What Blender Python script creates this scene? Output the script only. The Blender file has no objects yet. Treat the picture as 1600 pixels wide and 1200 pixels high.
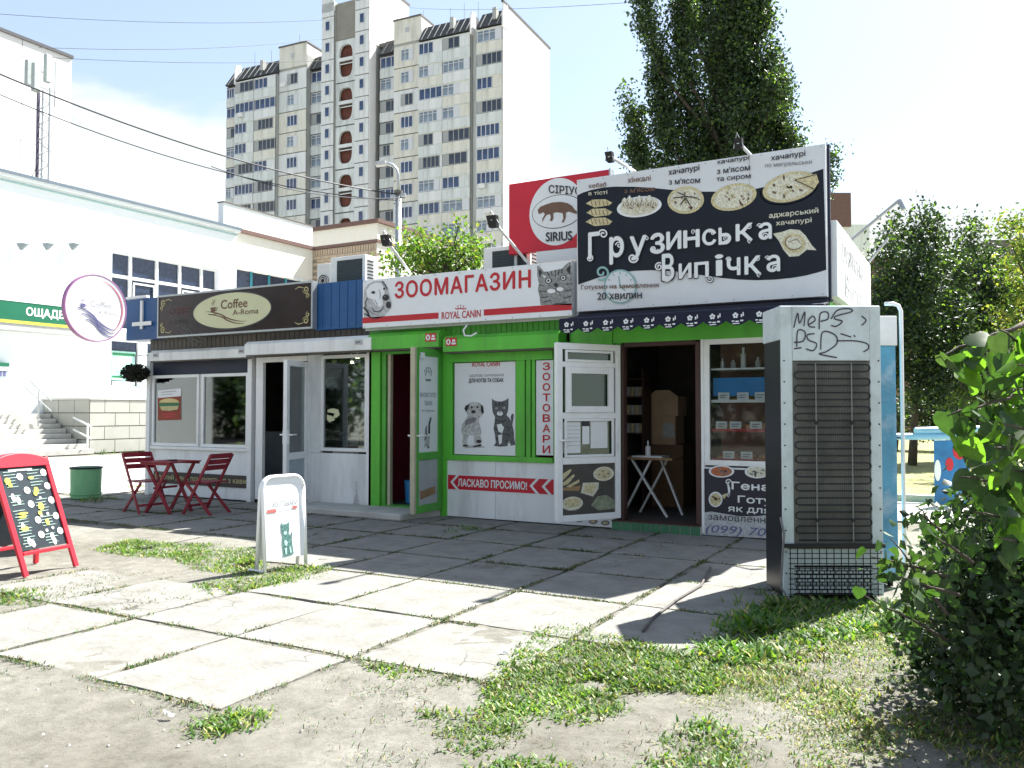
import bpy, math, random
import numpy as np
from mathutils import Vector, Matrix
random.seed(7); RNG = np.random.default_rng(7)
sc = bpy.context.scene
COL = sc.collection
R = math.radians
# ------------------------------------------------------------------ camera, sky, sun, exposure
H = 1.42; F = 1310.0; HD = R(29.1); PITCH = math.atan(42 / F)
cam_d = bpy.data.cameras.new('camera'); cam = bpy.data.objects.new('camera', cam_d); COL.objects.link(cam)
cam.location = (0, 0, H); cam.rotation_euler = (R(90) + PITCH, 0, HD)
cam_d.sensor_width = 36; cam_d.lens = F / 1600 * 36; cam_d.clip_start = .05; cam_d.clip_end = 3000
sc.camera = cam
SUN_DIR = Vector((.33, .944, 0)).normalized(); SUN_EL = R(50.8)
world = bpy.data.worlds.new('World'); sc.world = world; world.use_nodes = True
wn = world.node_tree; wn.nodes.clear()
sky = wn.nodes.new('ShaderNodeTexSky'); sky.sky_type = 'NISHITA'; sky.sun_disc = False
sky.sun_elevation = SUN_EL; sky.sun_rotation = math.atan2(SUN_DIR.x, SUN_DIR.y)
sky.air_density = 1.0; sky.dust_density = .8; sky.ozone_density = 1.0
SKY_STRENGTH = .07
bg = wn.nodes.new('ShaderNodeBackground'); bg.inputs[1].default_value = SKY_STRENGTH
wo = wn.nodes.new('ShaderNodeOutputWorld')
tc = wn.nodes.new('ShaderNodeTexCoord'); sep = wn.nodes.new('ShaderNodeSeparateXYZ')
wn.links.new(tc.outputs['Generated'], sep.inputs[0])
mp = wn.nodes.new('ShaderNodeMapping'); mp.inputs['Scale'].default_value = (1.6, 1.6, 4.5); mp.inputs['Location'].default_value = (.35, .2, .1)
wn.links.new(tc.outputs['Generated'], mp.inputs[0])
nz = wn.nodes.new('ShaderNodeTexNoise'); nz.inputs['Scale'].default_value = 1.6; nz.inputs['Detail'].default_value = 7; nz.inputs['Roughness'].default_value = .55
wn.links.new(mp.outputs[0], nz.inputs['Vector'])
lowm = wn.nodes.new('ShaderNodeMapRange'); lowm.inputs['From Min'].default_value = .42; lowm.inputs['From Max'].default_value = .17
lowm.inputs['To Min'].default_value = -.14; lowm.inputs['To Max'].default_value = .28
wn.links.new(sep.outputs['Z'], lowm.inputs['Value'])
addm = wn.nodes.new('ShaderNodeMath'); addm.operation = 'ADD'
wn.links.new(nz.outputs['Fac'], addm.inputs[0]); wn.links.new(lowm.outputs[0], addm.inputs[1])
crm = wn.nodes.new('ShaderNodeMapRange'); crm.inputs['From Min'].default_value = .53; crm.inputs['From Max'].default_value = .68; crm.interpolation_type = 'SMOOTHSTEP'; crm.inputs['To Min'].default_value = .28
wn.links.new(addm.outputs[0], crm.inputs['Value'])
mixc = wn.nodes.new('ShaderNodeMix'); mixc.data_type = 'RGBA'; mixc.inputs[7].default_value = (4.2, 4.45, 4.5, 1)
wn.links.new(crm.outputs[0], mixc.inputs[0]); wn.links.new(sky.outputs[0], mixc.inputs[6]); wn.links.new(mixc.outputs[2], bg.inputs[0])
wn.links.new(bg.outputs[0], wo.inputs[0])
sun_d = bpy.data.lights.new('sun', 'SUN'); sun = bpy.data.objects.new('sun', sun_d); COL.objects.link(sun)
sun_d.energy = 5.0; sun_d.angle = R(.53); sun_d.color = (1.0, .975, .92)
sv = Vector((SUN_DIR.x * math.cos(SUN_EL), SUN_DIR.y * math.cos(SUN_EL), math.sin(SUN_EL)))
sun.rotation_euler = sv.to_track_quat('Z', 'Y').to_euler(); sun.location = (5, 10, 30)
sc.view_settings.view_transform = 'Standard'; sc.view_settings.look = 'None'
sc.view_settings.exposure = 1.83; sc.view_settings.gamma = 1; sc.view_settings.use_curve_mapping = False
sc.render.engine = 'CYCLES'
sc.cycles.max_bounces = 8; sc.cycles.transparent_max_bounces = 12
sc.cycles.use_denoising = True

# ------------------------------------------------------------------ survey helpers: bearings taken in the photograph, intersected with real planes
cp, sp = math.cos(PITCH), math.sin(PITCH); ch, sh = math.cos(HD), math.sin(HD)
def ray(px, py):
    x = (px - 800) / F; y = -(py - 600) / F
    f = cp - y * sp; u = sp + y * cp
    return (ch * x - sh * f, sh * x + ch * f, u)
def G(px, py, z=0.0):
    r = ray(px, py); t = (z - H) / r[2]; return (r[0] * t, r[1] * t)
def FY(px, py, Y=9.5):
    r = ray(px, py); t = Y / r[1]; return (r[0] * t, H + r[2] * t)
def FX(px, py, X):
    r = ray(px, py); t = X / r[0]; return (r[1] * t, H + r[2] * t)
def P3(px, py, f):
    r = ray(px, py); return Vector((r[0] * f, r[1] * f, H + r[2] * f))
def x_at(px, Y=9.5): return FY(px, 600, Y)[0]
def z_at(px, py, Y=9.5): return FY(px, py, Y)[1]

# ------------------------------------------------------------------ materials
MATS = {}
def mat(name, col, rough=.7, var=.12, scale=6.0, bump=.0, metal=0.0, spec=.4, dirt=None, dirt_amt=.5, dirt_scale=1.5, emit=None, streak=False, coord='Object'):
    if name in MATS: return MATS[name]
    m = bpy.data.materials.new(name); m.use_nodes = True; nt = m.node_tree; b = nt.nodes['Principled BSDF']
    b.inputs['Roughness'].default_value = rough; b.inputs['Metallic'].default_value = metal
    b.inputs['Specular IOR Level'].default_value = spec
    t = nt.nodes.new('ShaderNodeTexCoord'); mpn = nt.nodes.new('ShaderNodeMapping')
    nt.links.new(t.outputs[coord], mpn.inputs[0])
    if streak: mpn.inputs['Scale'].default_value = (1, 1, .18)
    n = nt.nodes.new('ShaderNodeTexNoise'); n.inputs['Scale'].default_value = scale; n.inputs['Detail'].default_value = 6; n.inputs['Roughness'].default_value = .62
    nt.links.new(mpn.outputs[0], n.inputs['Vector'])
    mr = nt.nodes.new('ShaderNodeMapRange'); mr.inputs['From Min'].default_value = .3; mr.inputs['From Max'].default_value = .7
    mr.inputs['To Min'].default_value = 1 - var; mr.inputs['To Max'].default_value = 1 + var
    nt.links.new(n.outputs['Fac'], mr.inputs['Value'])
    mul = nt.nodes.new('ShaderNodeVectorMath'); mul.operation = 'SCALE'; mul.inputs[0].default_value = col[:3]
    nt.links.new(mr.outputs[0], mul.inputs['Scale']); out = mul.outputs[0]
    if dirt:
        n2 = nt.nodes.new('ShaderNodeTexNoise'); n2.inputs['Scale'].default_value = dirt_scale; n2.inputs['Detail'].default_value = 9; n2.inputs['Roughness'].default_value = .7
        nt.links.new(mpn.outputs[0], n2.inputs['Vector'])
        m2 = nt.nodes.new('ShaderNodeMapRange'); m2.inputs['From Min'].default_value = .48; m2.inputs['From Max'].default_value = .72; m2.inputs['To Max'].default_value = dirt_amt
        nt.links.new(n2.outputs['Fac'], m2.inputs['Value'])
        mx = nt.nodes.new('ShaderNodeMix'); mx.data_type = 'RGBA'; mx.inputs[7].default_value = (*dirt, 1)
        nt.links.new(m2.outputs[0], mx.inputs[0]); nt.links.new(out, mx.inputs[6]); out = mx.outputs[2]
    nt.links.new(out, b.inputs['Base Color'])
    if bump:
        bp = nt.nodes.new('ShaderNodeBump'); bp.inputs['Strength'].default_value = bump; bp.inputs['Distance'].default_value = .02
        n3 = nt.nodes.new('ShaderNodeTexNoise'); n3.inputs['Scale'].default_value = scale * 5; n3.inputs['Detail'].default_value = 8
        nt.links.new(t.outputs[coord], n3.inputs['Vector']); nt.links.new(n3.outputs['Fac'], bp.inputs['Height']); nt.links.new(bp.outputs[0], b.inputs['Normal'])
    if emit:
        b.inputs['Emission Color'].default_value = (*emit[:3], 1); b.inputs['Emission Strength'].default_value = emit[3]
    MATS[name] = m; return m
def glass_mat(name, tint=(.75, .8, .8), refl=.1):
    m = bpy.data.materials.new(name); m.use_nodes = True; nt = m.node_tree; nt.nodes.clear()
    o = nt.nodes.new('ShaderNodeOutputMaterial'); mx = nt.nodes.new('ShaderNodeMixShader'); tr = nt.nodes.new('ShaderNodeBsdfTransparent'); gl = nt.nodes.new('ShaderNodeBsdfGlossy')
    fr = nt.nodes.new('ShaderNodeFresnel'); fr.inputs[0].default_value = 1.55
    ad = nt.nodes.new('ShaderNodeMath'); ad.operation = 'ADD'; ad.inputs[1].default_value = refl; ad.use_clamp = True
    tr.inputs[0].default_value = (*tint, 1); gl.inputs['Roughness'].default_value = .03; gl.inputs[0].default_value = (.9, .95, .95, 1)
    nt.links.new(fr.outputs[0], ad.inputs[0]); nt.links.new(ad.outputs[0], mx.inputs[0]); nt.links.new(tr.outputs[0], mx.inputs[1]); nt.links.new(gl.outputs[0], mx.inputs[2]); nt.links.new(mx.outputs[0], o.inputs[0])
    MATS[name] = m; return m
def leaf_mat(name, col, trans=.35, rough=.5, var=.3):
    m = bpy.data.materials.new(name); m.use_nodes = True; nt = m.node_tree; b = nt.nodes['Principled BSDF']; o = nt.nodes['Material Output']
    t = nt.nodes.new('ShaderNodeTexCoord'); n = nt.nodes.new('ShaderNodeTexNoise'); n.inputs['Scale'].default_value = 2.3; n.inputs['Detail'].default_value = 3
    nt.links.new(t.outputs['Object'], n.inputs['Vector'])
    mr = nt.nodes.new('ShaderNodeMapRange'); mr.inputs['From Min'].default_value = .3; mr.inputs['From Max'].default_value = .7; mr.inputs['To Min'].default_value = 1 - var; mr.inputs['To Max'].default_value = 1 + var
    nt.links.new(n.outputs['Fac'], mr.inputs['Value'])
    mul = nt.nodes.new('ShaderNodeVectorMath'); mul.operation = 'SCALE'; mul.inputs[0].default_value = col
    nt.links.new(mr.outputs[0], mul.inputs['Scale']); nt.links.new(mul.outputs[0], b.inputs['Base Color'])
    b.inputs['Roughness'].default_value = rough; b.inputs['Specular IOR Level'].default_value = .35
    tl = nt.nodes.new('ShaderNodeBsdfTranslucent')
    mu2 = nt.nodes.new('ShaderNodeVectorMath'); mu2.operation = 'MULTIPLY'; mu2.inputs[1].default_value = (1.5, 1.7, .6)
    nt.links.new(mul.outputs[0], mu2.inputs[0]); nt.links.new(mu2.outputs[0], tl.inputs[0])
    mx = nt.nodes.new('ShaderNodeMixShader'); mx.inputs[0].default_value = trans
    nt.links.new(b.outputs[0], mx.inputs[1]); nt.links.new(tl.outputs[0], mx.inputs[2]); nt.links.new(mx.outputs[0], o.inputs[0])
    MATS[name] = m; return m

def slab_material():
    m = mat('concrete_slab', (.205, .20, .182), .92, .16, 5.0, bump=.45, dirt=(.115, .108, .09), dirt_amt=.65, dirt_scale=2.6, coord='Object'); nt = m.node_tree; b = nt.nodes['Principled BSDF']
    src = b.inputs['Base Color'].links[0].from_socket; t = next(n for n in nt.nodes if n.type == 'TEX_COORD')
    geo = nt.nodes.new('ShaderNodeNewGeometry')
    for (sc_, w_, strength) in ((.9, .006, .75), (2.2, .010, .35)):
        n = nt.nodes.new('ShaderNodeTexNoise'); n.inputs['Scale'].default_value = 3; nt.links.new(geo.outputs['Position'], n.inputs['Vector'])
        ad = nt.nodes.new('ShaderNodeVectorMath'); ad.operation = 'MULTIPLY_ADD'; ad.inputs[1].default_value = (.35, .35, .35); nt.links.new(n.outputs['Color'], ad.inputs[0]); nt.links.new(geo.outputs['Position'], ad.inputs[2])
        v = nt.nodes.new('ShaderNodeTexVoronoi'); v.feature = 'DISTANCE_TO_EDGE'; v.inputs['Scale'].default_value = sc_; nt.links.new(ad.outputs[0], v.inputs['Vector'])
        n2 = nt.nodes.new('ShaderNodeTexNoise'); n2.inputs['Scale'].default_value = .8; nt.links.new(geo.outputs['Position'], n2.inputs['Vector'])
        r = nt.nodes.new('ShaderNodeMapRange'); r.inputs['From Min'].default_value = w_ * .4; r.inputs['From Max'].default_value = w_; r.inputs['To Min'].default_value = strength; r.inputs['To Max'].default_value = 0; nt.links.new(v.outputs['Distance'], r.inputs['Value'])
        g = nt.nodes.new('ShaderNodeMapRange'); g.inputs['From Min'].default_value = .5; g.inputs['From Max'].default_value = .58; nt.links.new(n2.outputs['Fac'], g.inputs['Value'])
        mu = nt.nodes.new('ShaderNodeMath'); mu.operation = 'MULTIPLY'; nt.links.new(r.outputs[0], mu.inputs[0]); nt.links.new(g.outputs[0], mu.inputs[1])
        mx = nt.nodes.new('ShaderNodeMix'); mx.data_type = 'RGBA'; mx.inputs[7].default_value = (.05, .05, .042, 1); nt.links.new(mu.outputs[0], mx.inputs[0]); nt.links.new(src, mx.inputs[6]); src = mx.outputs[2]
    nt.links.new(src, b.inputs['Base Color'])
    # position-based mottling so that no two slabs look alike
    for n in nt.nodes:
        if n.type == 'MAPPING':
            for l in list(n.inputs[0].links): nt.links.remove(l)
            nt.links.new(geo.outputs['Position'], n.inputs[0])
    return m
white_pvc = mat('white_pvc', (.82, .83, .83), .4, .06, 3, dirt=(.35, .35, .33), dirt_amt=.35, dirt_scale=3)
white_sheet = mat('white_sheet_metal', (.80, .82, .83), .5, .07, 2, bump=.1, dirt=(.34, .34, .31), dirt_amt=.6, dirt_scale=2.8, streak=True)
shutter_white = mat('shutter_white', (.74, .75, .74), .5, .08, 4, dirt=(.3, .29, .26), dirt_amt=.5, dirt_scale=3, streak=True)
green = mat('green_paint', (.11, .50, .05), .42, .12, 2.5, bump=.08, dirt=(.09, .24, .06), dirt_amt=.6, dirt_scale=3.2, streak=True)
green_dk = mat('green_paint_worn', (.085, .38, .05), .5, .15, 4, dirt=(.12, .2, .08), dirt_amt=.5)
siding = mat('grey_siding', (.12, .11, .10), .6, .12, 5)
navy = mat('navy_sheet', (.008, .012, .035), .5, .1, 3)
blue_metal = mat('blue_sheet_metal', (.015, .085, .24), .4, .12, 2, dirt=(.02, .06, .14), dirt_amt=.5)
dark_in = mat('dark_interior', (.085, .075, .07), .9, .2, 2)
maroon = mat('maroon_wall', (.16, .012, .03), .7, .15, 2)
black = mat('black_rubber', (.012, .012, .014), .6, .1, 5)
navy_cloth = mat('navy_cloth', (.010, .012, .032), .8, .15, 8)
sign_white = mat('sign_vinyl_white', (.78, .80, .83), .45, .05, 1.5, bump=.12, dirt=(.45, .46, .48), dirt_amt=.3)
sign_grey = mat('sign_vinyl_grey', (.66, .68, .71), .45, .05, 1.5, dirt=(.38, .4, .42), dirt_amt=.3)
sign_dark = mat('sign_vinyl_slate', (.012, .016, .026), .45, .12, 1.2, spec=.2)
sign_red = mat('sign_vinyl_red', (.55, .015, .035), .4, .08, 2)
ink_red = mat('ink_red', (.5, .02, .03), .5, .05)
ink_dark = mat('ink_dark', (.03, .028, .035), .5, .05)
ink_grey = mat('ink_grey', (.2, .2, .21), .5, .3, 30)
ink_lgrey = mat('ink_light_grey', (.45, .46, .47), .5, .25, 30)
ink_white = mat('ink_white', (.75, .77, .78), .5, .04)
ink_brown = mat('ink_brown', (.16, .09, .06), .6, .1)
ink_cream = mat('ink_cream', (.60, .60, .38), .45, .06, 2)
ink_gold = mat('ink_gold', (.50, .45, .22), .5, .1)
ink_food = mat('ink_food', (.55, .48, .28), .5, .45, 45)
ink_food2 = mat('ink_food_pale', (.62, .60, .48), .5, .4, 60)
ink_teal = mat('ink_teal', (.25, .42, .42), .5, .1)
ink_green = mat('ink_green', (.02, .15, .06), .5, .1)
sign_brown = mat('sign_dark_brown', (.028, .016, .018), .22, .35, 1.5, spec=.35)
glass = glass_mat('shop_glass', (.62, .66, .66), .12)
door_glass = glass_mat('door_glass', (.30, .36, .33), .03)
glass_clear = glass_mat('display_glass', (.88, .9, .9), -.02)
dark_glass = mat('dark_window_glass', (.02, .035, .075), .06, .5, 9, spec=.8)
red_paint = mat('red_wood_paint', (.24, .015, .03), .5, .2, 6, bump=.15)
red_board = mat('red_board_paint', (.60, .03, .05), .45, .12, 5)
steel = mat('galvanised_steel', (.42, .44, .45), .4, .1, 10, metal=.6)
ac_white = mat('ac_casing', (.75, .76, .73), .5, .07, 3, dirt=(.35, .33, .28), dirt_amt=.5)
bank_white = mat('bank_render_white', (.80, .84, .86), .8, .03, .6, dirt=(.62, .66, .68), dirt_amt=.3, dirt_scale=.6)
cream_wall = mat('cream_render', (.80, .78, .70), .85, .06, .8, dirt=(.5, .44, .34), dirt_amt=.35, dirt_scale=.8)
brick_m = mat('yellow_brick', (.42, .33, .24), .85, .2, 3, bump=.2)
mortar_m = mat('mortar', (.2, .17, .14), .9, .1)
brown_trim = mat('brown_trim', (.15, .085, .07), .6, .1)
panel_tile = mat('plinth_tile', (.40, .40, .36), .8, .1, 3, dirt=(.25, .24, .2), dirt_amt=.4)
concrete = slab_material()
step_conc = mat('step_concrete', (.45, .44, .41), .85, .15, 4, bump=.2, dirt=(.25, .24, .22), dirt_amt=.4)
apt_pan = [mat('apartment_panel_grey', (.66, .70, .67), .85, .12, .8, dirt=(.25, .26, .23), dirt_amt=.6, dirt_scale=1.1, streak=True),
           mat('apartment_panel_beige', (.70, .69, .60), .85, .1, .8, dirt=(.33, .31, .25), dirt_amt=.6, dirt_scale=1.1, streak=True),
           mat('apartment_panel_pale', (.72, .74, .72), .85, .1, .8, dirt=(.36, .37, .35), dirt_amt=.5, dirt_scale=1.1, streak=True)]
apt_seam = mat('apartment_seam', (.07, .07, .065), .9, .2)
apt_core = mat('apartment_joint', (.40, .41, .39), .9, .15)
apt_side = mat('apartment_end_wall', (.82, .80, .78), .85, .05, .4)
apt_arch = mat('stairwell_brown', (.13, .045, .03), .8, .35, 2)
slate = mat('slate_roof', (.06, .062, .065), .75, .25, 2.5)
wood = mat('plywood', (.32, .2, .1), .7, .2, 5)
card = mat('cardboard', (.50, .36, .24), .8, .12, 6)
tile_green = mat('green_tile', (.05, .17, .09), .35, .15, 4)
wire_m = mat('cable_black', (.02, .025, .035), .6, .05)
bark = mat('bark', (.07, .055, .045), .9, .3, 12, bump=.5)

# ------------------------------------------------------------------ geometry helpers
W = {}
def tag(o, label=None, cat=None, group=None, kind=None):
    if label: o['label'] = label
    if cat: o['category'] = cat
    if group: o['group'] = group
    if kind: o['kind'] = kind
    return o
def thing(name, label, cat, loc=(0, 0, 0), rz=0, group=None, local=False):
    o = bpy.data.objects.new(name, None); COL.objects.link(o); o.empty_display_size = .2
    o.location = loc; o.rotation_euler = (0, 0, rz); tag(o, label, cat, group)
    W[o.name] = Vector((0, 0, 0)) if local else Vector(loc); return o
class MB:
    def __init__(s): s.v = []; s.f = []; s.m = []; s.mi = 0
    def add(s, vs, fs):
        n = len(s.v); s.v += [tuple(v) for v in vs]; s.f += [tuple(i + n for i in f) for f in fs]; s.m += [s.mi] * len(fs); return s
    def box(s, x0, x1, y0, y1, z0, z1):
        if x0 > x1: x0, x1 = x1, x0
        if y0 > y1: y0, y1 = y1, y0
        if z0 > z1: z0, z1 = z1, z0
        return s.add([(x0, y0, z0), (x1, y0, z0), (x1, y1, z0), (x0, y1, z0), (x0, y0, z1), (x1, y0, z1), (x1, y1, z1), (x0, y1, z1)],
                     [(0, 3, 2, 1), (4, 5, 6, 7), (0, 1, 5, 4), (1, 2, 6, 5), (2, 3, 7, 6), (3, 0, 4, 7)])
    def beam(s, a, b, w, d, up=(0, 0, 1)):
        a = Vector(a); b = Vector(b); t = (b - a).normalized(); up = Vector(up)
        if abs(t.dot(up)) > .95: up = Vector((0, 1, 0))
        u = t.cross(up).normalized() * w / 2; v = t.cross(u).normalized() * d / 2
        vs = [p + i * u + j * v for p in (a, b) for i, j in ((-1, -1), (1, -1), (1, 1), (-1, 1))]
        return s.add(vs, [(0, 1, 2, 3), (7, 6, 5, 4), (0, 4, 5, 1), (1, 5, 6, 2), (2, 6, 7, 3), (3, 7, 4, 0)])
    def tube(s, pts, r, n=8, r2=None, caps=True):
        pts = [Vector(p) for p in pts]; k = len(pts); rings = []; base = len(s.v)
        ref = Vector((0, 0, 1)); t0 = (pts[1] - pts[0]).normalized()
        if abs(t0.dot(ref)) > .9: ref = Vector((1, 0, 0))
        u = t0.cross(ref).normalized()
        vs = []
        for i, p in enumerate(pts):
            t = (pts[min(i + 1, k - 1)] - pts[max(i - 1, 0)]).normalized()
            u = (u - t * u.dot(t)).normalized(); w = t.cross(u)
            rr = r + ((r2 if r2 is not None else r) - r) * i / (k - 1)
            vs += [p + (u * math.cos(2 * math.pi * j / n) + w * math.sin(2 * math.pi * j / n)) * rr for j in range(n)]
        fs = [(i * n + j, i * n + (j + 1) % n, (i + 1) * n + (j + 1) % n, (i + 1) * n + j) for i in range(k - 1) for j in range(n)]
        if caps: fs += [tuple(range(n))[::-1], tuple((k - 1) * n + j for j in range(n))]
        return s.add(vs, fs)
    def cyl(s, a, b, r, n=16, r2=None): return s.tube([a, b], r, n, r2)
    def prism(s, pts, d):           # pts: 3D polygon, d: extrusion vector
        d = Vector(d); n = len(pts); a = [Vector(p) for p in pts]; b = [p + d for p in a]
        return s.add(a + b, [tuple(range(n)), tuple(range(2 * n - 1, n - 1, -1))] + [(i, (i + 1) % n, n + (i + 1) % n, n + i)[::-1] for i in range(n)])
    def poly(s, pts): return s.add(pts, [tuple(range(len(pts)))])
    def build(s, name, m, parent=None, at=(0, 0, 0), smooth=False, bevel=0):
        me = bpy.data.meshes.new(name); me.from_pydata(s.v, [], s.f); me.update()
        ms = m if isinstance(m, (list, tuple)) else [m]
        for q in ms: me.materials.append(q)
        if len(ms) > 1: me.polygons.foreach_set('material_index', s.m)
        if smooth: me.polygons.foreach_set('use_smooth', [True] * len(me.polygons))
        return put(name, me, parent, at, bevel)
def put(name, me, parent=None, at=(0, 0, 0), bevel=0, rz=0):
    o = bpy.data.objects.new(name, me); COL.objects.link(o); at = Vector(at)
    o.location = at - (W[parent.name] if parent else Vector((0, 0, 0)))
    if rz: o.rotation_euler = (0, 0, rz)
    if parent: o.parent = parent
    W[o.name] = at
    if bevel:
        b = o.modifiers.new('bevel', 'BEVEL'); b.width = bevel; b.segments = 2; b.limit_method = 'ANGLE'
    return o
def fix_normals(me):
    import bmesh
    bm = bmesh.new(); bm.from_mesh(me); bmesh.ops.recalc_face_normals(bm, faces=bm.faces); bm.to_mesh(me); bm.free()

# planes for flat print: 'F' faces -Y (u = x, v = z);   'S' faces +X (u = y, v = z)
def on(plane, c, u, v): return (u, c, v) if plane == 'F' else (c, u, v)
TXT = {}
def text_mesh(body, bold=0.0, shear=0.0, space=1.0):
    key = (body, shear, space)
    if key in TXT: return TXT[key]
    from mathutils.geometry import delaunay_2d_cdt
    cu = bpy.data.curves.new('lettering', 'FONT'); cu.body = body; cu.resolution_u = 3; cu.shear = shear; cu.space_character = space; cu.align_x = 'CENTER'; cu.fill_mode = 'NONE'
    ob = bpy.data.objects.new('t', cu); me = ob.to_mesh()
    P = [Vector((x.co.x, x.co.y)) for x in me.vertices]; Ed = [tuple(e.vertices) for e in me.edges]
    ob.to_mesh_clear(); bpy.data.objects.remove(ob); bpy.data.curves.remove(cu)
    r = delaunay_2d_cdt(P, Ed, [], 0, 1e-6); V = r[0]; T = r[2]
    A = np.array([P[e[0]] for e in Ed]); B = np.array([P[e[1]] for e in Ed]); keep = []
    for t in T:
        c = (V[t[0]] + V[t[1]] + V[t[2]]) / 3
        m = (A[:, 1] > c[1]) != (B[:, 1] > c[1])
        xi = (B[m, 0] - A[m, 0]) * (c[1] - A[m, 1]) / (B[m, 1] - A[m, 1]) + A[m, 0]
        if np.count_nonzero(xi > c[0]) % 2: keep.append(tuple(t))
    TXT[key] = ([(v[0], v[1], 0) for v in V], keep); return TXT[key]
def letters(body, u0, u1, v0, v1, plane, c, m, parent, name='lettering', bold=.0, shear=0, space=1.0, slope=0.0, at=None, tip=0.0):
    v, f = text_mesh(body, 0, shear, space)
    xs = [p[0] for p in v]; ys = [p[1] for p in v]; ax, bx, ay, by = min(xs), max(xs), min(ys), max(ys)
    b = MB(); bd = bold * (v1 - v0) * 1.1; fr = -1 if plane == 'F' else 1
    offs = [(0, 0)] + ([(bd, 0), (-bd, 0), (0, bd), (0, -bd)] if bold else []) + ([(bd * .7, bd * .7), (-bd * .7, bd * .7), (bd * .7, -bd * .7), (-bd * .7, -bd * .7)] if bold > .04 else [])
    for q, (du, dv) in enumerate(offs):
        vs = []
        for p in v:
            u = u0 + (p[0] - ax) / (bx - ax) * (u1 - u0); w = v0 + (p[1] - ay) / (by - ay) * (v1 - v0) + slope * (u - u0)
            vs.append(on(plane, c + fr * .00025 * q, u + du, w + dv))
        b.add(vs, f)
    return b.build(name, m, parent, (0, 0, 0) if at is None else at)
class Sheet:
    """Flat print on a vertical plane; pixel bearings are turned into points of that plane."""
    def __init__(s, plane, c, parent, ox=0, oy=0, k=1.0, front=-1, uv=None, at=(0, 0, 0)):
        s.p = plane; s.c = c; s.par = parent; s.ox = ox; s.oy = oy; s.k = k; s.fr = front; s.uvf = uv; s.at = at
    def uv(s, x, y):
        if s.uvf: return s.uvf(x, y)
        px, py = s.ox + x / s.k, s.oy + y / s.k
        return FY(px, py, s.c) if s.p == 'F' else FX(px, py, s.c)
    def pt(s, x, y, lay=1):
        u, v = s.uv(x, y); return on(s.p, s.c + s.fr * .003 * lay, u, v)
    def poly(s, pts, m, name='print', lay=1):
        b = MB(); P = [s.pt(x, y, lay) for x, y in pts]; b.poly(P); o = b.build(name, m, s.par, s.at)
        return o
    def multi(s, polys, m, name='print', lay=1):
        b = MB()
        for pts in polys: b.poly([s.pt(x, y, lay) for x, y in pts])
        o = b.build(name, m, s.par, s.at)
        if len(polys) > 2: o['kind'] = 'stuff'
        return o
    def ell(s, cx, cy, rx, ry, n=28, rot=0, a0=0, a1=360):
        c_, s_ = math.cos(R(rot)), math.sin(R(rot)); out = []
        for i in range(n):
            a = R(a0 + (a1 - a0) * i / (n if a1 - a0 == 360 else n - 1)); x, y = rx * math.cos(a), ry * math.sin(a); out.append((cx + x * c_ - y * s_, cy + x * s_ + y * c_))
        return out
    def stroke(s, pts, w, closed=False, taper=False):
        out = []; n = len(pts); P = pts + ([pts[0]] if closed else [])
        L = []; Rr = []
        for i, (x, y) in enumerate(P):
            a = P[max(i - 1, 0)]; b = P[min(i + 1, len(P) - 1)]
            if closed and i in (0, len(P) - 1): a = P[-2]; b = P[1]
            dx, dy = b[0] - a[0], b[1] - a[1]; l = math.hypot(dx, dy) or 1; ww = w / 2
            if taper: ww *= .25 + .75 * math.sin(math.pi * min(1, (i + .5) / len(P)))
            L.append((x - dy / l * ww, y + dx / l * ww)); Rr.append((x + dy / l * ww, y - dx / l * ww))
        for i in range(len(P) - 1): out.append([L[i], L[i + 1], Rr[i + 1], Rr[i]])
        return out
    def spiral(s, cx, cy, r0, turns=1.5, a0=0, d=1, n=22):
        return [(cx + r0 * (1 - i / n * .85) * math.cos(R(a0) + d * i / n * turns * 2 * math.pi), cy + r0 * (1 - i / n * .85) * math.sin(R(a0) + d * i / n * turns * 2 * math.pi)) for i in range(n + 1)]
    def letters(s, body, x0, x1, y0, y1, m, lay=2, name='lettering', skew=None, **kw):
        # fit text in the pixel box (x0..x1, y0..y1 measured at its left end); skew = pixel y shift of right end
        u0, vt = s.uv(x0, y0); _, vb = s.uv(x0, y1); u1, vt2 = s.uv(x1, y0 + (skew or 0))
        sl = 0 if skew is None else (vt2 - vt) / (u1 - u0)
        c = s.c + s.fr * .003 * lay
        return letters(body, u0, u1, vb, vt, s.p, c, m, s.par, name, slope=sl, at=s.at, **kw)

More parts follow.
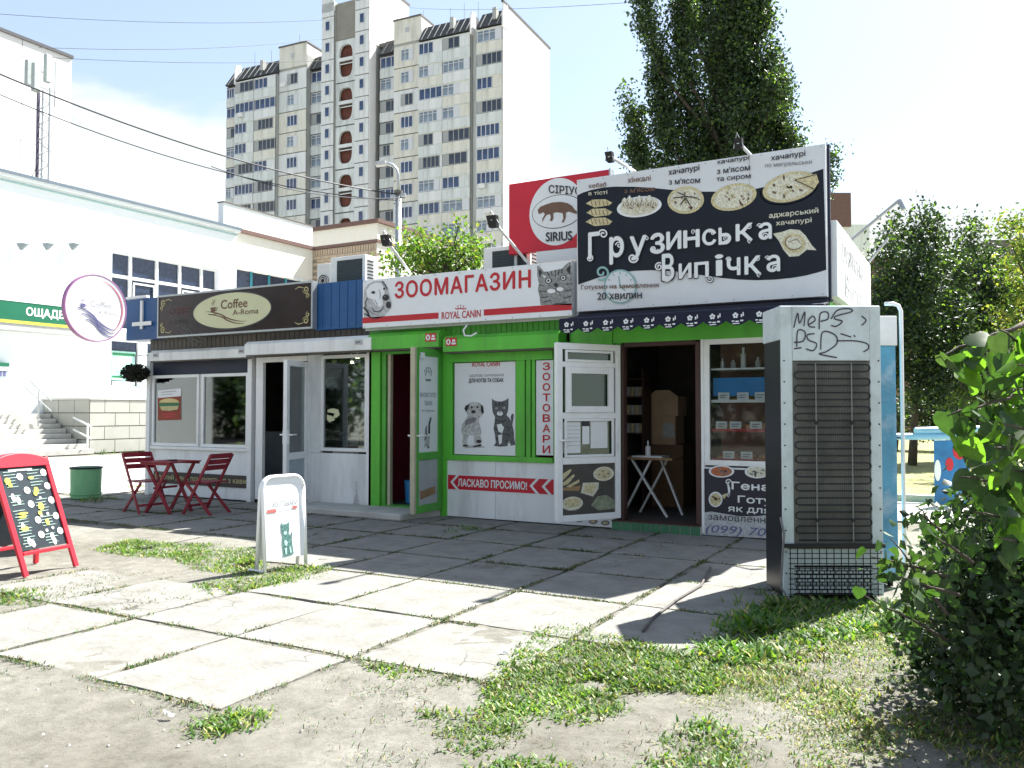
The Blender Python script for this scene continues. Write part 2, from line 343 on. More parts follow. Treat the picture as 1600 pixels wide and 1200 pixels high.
# ------------------------------------------------------------------ ground
def ground_material():
    m = bpy.data.materials.new('dry_ground'); m.use_nodes = True; nt = m.node_tree; b = nt.nodes['Principled BSDF']
    t = nt.nodes.new('ShaderNodeTexCoord')
    def noise(sc_, det=8, ro=.6):
        n = nt.nodes.new('ShaderNodeTexNoise'); n.inputs['Scale'].default_value = sc_; n.inputs['Detail'].default_value = det; n.inputs['Roughness'].default_value = ro
        nt.links.new(t.outputs['Object'], n.inputs['Vector']); return n
    def ramp(src, a, b_, ca, cb):
        r = nt.nodes.new('ShaderNodeValToRGB'); r.color_ramp.elements[0].position = a; r.color_ramp.elements[1].position = b_
        r.color_ramp.elements[0].color = (*ca, 1); r.color_ramp.elements[1].color = (*cb, 1); nt.links.new(src, r.inputs[0]); return r
    n1 = noise(.8); r1 = ramp(n1.outputs['Fac'], .35, .68, (.285, .277, .245), (.18, .17, .142))
    n2 = noise(7, 10, .75); r2 = ramp(n2.outputs['Fac'], .32, .7, (.60, .60, .58), (1.14, 1.14, 1.14))
    mx = nt.nodes.new('ShaderNodeMix'); mx.data_type = 'RGBA'; mx.blend_type = 'MULTIPLY'; mx.inputs[0].default_value = 1
    nt.links.new(r1.outputs[0], mx.inputs[6]); nt.links.new(r2.outputs[0], mx.inputs[7])
    n3 = noise(60, 4, .6); r3 = ramp(n3.outputs['Fac'], .62, .7, (1, 1, 1), (.45, .4, .35))
    mx2 = nt.nodes.new('ShaderNodeMix'); mx2.data_type = 'RGBA'; mx2.blend_type = 'MULTIPLY'; mx2.inputs[0].default_value = .8
    nt.links.new(mx.outputs[2], mx2.inputs[6]); nt.links.new(r3.outputs[0], mx2.inputs[7]); nt.links.new(mx2.outputs[2], b.inputs['Base Color'])
    b.inputs['Roughness'].default_value = .95; b.inputs['Specular IOR Level'].default_value = .15
    n4 = noise(30, 14, .85); bp = nt.nodes.new('ShaderNodeBump'); bp.inputs['Strength'].default_value = .7; bp.inputs['Distance'].default_value = .03
    nt.links.new(n4.outputs['Fac'], bp.inputs['Height']); nt.links.new(bp.outputs[0], b.inputs['Normal'])
    return m
dirt_m = ground_material()
b = MB(); b.poly([(-700, -500, -.03), (700, -500, -.03), (700, 900, -.03), (-700, 900, -.03)]); g = b.build('ground', dirt_m); tag(g, 'bare dry beige earth round the paving slabs', kind='structure')
# uneven near ground
NG = 150
xs = np.linspace(-9, 1.6, NG); ys = np.linspace(.6, 9.4, NG); X, Y = np.meshgrid(xs, ys)
Z = -.006 + .006 * np.sin(X * 2.1 + 1) * np.sin(Y * 1.7) + .004 * np.sin(X * 5.3) * np.sin(Y * 6.1 + 2) + RNG.normal(0, .0015, X.shape)
me = bpy.data.meshes.new('ground'); me.from_pydata(np.c_[X.ravel(), Y.ravel(), Z.ravel()].tolist(), [], [(j * NG + i, j * NG + i + 1, (j + 1) * NG + i + 1, (j + 1) * NG + i) for j in range(NG - 1) for i in range(NG - 1)])
me.polygons.foreach_set('use_smooth', [True] * len(me.polygons)); me.materials.append(dirt_m)
tag(put('ground_near', me), 'trodden dusty earth with faint hollows', kind='structure'); bpy.data.objects['ground_near'].name = 'trodden_earth'
# lawn and path beyond the kiosks on the right
lawn_m = mat('dry_lawn', (.22, .23, .085), .95, .4, 3, dirt=(.30, .26, .14), dirt_amt=.7, dirt_scale=.9)
path_m = mat('pale_path', (.46, .45, .42), .9, .1, 2)
asph_m = mat('worn_asphalt', (.17, .17, .16), .95, .15, 4, bump=.3, dirt=(.28, .27, .24), dirt_amt=.6)
b = MB(); b.poly([(1.5, 15, -.012), (60, 15, -.012), (60, 110, -.012), (-4, 110, -.012), (-4, 15, -.012)][:5]); tag(b.build('lawn', lawn_m), 'sunlit dry lawn behind the drinks fridge', kind='structure')
b = MB(); b.poly([(-1.2, 12.0, -.006), (40, 12.0, -.006), (40, 14.6, -.006), (-1.2, 14.6, -.006)]); tag(b.build('path', path_m), 'pale sunlit path crossing behind the fridge', kind='structure')
b = MB(); b.box(-1.2, 30, 14.6, 14.75, -.02, .1); tag(b.build('kerb', step_conc), 'low concrete kerb between path and lawn', kind='structure')
b = MB(); b.poly([(-24.5, 9.0, -.008), (-13.2, 9.0, -.008), (-13.2, 30, -.008), (-24.5, 30, -.008)]); tag(b.build('side_path', path_m), 'pale paved yard before the bank steps', kind='structure')
# slabs: each one its own piece
pav = thing('pavement', 'large concrete paving slabs laid in front of the kiosks', None); pav['kind'] = 'structure'
rows = [(2.83, 3.80, -6.1, -3.22), (3.80, 4.77, -7.0, -2.28), (4.77, 5.82, -5.15, -.9), (5.82, 6.80, -6.1, -.9), (6.80, 7.80, -12.7, -.9), (7.80, 8.72, -13.6, -.9), (8.72, 9.46, -13.6, -.9)]
XL = [-13.75 + .95 * i for i in range(14)]
for (y0, y1, xa, xb) in rows:
    for x0 in [-13.65 + .95 * i for i in range(15)]:
        x1 = x0 + .95
        x0s = x0 + .02 * (y0 - 5) * -.9; x1s = x1 + .02 * (y0 - 5) * -.9
        if x0 < xa - .3 or x1 > xb + .42: continue
        z = random.uniform(.001, .006); g_ = random.uniform(.008, .024); b = MB()
        tx, ty = random.uniform(-.005, .005), random.uniform(-.005, .005)
        k = [x0s + g_ + random.uniform(-.008, .008), x1s - g_ + random.uniform(-.008, .008), y0 + g_, y1 - g_]
        cs = []
        for (xx, yy) in ((k[0], k[2]), (k[1], k[2]), (k[1], k[3]), (k[0], k[3])):
            sx = 1 if xx == k[0] else -1; sy = 1 if yy == k[2] else -1; q1, q2 = random.uniform(.003, .022), random.uniform(.003, .022)
            pa = (xx + sx * q1, yy); pb = (xx, yy + sy * q2)
            cs += [pb, pa] if (sx * sy > 0) else [pa, pb]
        # edge nibbles
        pts = []
        for i, p in enumerate(cs):
            pts.append(p); q = cs[(i + 1) % len(cs)]
            if i % 2 == 1:
                for tt in (.25, .5, .75):
                    dx, dy = q[0] - p[0], q[1] - p[1]; l = math.hypot(dx, dy); o_ = random.uniform(0, .022)
                    pts.append((p[0] + dx * tt - dy / l * o_, p[1] + dy * tt + dx / l * o_))
        cx_, cy_ = (k[0] + k[1]) / 2, (k[2] + k[3]) / 2
        P = [(p[0] - cx_, p[1] - cy_, z + tx * (p[0] - cx_) + ty * (p[1] - cy_)) for p in pts]
        b.prism([(p[0], p[1], p[2] - .06) for p in P], (0, 0, .06)); fixo = b.build('slab', concrete, pav, (cx_, cy_, 0)); fix_normals(fixo.data)

# ------------------------------------------------------------------ kiosk helpers
YF = 9.5
def rectF(b, px0, px1, z0, z1, Y0, Y1, Yref=YF): return b.box(x_at(px0, Yref), x_at(px1, Yref), Y0, Y1, z0, z1)
def frame_mb(x0, x1, z0, z1, y0, y1, t, b=None):
    b = b or MB(); b.box(x0, x0 + t, y0, y1, z0, z1); b.box(x1 - t, x1, y0, y1, z0, z1); b.box(x0 + t, x1 - t, y0 + .001, y1 - .001, z1 - t, z1); b.box(x0 + t, x1 - t, y0 + .001, y1 - .001, z0, z0 + t); return b
def window(parent, x0, x1, z0, z1, m, gl, name='window', t=.05, y=YF, d=.06):
    f = frame_mb(x0, x1, z0, z1, y - d / 2, y + d / 2, t).build(name, m, parent, bevel=.004)
    MB().box(x0 + t, x1 - t, y - .004, y + .004, z0 + t, z1 - t).build('pane', gl, f); return f
def shell(root, x0, x1, wall_m, inner, roofz=2.6, depth=3.0, left=True, right=True):
    if left: MB().box(x0, x0 + .06, YF + .03, YF + depth, 0, roofz).build('side_wall', wall_m, root)
    if right: MB().box(x1 - .06, x1, YF + .03, YF + depth, 0, roofz).build('side_wall', wall_m, root)
    MB().box(x0, x1, YF + depth, YF + depth + .06, 0, roofz).build('back_wall', wall_m, root)
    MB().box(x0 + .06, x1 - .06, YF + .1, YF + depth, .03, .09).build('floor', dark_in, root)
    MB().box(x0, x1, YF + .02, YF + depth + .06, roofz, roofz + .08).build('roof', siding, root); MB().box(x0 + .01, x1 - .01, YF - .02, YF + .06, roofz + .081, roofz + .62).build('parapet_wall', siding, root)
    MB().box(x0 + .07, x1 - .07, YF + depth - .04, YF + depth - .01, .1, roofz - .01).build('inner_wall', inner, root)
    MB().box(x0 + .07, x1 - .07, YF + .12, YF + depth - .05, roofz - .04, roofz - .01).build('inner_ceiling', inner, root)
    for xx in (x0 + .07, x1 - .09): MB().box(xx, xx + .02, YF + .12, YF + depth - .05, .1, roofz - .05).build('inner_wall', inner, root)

# ================================================================== COFFEE KIOSK
XA, XB = -12.33, -7.60
ck = thing('coffee_kiosk', 'white panelled coffee kiosk with a brown sign, two large windows and an ajar glass door', 'kiosk', (XA, YF, 0))
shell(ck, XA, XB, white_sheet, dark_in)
X = x_at
MB().box(XA, X(397), YF - .02, YF + .03, .02, .78).build('wall_panel', white_sheet, ck)
MB().box(X(491), XB, YF - .02, YF + .03, .02, .80).build('wall_panel', white_sheet, ck)
MB().box(X(483), X(503) - .002, YF - .03, YF + .03, .803, 2.35).build('wall_panel', white_sheet, ck)
MB().box(X(482), X(491), YF - .03, YF + .03, .02, .80).build('wall_panel', white_sheet, ck)
for px in (235, 393.5, 580):
    MB().box(X(px) - .045, X(px) + .045, YF - .05, YF + .04, 0, 2.40).build('post', white_pvc, ck, bevel=.004)
MB().box(X(402), X(413), YF - .03, YF + .03, .05, 2.25).build('door_frame', white_pvc, ck, bevel=.004)
MB().box(X(413), X(482), YF - .03, YF + .03, 2.17, 2.25).build('door_lintel', white_pvc, ck, bevel=.004)
MB().box(X(240), X(393) , YF - .06, YF + .03, .78, .83).build('window_sill', white_pvc, ck, bevel=.006)
window(ck, X(240), X(313), .835, 2.02, white_pvc, glass)
window(ck, X(317), X(390), .835, 2.02, white_pvc, glass)
MB().box(X(313) + .002, X(317) - .002, YF - .02, YF + .02, .835, 2.02).build('mullion', steel, ck)
MB().box(X(240), X(390), YF - .01, YF + .02, 2.022, 2.3).build('navy_band', navy, ck)  # dark navy band above the two left windows
window(ck, X(503), X(576), .83, 2.24, white_pvc, glass)
# siding band between shutter boxes and signs: vertical ribs
b = MB(); x = XA
while x < XB - .02:
    b.box(x, min(x + .085, XB), YF - .03, YF, 2.3, 2.66); b.box(x + .085, min(x + .1, XB), YF - .018, YF, 2.3, 2.66); x += .1
b.build('siding', siding, ck)
# roller shutter boxes
def shutter_box(parent, xa, xb, z0, z1, dep, m, name='shutter_box'):
    b = MB(); b.prism([(xa, YF - .03, z0), (xa, YF - dep, z0), (xa, YF - dep, z1 - .05), (xa, YF - dep + .06, z1), (xa, YF - .03, z1)], (xb - xa, 0, 0))
    o = b.build(name, m, parent, bevel=.004); fix_normals(o.data)
    MB().box(xa + .012, xb - .012, YF - dep + .03, YF - .06, z0 - .018, z0 - .001).build('shutter_slot', siding, o); return o
sb = shutter_box(ck, X(232, 9.3), X(384, 9.3), 2.25, 2.43, .2, shutter_white)
sb2 = shutter_box(ck, X(381, 9.2), X(579, 9.2), 2.27, 2.48, .3, shutter_white)
for o_, px in ((sb, 243), (sb, 377), (sb2, 560)):
    yy = 9.5 - (.2 if o_ is sb else .3); S = Sheet('F', yy, o_)
    zc = 2.345 if o_ is sb else 2.38
    MB().box(X(px, yy) - .07, X(px, yy) + .07, yy - .006, yy - .002, zc - .035, zc + .04).build('lock_label', ink_lgrey, o_)
    MB().box(X(px, yy) - .045, X(px, yy) + .04, yy - .009, yy - .006, zc - .015, zc + .015).build('label_print', ink_grey, o_)
# door leaf opened outwards
def door_leaf(parent, hinge, free, z0, z1, m, build, name='door'):
    hx, hy = hinge; fx, fy = free; w = math.hypot(fx - hx, fy - hy); a = math.atan2(fy - hy, fx - hx)
    o = bpy.data.objects.new(name, None)
    return hx, hy, w, a
def local_part(mb, name, m, parent, mat4, bevel=0, smooth=False):
    mb.v = [tuple(mat4 @ Vector(v)) for v in mb.v]; return mb.build(name, m, parent, bevel=bevel, smooth=smooth)
hx, hy = X(481.5), YF - .03; fx, fy = -8.60, 8.83
w_ = math.hypot(fx - hx, fy - hy); a_ = math.atan2(fy - hy, fx - hx); MD = Matrix.Translation((hx, hy, 0)) @ Matrix.Rotation(a_, 4, 'Z')
cd = local_part(frame_mb(0, w_, .09, 2.15, -.03, .03, .085).box(.085, w_ - .085, -.028, .028, .72, .82), 'door', white_pvc, ck, MD, bevel=.005)
local_part(MB().box(.085, w_ - .085, -.006, .006, .82, 2.065), 'pane', glass, cd, MD)
local_part(MB().box(.085, w_ - .085, -.012, .012, .175, .72), 'door_panel', mat('door_panel_grey', (.34, .40, .44), .4), cd, MD)
local_part(MB().box(w_ - .06, w_ - .02, -.045, .045, .95, 1.15).tube([(w_ - .04, -.045, 1.08), (w_ - .04, -.09, 1.08), (w_ - .17, -.09, 1.08)], .011).tube([(w_ - .04, .045, 1.08), (w_ - .04, .09, 1.08), (w_ - .17, .09, 1.08)], .011), 'handle', white_pvc, cd, MD)
for zz in (.4, 1.3, 1.95): MB().cyl((hx + .01, hy - .03, zz - .05), (hx + .01, hy - .03, zz + .05), .014).build('hinge', white_pvc, cd)
# interior of the coffee kiosk
MB().box(-11.9, -9.9, 10.9, 11.4, .09, 1.05).build('counter', mat('counter_grey', (.3, .33, .35), .5), ck)
MB().box(X(503), X(545), YF + .25, YF + .7, .1, 1.02).build('counter', white_pvc, ck)
MB().box(X(547), XB - .1, YF + .2, YF + .65, .1, 1.28).build('cupboard', mat('brown_cupboard', (.16, .09, .045), .6), ck)
b = MB(); x0 = X(571)
for i in range(6): b.prism([(x0 + i * .028, YF + .08, .85), (x0 + i * .028 + .014, YF + .11, .85), (x0 + (i + 1) * .028, YF + .08, .85), (x0 + i * .028 + .014, YF + .06, .85)], (0, 0, 1.38))
b.build('curtain', maroon, ck)
lamp_m = mat('lit_lamp', (.9, .85, .7), .4, emit=(1, .88, .62, 6))
for px, py in ((558, 558), (549, 566)):
    xx, zz = FY(px, py, 9.85); b = MB(); b.tube([(xx, 9.85, zz - .02), (xx, 9.85, zz), (xx, 9.85, zz + .02)], .028, 10); o = b.build('ceiling_lamp', lamp_m, ck, smooth=True)
    MB().cyl((xx, 9.85, zz + .02), (xx - .02, 9.87, 2.52), .01).build('lamp_rod', steel, o)
MB().cyl((X(424), 10.4, .1), (X(424), 10.4, .5), .03).box(X(418), X(434), 10.2, 10.55, .5, .56).box(X(418), X(434), 10.5, 10.56, .56, 1.0).build('stool', mat('red_seat', (.3, .02, .03), .6), ck)
MB().box(X(420), X(434), 10.7, 10.75, 1.0, 1.5).build('notice', ink_grey, ck)
# white bird-like cup print on right window
S = Sheet('F', YF - .005, ck)
S.multi([[(512, 640), (520, 638), (529, 640), (531, 648), (526, 653), (520, 653), (523, 646), (512, 644)], [(511, 648), (519, 650), (524, 656), (515, 660), (511, 656)]], ink_cream, 'window_sticker')
# sandwich poster on the left window
S.poly([(247, 610), (283, 607), (283, 656), (247, 657)], sign_white, 'poster_sheet', 1)
S.poly([(247, 622), (283, 619), (283, 656), (247, 657)], mat('poster_rust', (.26, .04, .02), .6), 'poster_ground', 2)
S.poly(S.ell(265, 629, 15.5, 6.5, a0=180, a1=360), mat('bun', (.62, .5, .22), .6), 'bun_print', 3)
S.poly([(249, 630), (281, 629), (281, 634), (275, 636), (262, 635), (249, 636)], ink_green, 'lettuce_print', 3)
S.poly([(251, 635), (280, 634), (278, 640), (265, 642), (253, 641)], ink_gold, 'bun_print', 4)
S.multi([S.stroke([(254, 648), (276, 647)], 2)[0], S.stroke([(258, 652), (272, 651.5)], 2)[0]], ink_red, 'caption_print', 3)
S.multi([S.stroke([(252, 613), (276, 611)], 1.6)[0], S.stroke([(252, 617), (270, 615.5)], 1.2)[0]], ink_lgrey, 'caption_print', 3)
# slogan strip on the wall panel
YS = YF - .035; S = Sheet('F', YS, ck)
x0, z1 = FY(240, 736, YS); x1, z0 = FY(393, 758, YS); z0 = z_at(240, 754, YS)
MB().box(x0, x1 - .06, YS, YS + .012, z0, z1).build('slogan_board', mat('slogan_board', (.045, .035, .035), .5), ck)
letters('Вдалий день починається з кави', x0 + .05, x1 - .12, z0 + .05, z1 - .04, 'F', YS - .004, ink_gold, ck, bold=.01)
# long weathered drip on the panel
S2 = Sheet('F', YF - .021, ck)
S2.poly([(556, 752), (557, 752), (558, 770), (561, 782), (562, 792), (552, 794), (553, 783), (556, 770)], ink_lgrey, 'stain', 1)

# blue parapet panels on the kiosk roof
bp_ = thing('parapet', 'blue sheet metal parapet box running behind the kiosk signs', 'parapet', (-13.1, 9.3, 2.6))
MB().box(x_at(196, 9.3), x_at(246, 9.3), 9.3, 9.62, 2.62, z_at(220, 467, 9.3)).build('blue_panel', blue_metal, bp_, bevel=.004)
MB().box(x_at(490, 9.3), x_at(566, 9.3), 9.3, 9.62, 2.60, z_at(530, 440, 9.3)).build('blue_panel', blue_metal, bp_, bevel=.004)
for px in (503, 516, 529, 542, 555):
    MB().box(x_at(px, 9.3) - .008, x_at(px, 9.3) + .008, 9.292, 9.302, 2.62, 3.28).build('rib', blue_metal, bp_)
MB().box(x_at(246, 9.3) + .003, x_at(490, 9.3) - .003, 9.3, 9.6, 2.62, 3.3).build('back_panel', siding, bp_)
b = MB(); b.box(x_at(218, 9.27), x_at(221, 9.27), 9.26, 9.29, 2.8, 3.28); b.box(x_at(206, 9.27), x_at(236, 9.27), 9.255, 9.26, z_at(220, 509, 9.27), z_at(220, 503, 9.27)); b.box(x_at(196, 9.27), x_at(228, 9.27), 9.25, 9.32, z_at(210, 467, 9.27), z_at(210, 463, 9.27))
b.build('bracket', white_pvc, bp_)
# left-over bracket arms to the round sign
# brown coffee sign
YC = 9.2
cs_ = thing('shop_sign', 'long dark brown sign with a cream oval reading Coffee A-Roma', 'sign', (x_at(247, YC), YC, 2.65))
x0, x1 = x_at(246, YC), x_at(487, YC); z1 = 3.30; z0 = 2.63
MB().box(x0, x1, YC, YC + .07, z0, z1).build('sign_board', sign_brown, cs_)
frame_mb(x0 - .015, x1 + .015, z0 - .015, z1 + .015, YC - .012, YC + .085, .028).build('sign_frame', steel, cs_)
S = Sheet('F', YC, cs_)
zc = 2.975; xc = x_at(360, YC); rx = (x_at(420, YC) - x_at(299, YC)) / 2
def ovl(xc, zc, rx, rz, n=48): return [(xc + rx * math.cos(2 * math.pi * i / n), zc + rz * math.sin(2 * math.pi * i / n)) for i in range(n)]
def flat(pts, y, m, par, name): return MB().poly([(u, y, v) for u, v in pts]).build(name, m, par)
flat(ovl(xc, zc, rx + .03, .30), YC - .003, ink_dark, cs_, 'oval_rim'); flat(ovl(xc, zc, rx, .275), YC - .006, ink_cream, cs_, 'oval')
u = lambda t: xc + rx * t; v = lambda t: zc + .275 * t
def cup(par, y, ox, oz, k, m, plane='F'):
    b = MB(); SS = Sheet(plane, y, par, uv=lambda a, c: (ox + a * k, oz + c * k), front=0)
    P = [[(-.5, .3), (.45, .3), (.35, -.15), (.1, -.35), (-.15, -.35), (-.4, -.15)]]
    for q in P: SS.poly(q, m, 'cup_print')
    SS.multi(SS.stroke([(.45, .25), (.7, .2), (.62, -.05), (.35, -.12)], .1) + SS.stroke([(-.9, -.5), (-.2, -.6), (.8, -.48)], .1) + SS.stroke([(-.15, .5), (-.3, .75), (0, 1.0), (-.15, 1.3)], .1, taper=True) + SS.stroke([(.15, .5), (.0, .75), (.3, 1.05), (.15, 1.25)], .1, taper=True), m, 'steam_print')
def waves(par, y, ox, oz, k, m, n=3, plane='F', kv=None):
    SS = Sheet(plane, y, par, uv=lambda a, c: (ox + a * k, oz + c * (kv or k)), front=0)
    P = []
    for i in range(n):
        P += SS.stroke([(t_ / 12 * (2.6 - i * .35) + i * .25, .55 * math.cos(t_ / 12 * 3.3) * (1 - i * .1) - i * .28 + (.1 if t_ < 6 else 0)) for t_ in range(13)], .12, taper=True)
    SS.multi(P, m, 'wave_print')
letters('Coffee', u(-.26), u(.42), v(.12), v(.62), 'F', YC - .009, ink_brown, cs_, bold=.02)
letters('A-Roma', u(.05), u(.70), v(-.28), v(.02), 'F', YC - .009, ink_brown, cs_, bold=.015)
cup(cs_, YC - .009, u(-.46), v(.12), .13, ink_brown); waves(cs_, YC - .009, u(-.66), v(-.34), .34, ink_brown, 2, kv=.16)
# faded reflections-like old print and corner scrolls
for (cx_, cz_, sx_, sz_) in ((x0 + .06, z1 - .06, 1, -1), (x0 + .06, z0 + .06, 1, 1), (x1 - .06, z1 - .06, -1, -1), (x1 - .06, z0 + .06, -1, 1)):
    SS = Sheet('F', YC - .006, cs_, uv=lambda a, c, cx_=cx_, cz_=cz_, sx_=sx_, sz_=sz_: (cx_ + a * sx_, cz_ + c * sz_), front=0)
    SS.multi(SS.stroke(SS.spiral(.06, .05, .06, 1.6), .018, taper=True) + SS.stroke(SS.spiral(.02, .14, .04, 1.3, 90, -1), .014, taper=True) + SS.stroke([(.1, .02), (.2, .0), (.27, .03)], .014, taper=True), ink_gold, 'scroll_print')
old = mat('old_print', (.012, .009, .010), .2, spec=.5)
letters('COFFEE', x0 + .28, x0 + .75, z1 - .33, z1 - .2, 'F', YC - .004, mat('faded_red', (.1, .02, .02), .3), cs_)
letters('A-Roma', x0 + .25, x0 + .72, z1 - .47, z1 - .38, 'F', YC - .004, old, cs_); waves(cs_, YC - .004, x0 + .3, z0 + .12, .32, old, 3)
# round projecting sign
xr, yr, zr = -13.14, 8.99, 3.17
rs = thing('round_sign', 'round white projecting sign with a cup and three waves, purple rim', 'sign', (xr, yr, zr - .56))
MB().cyl((xr - .04, yr, zr), (xr + .04, yr, zr), .555, 48).build('disc', mat('disc_white', (.82, .80, .80), .5, .03, 2), rs)
b = MB(); n = 48
for i in range(n):
    a, a2 = 2 * math.pi * i / n, 2 * math.pi * (i + 1) / n
    for r0, r1, xx0, xx1 in ((.557, .575, -.045, .046),):
        b.add([(xr + xx, yr + rr * math.cos(aa), zr + rr * math.sin(aa)) for aa in (a, a2) for rr in (r0, r1) for xx in (xx0, xx1)], [(0, 1, 3, 2), (4, 6, 7, 5), (2, 3, 7, 6), (0, 4, 5, 1), (1, 5, 7, 3), (0, 2, 6, 4)])
b.build('rim', mat('purple_rim', (.36, .15, .32), .5), rs)
SS = Sheet('S', xr + .045, rs, uv=lambda a, c: (yr + a, zr + c), front=0)
SS.multi(SS.stroke(SS.ell(0, 0, .49, .49, 40, a0=-50, a1=80), .035, taper=True), mat('rim_rose', (.45, .15, .2), .5), 'arc_print')
dblue = mat('ink_deep_blue', (.12, .12, .26), .5)
letters('Coffee', yr - .10, yr + .30, zr + .03, zr + .14, 'S', xr + .046, ink_lgrey, rs); letters('A-Roma', yr + .05, yr + .42, zr - .09, zr - .01, 'S', xr + .046, ink_lgrey, rs)
cup(rs, xr + .046, yr - .25, zr + .02, .1, dblue, 'S'); waves(rs, xr + .046, yr - .34, zr - .2, .27, dblue, 3, 'S')
MB().beam((xr, yr + .5, zr + .1), (xr, 9.35, zr + .1), .03, .03).beam((xr, yr + .5, zr - .15), (xr, 9.35, zr - .15), .03, .03).build('arm', white_pvc, rs)
# ================================================================== PET SHOP KIOSK
PA, PB = -7.597, -4.42
pk = thing('pet_shop_kiosk', 'bright green pet shop kiosk with ajar green door and a pet poster window', 'kiosk', (PA, YF, 0))
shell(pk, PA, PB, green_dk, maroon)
MB().box(PA, X(597), YF - .05, YF + .05, 0, 2.45).build('post', green, pk, bevel=.004)
MB().box(X(598), X(604), YF - .02, YF + .08, .02, 2.3).build('door_frame', green_dk, pk, bevel=.004)
MB().box(X(606), X(610), YF + .0, YF + .06, .1, 2.22).build('door_seal', mat('cream_seal', (.45, .42, .3), .6), pk)
MB().box(X(604), X(690), YF - .02, YF + .06, 2.22, 2.45).build('door_lintel', green_dk, pk, bevel=.004)
MB().box(X(600), X(692), YF - .06, YF + .12, .0, .1).build('threshold', green_dk, pk)
MB().box(X(690), X(701), YF - .04, YF + .05, 0, 2.45).build('post', green, pk, bevel=.004)
MB().box(X(701), X(962), YF - .025, YF + .02, .01, .76).build('base_panel', white_sheet, pk)
b = MB(); b.box(X(776) - .003, X(776) + .003, YF - .028, YF - .02, .01, .76); b.build('panel_joint', ink_lgrey, pk)
MB().box(X(701), X(866), YF - .05, YF + .04, .762, .83).build('window_rail', green, pk, bevel=.004)
MB().box(X(701), X(866), YF - .05, YF + .04, 2.07, 2.28).build('window_head', green, pk, bevel=.004)
MB().box(X(701), X(709), YF - .04, YF + .04, .83, 2.07).build('mullion', green, pk, bevel=.004)
for a0, a1 in ((808, 822), (824, 831), (833, 838)): MB().box(X(a0), X(a1), YF - .04, YF + .04, .83, 2.07).build('mullion', green, pk, bevel=.004)
MB().box(X(866), X(972), YF - .03, YF + .03, .762, 2.28).build('wall_panel', green_dk, pk)
# ribbed strip above shutter box
b = MB(); x = X(692)
while x < X(880): b.box(x, x + .07, YF - .03, YF + .01, 2.28, 2.66); x += .078
b.build('siding', green_dk, pk)
MB().box(PA, X(692), YF - .028, YF + .01, 2.45, 2.66).build('fascia', green_dk, pk)
g1 = shutter_box(pk, X(576, 9.25), X(687, 9.25), 2.27, 2.5, .28, green)
g2 = shutter_box(pk, X(691, 9.25), X(872, 9.25), 2.2, 2.42, .24, green)
for o_, px, yy, zc in ((g1, 673, 9.22, 2.40), (g2, 705, 9.26, 2.33)):
    xx = X(px, yy); MB().box(xx - .085, xx + .085, yy - .006, yy - .001, zc - .055, zc + .055).build('warning_sticker', ink_red, o_)
    flat(ovl(xx - .04, zc, .035, .04, 20), yy - .009, ink_white, o_, 'sticker_print'); flat(ovl(xx - .04, zc, .012, .024, 12), yy - .011, ink_red, o_, 'sticker_print')
    MB().box(xx + .01, xx + .075, yy - .0095, yy - .0065, zc - .035, zc - .01).box(xx + .02, xx + .065, yy - .0095, yy - .0065, zc + .0, zc + .03).build('sticker_print', ink_white, o_)
# hanging white cable loop
pts = [FY(730, 508, 9.15), FY(724, 516, 9.15), FY(726, 524, 9.15), FY(736, 525, 9.15), FY(745, 520, 9.15)]
MB().tube([(p[0], 9.15, p[1]) for p in pts], .012, 6).build('loose_cable', white_pvc, pk)
# green door, opened outwards by a quarter turn
hx, hy = X(692), YF - .05; fx, fy = -6.34, 8.78; w_ = math.hypot(fx - hx, fy - hy); a_ = math.atan2(fy - hy, fx - hx); MD = Matrix.Translation((hx, hy, 0)) @ Matrix.Rotation(a_, 4, 'Z')
gd = local_part(frame_mb(0, w_, .1, 2.24, -.03, .03, .1).box(.1, w_ - .1, -.028, .028, .78, .88), 'door', green_dk, pk, MD, bevel=.005)
local_part(MB().box(.1, w_ - .1, -.012, .012, .88, 2.14), 'upper_panel', sign_white, gd, MD); local_part(MB().box(.1, w_ - .1, -.012, .012, .2, .78), 'lower_panel', mat('grey_panel', (.42, .45, .47), .5, .1, 4, dirt=(.25, .25, .25), dirt_amt=.4), gd, MD)
local_part(MB().box(w_ - .03, w_ + .012, -.034, .034, .1, 2.24), 'edge_strip', mat('cream_seal', (.45, .42, .3)), gd, MD)
local_part(MB().tube([(w_ - .05, -.03, 1.1), (w_ - .05, -.1, 1.1), (w_ - .15, -.1, 1.1)], .012).tube([(w_ - .05, .03, 1.1), (w_ - .05, .1, 1.1), (w_ - .15, .1, 1.1)], .012), 'handle', white_pvc, gd, MD)
for zz in (.45, 1.35, 1.95): MB().cyl((hx - .02, hy - .02, zz - .06), (hx - .02, hy - .02, zz + .06), .016).build('hinge', steel, gd)
# face of the door looking along +X side: door direction a_ points to -Y; visible face is local -y or +y -> print both handled on the side facing the camera
side = 1
def dl(u_, v_, lay=1): return MD @ Vector((u_, side * (.013 + .002 * lay), v_))
def dpoly(pts, m, name, par, lay=1): return MB().poly([tuple(dl(a, c, lay)) for a, c in pts]).build(name, m, par)
def dtext(body, u0, u1, v0, v1, m, par, lay=1, bold=.01):
    vv, ff = text_mesh(body, bold); xs_ = [p[0] for p in vv]; ys_ = [p[1] for p in vv]
    b = MB(); b.add([tuple(dl(u0 + (p[0] - min(xs_)) / (max(xs_) - min(xs_)) * (u1 - u0), v0 + (p[1] - min(ys_)) / (max(ys_) - min(ys_)) * (v1 - v0), lay)) for p in vv], ff); return b.build('lettering', m, par)
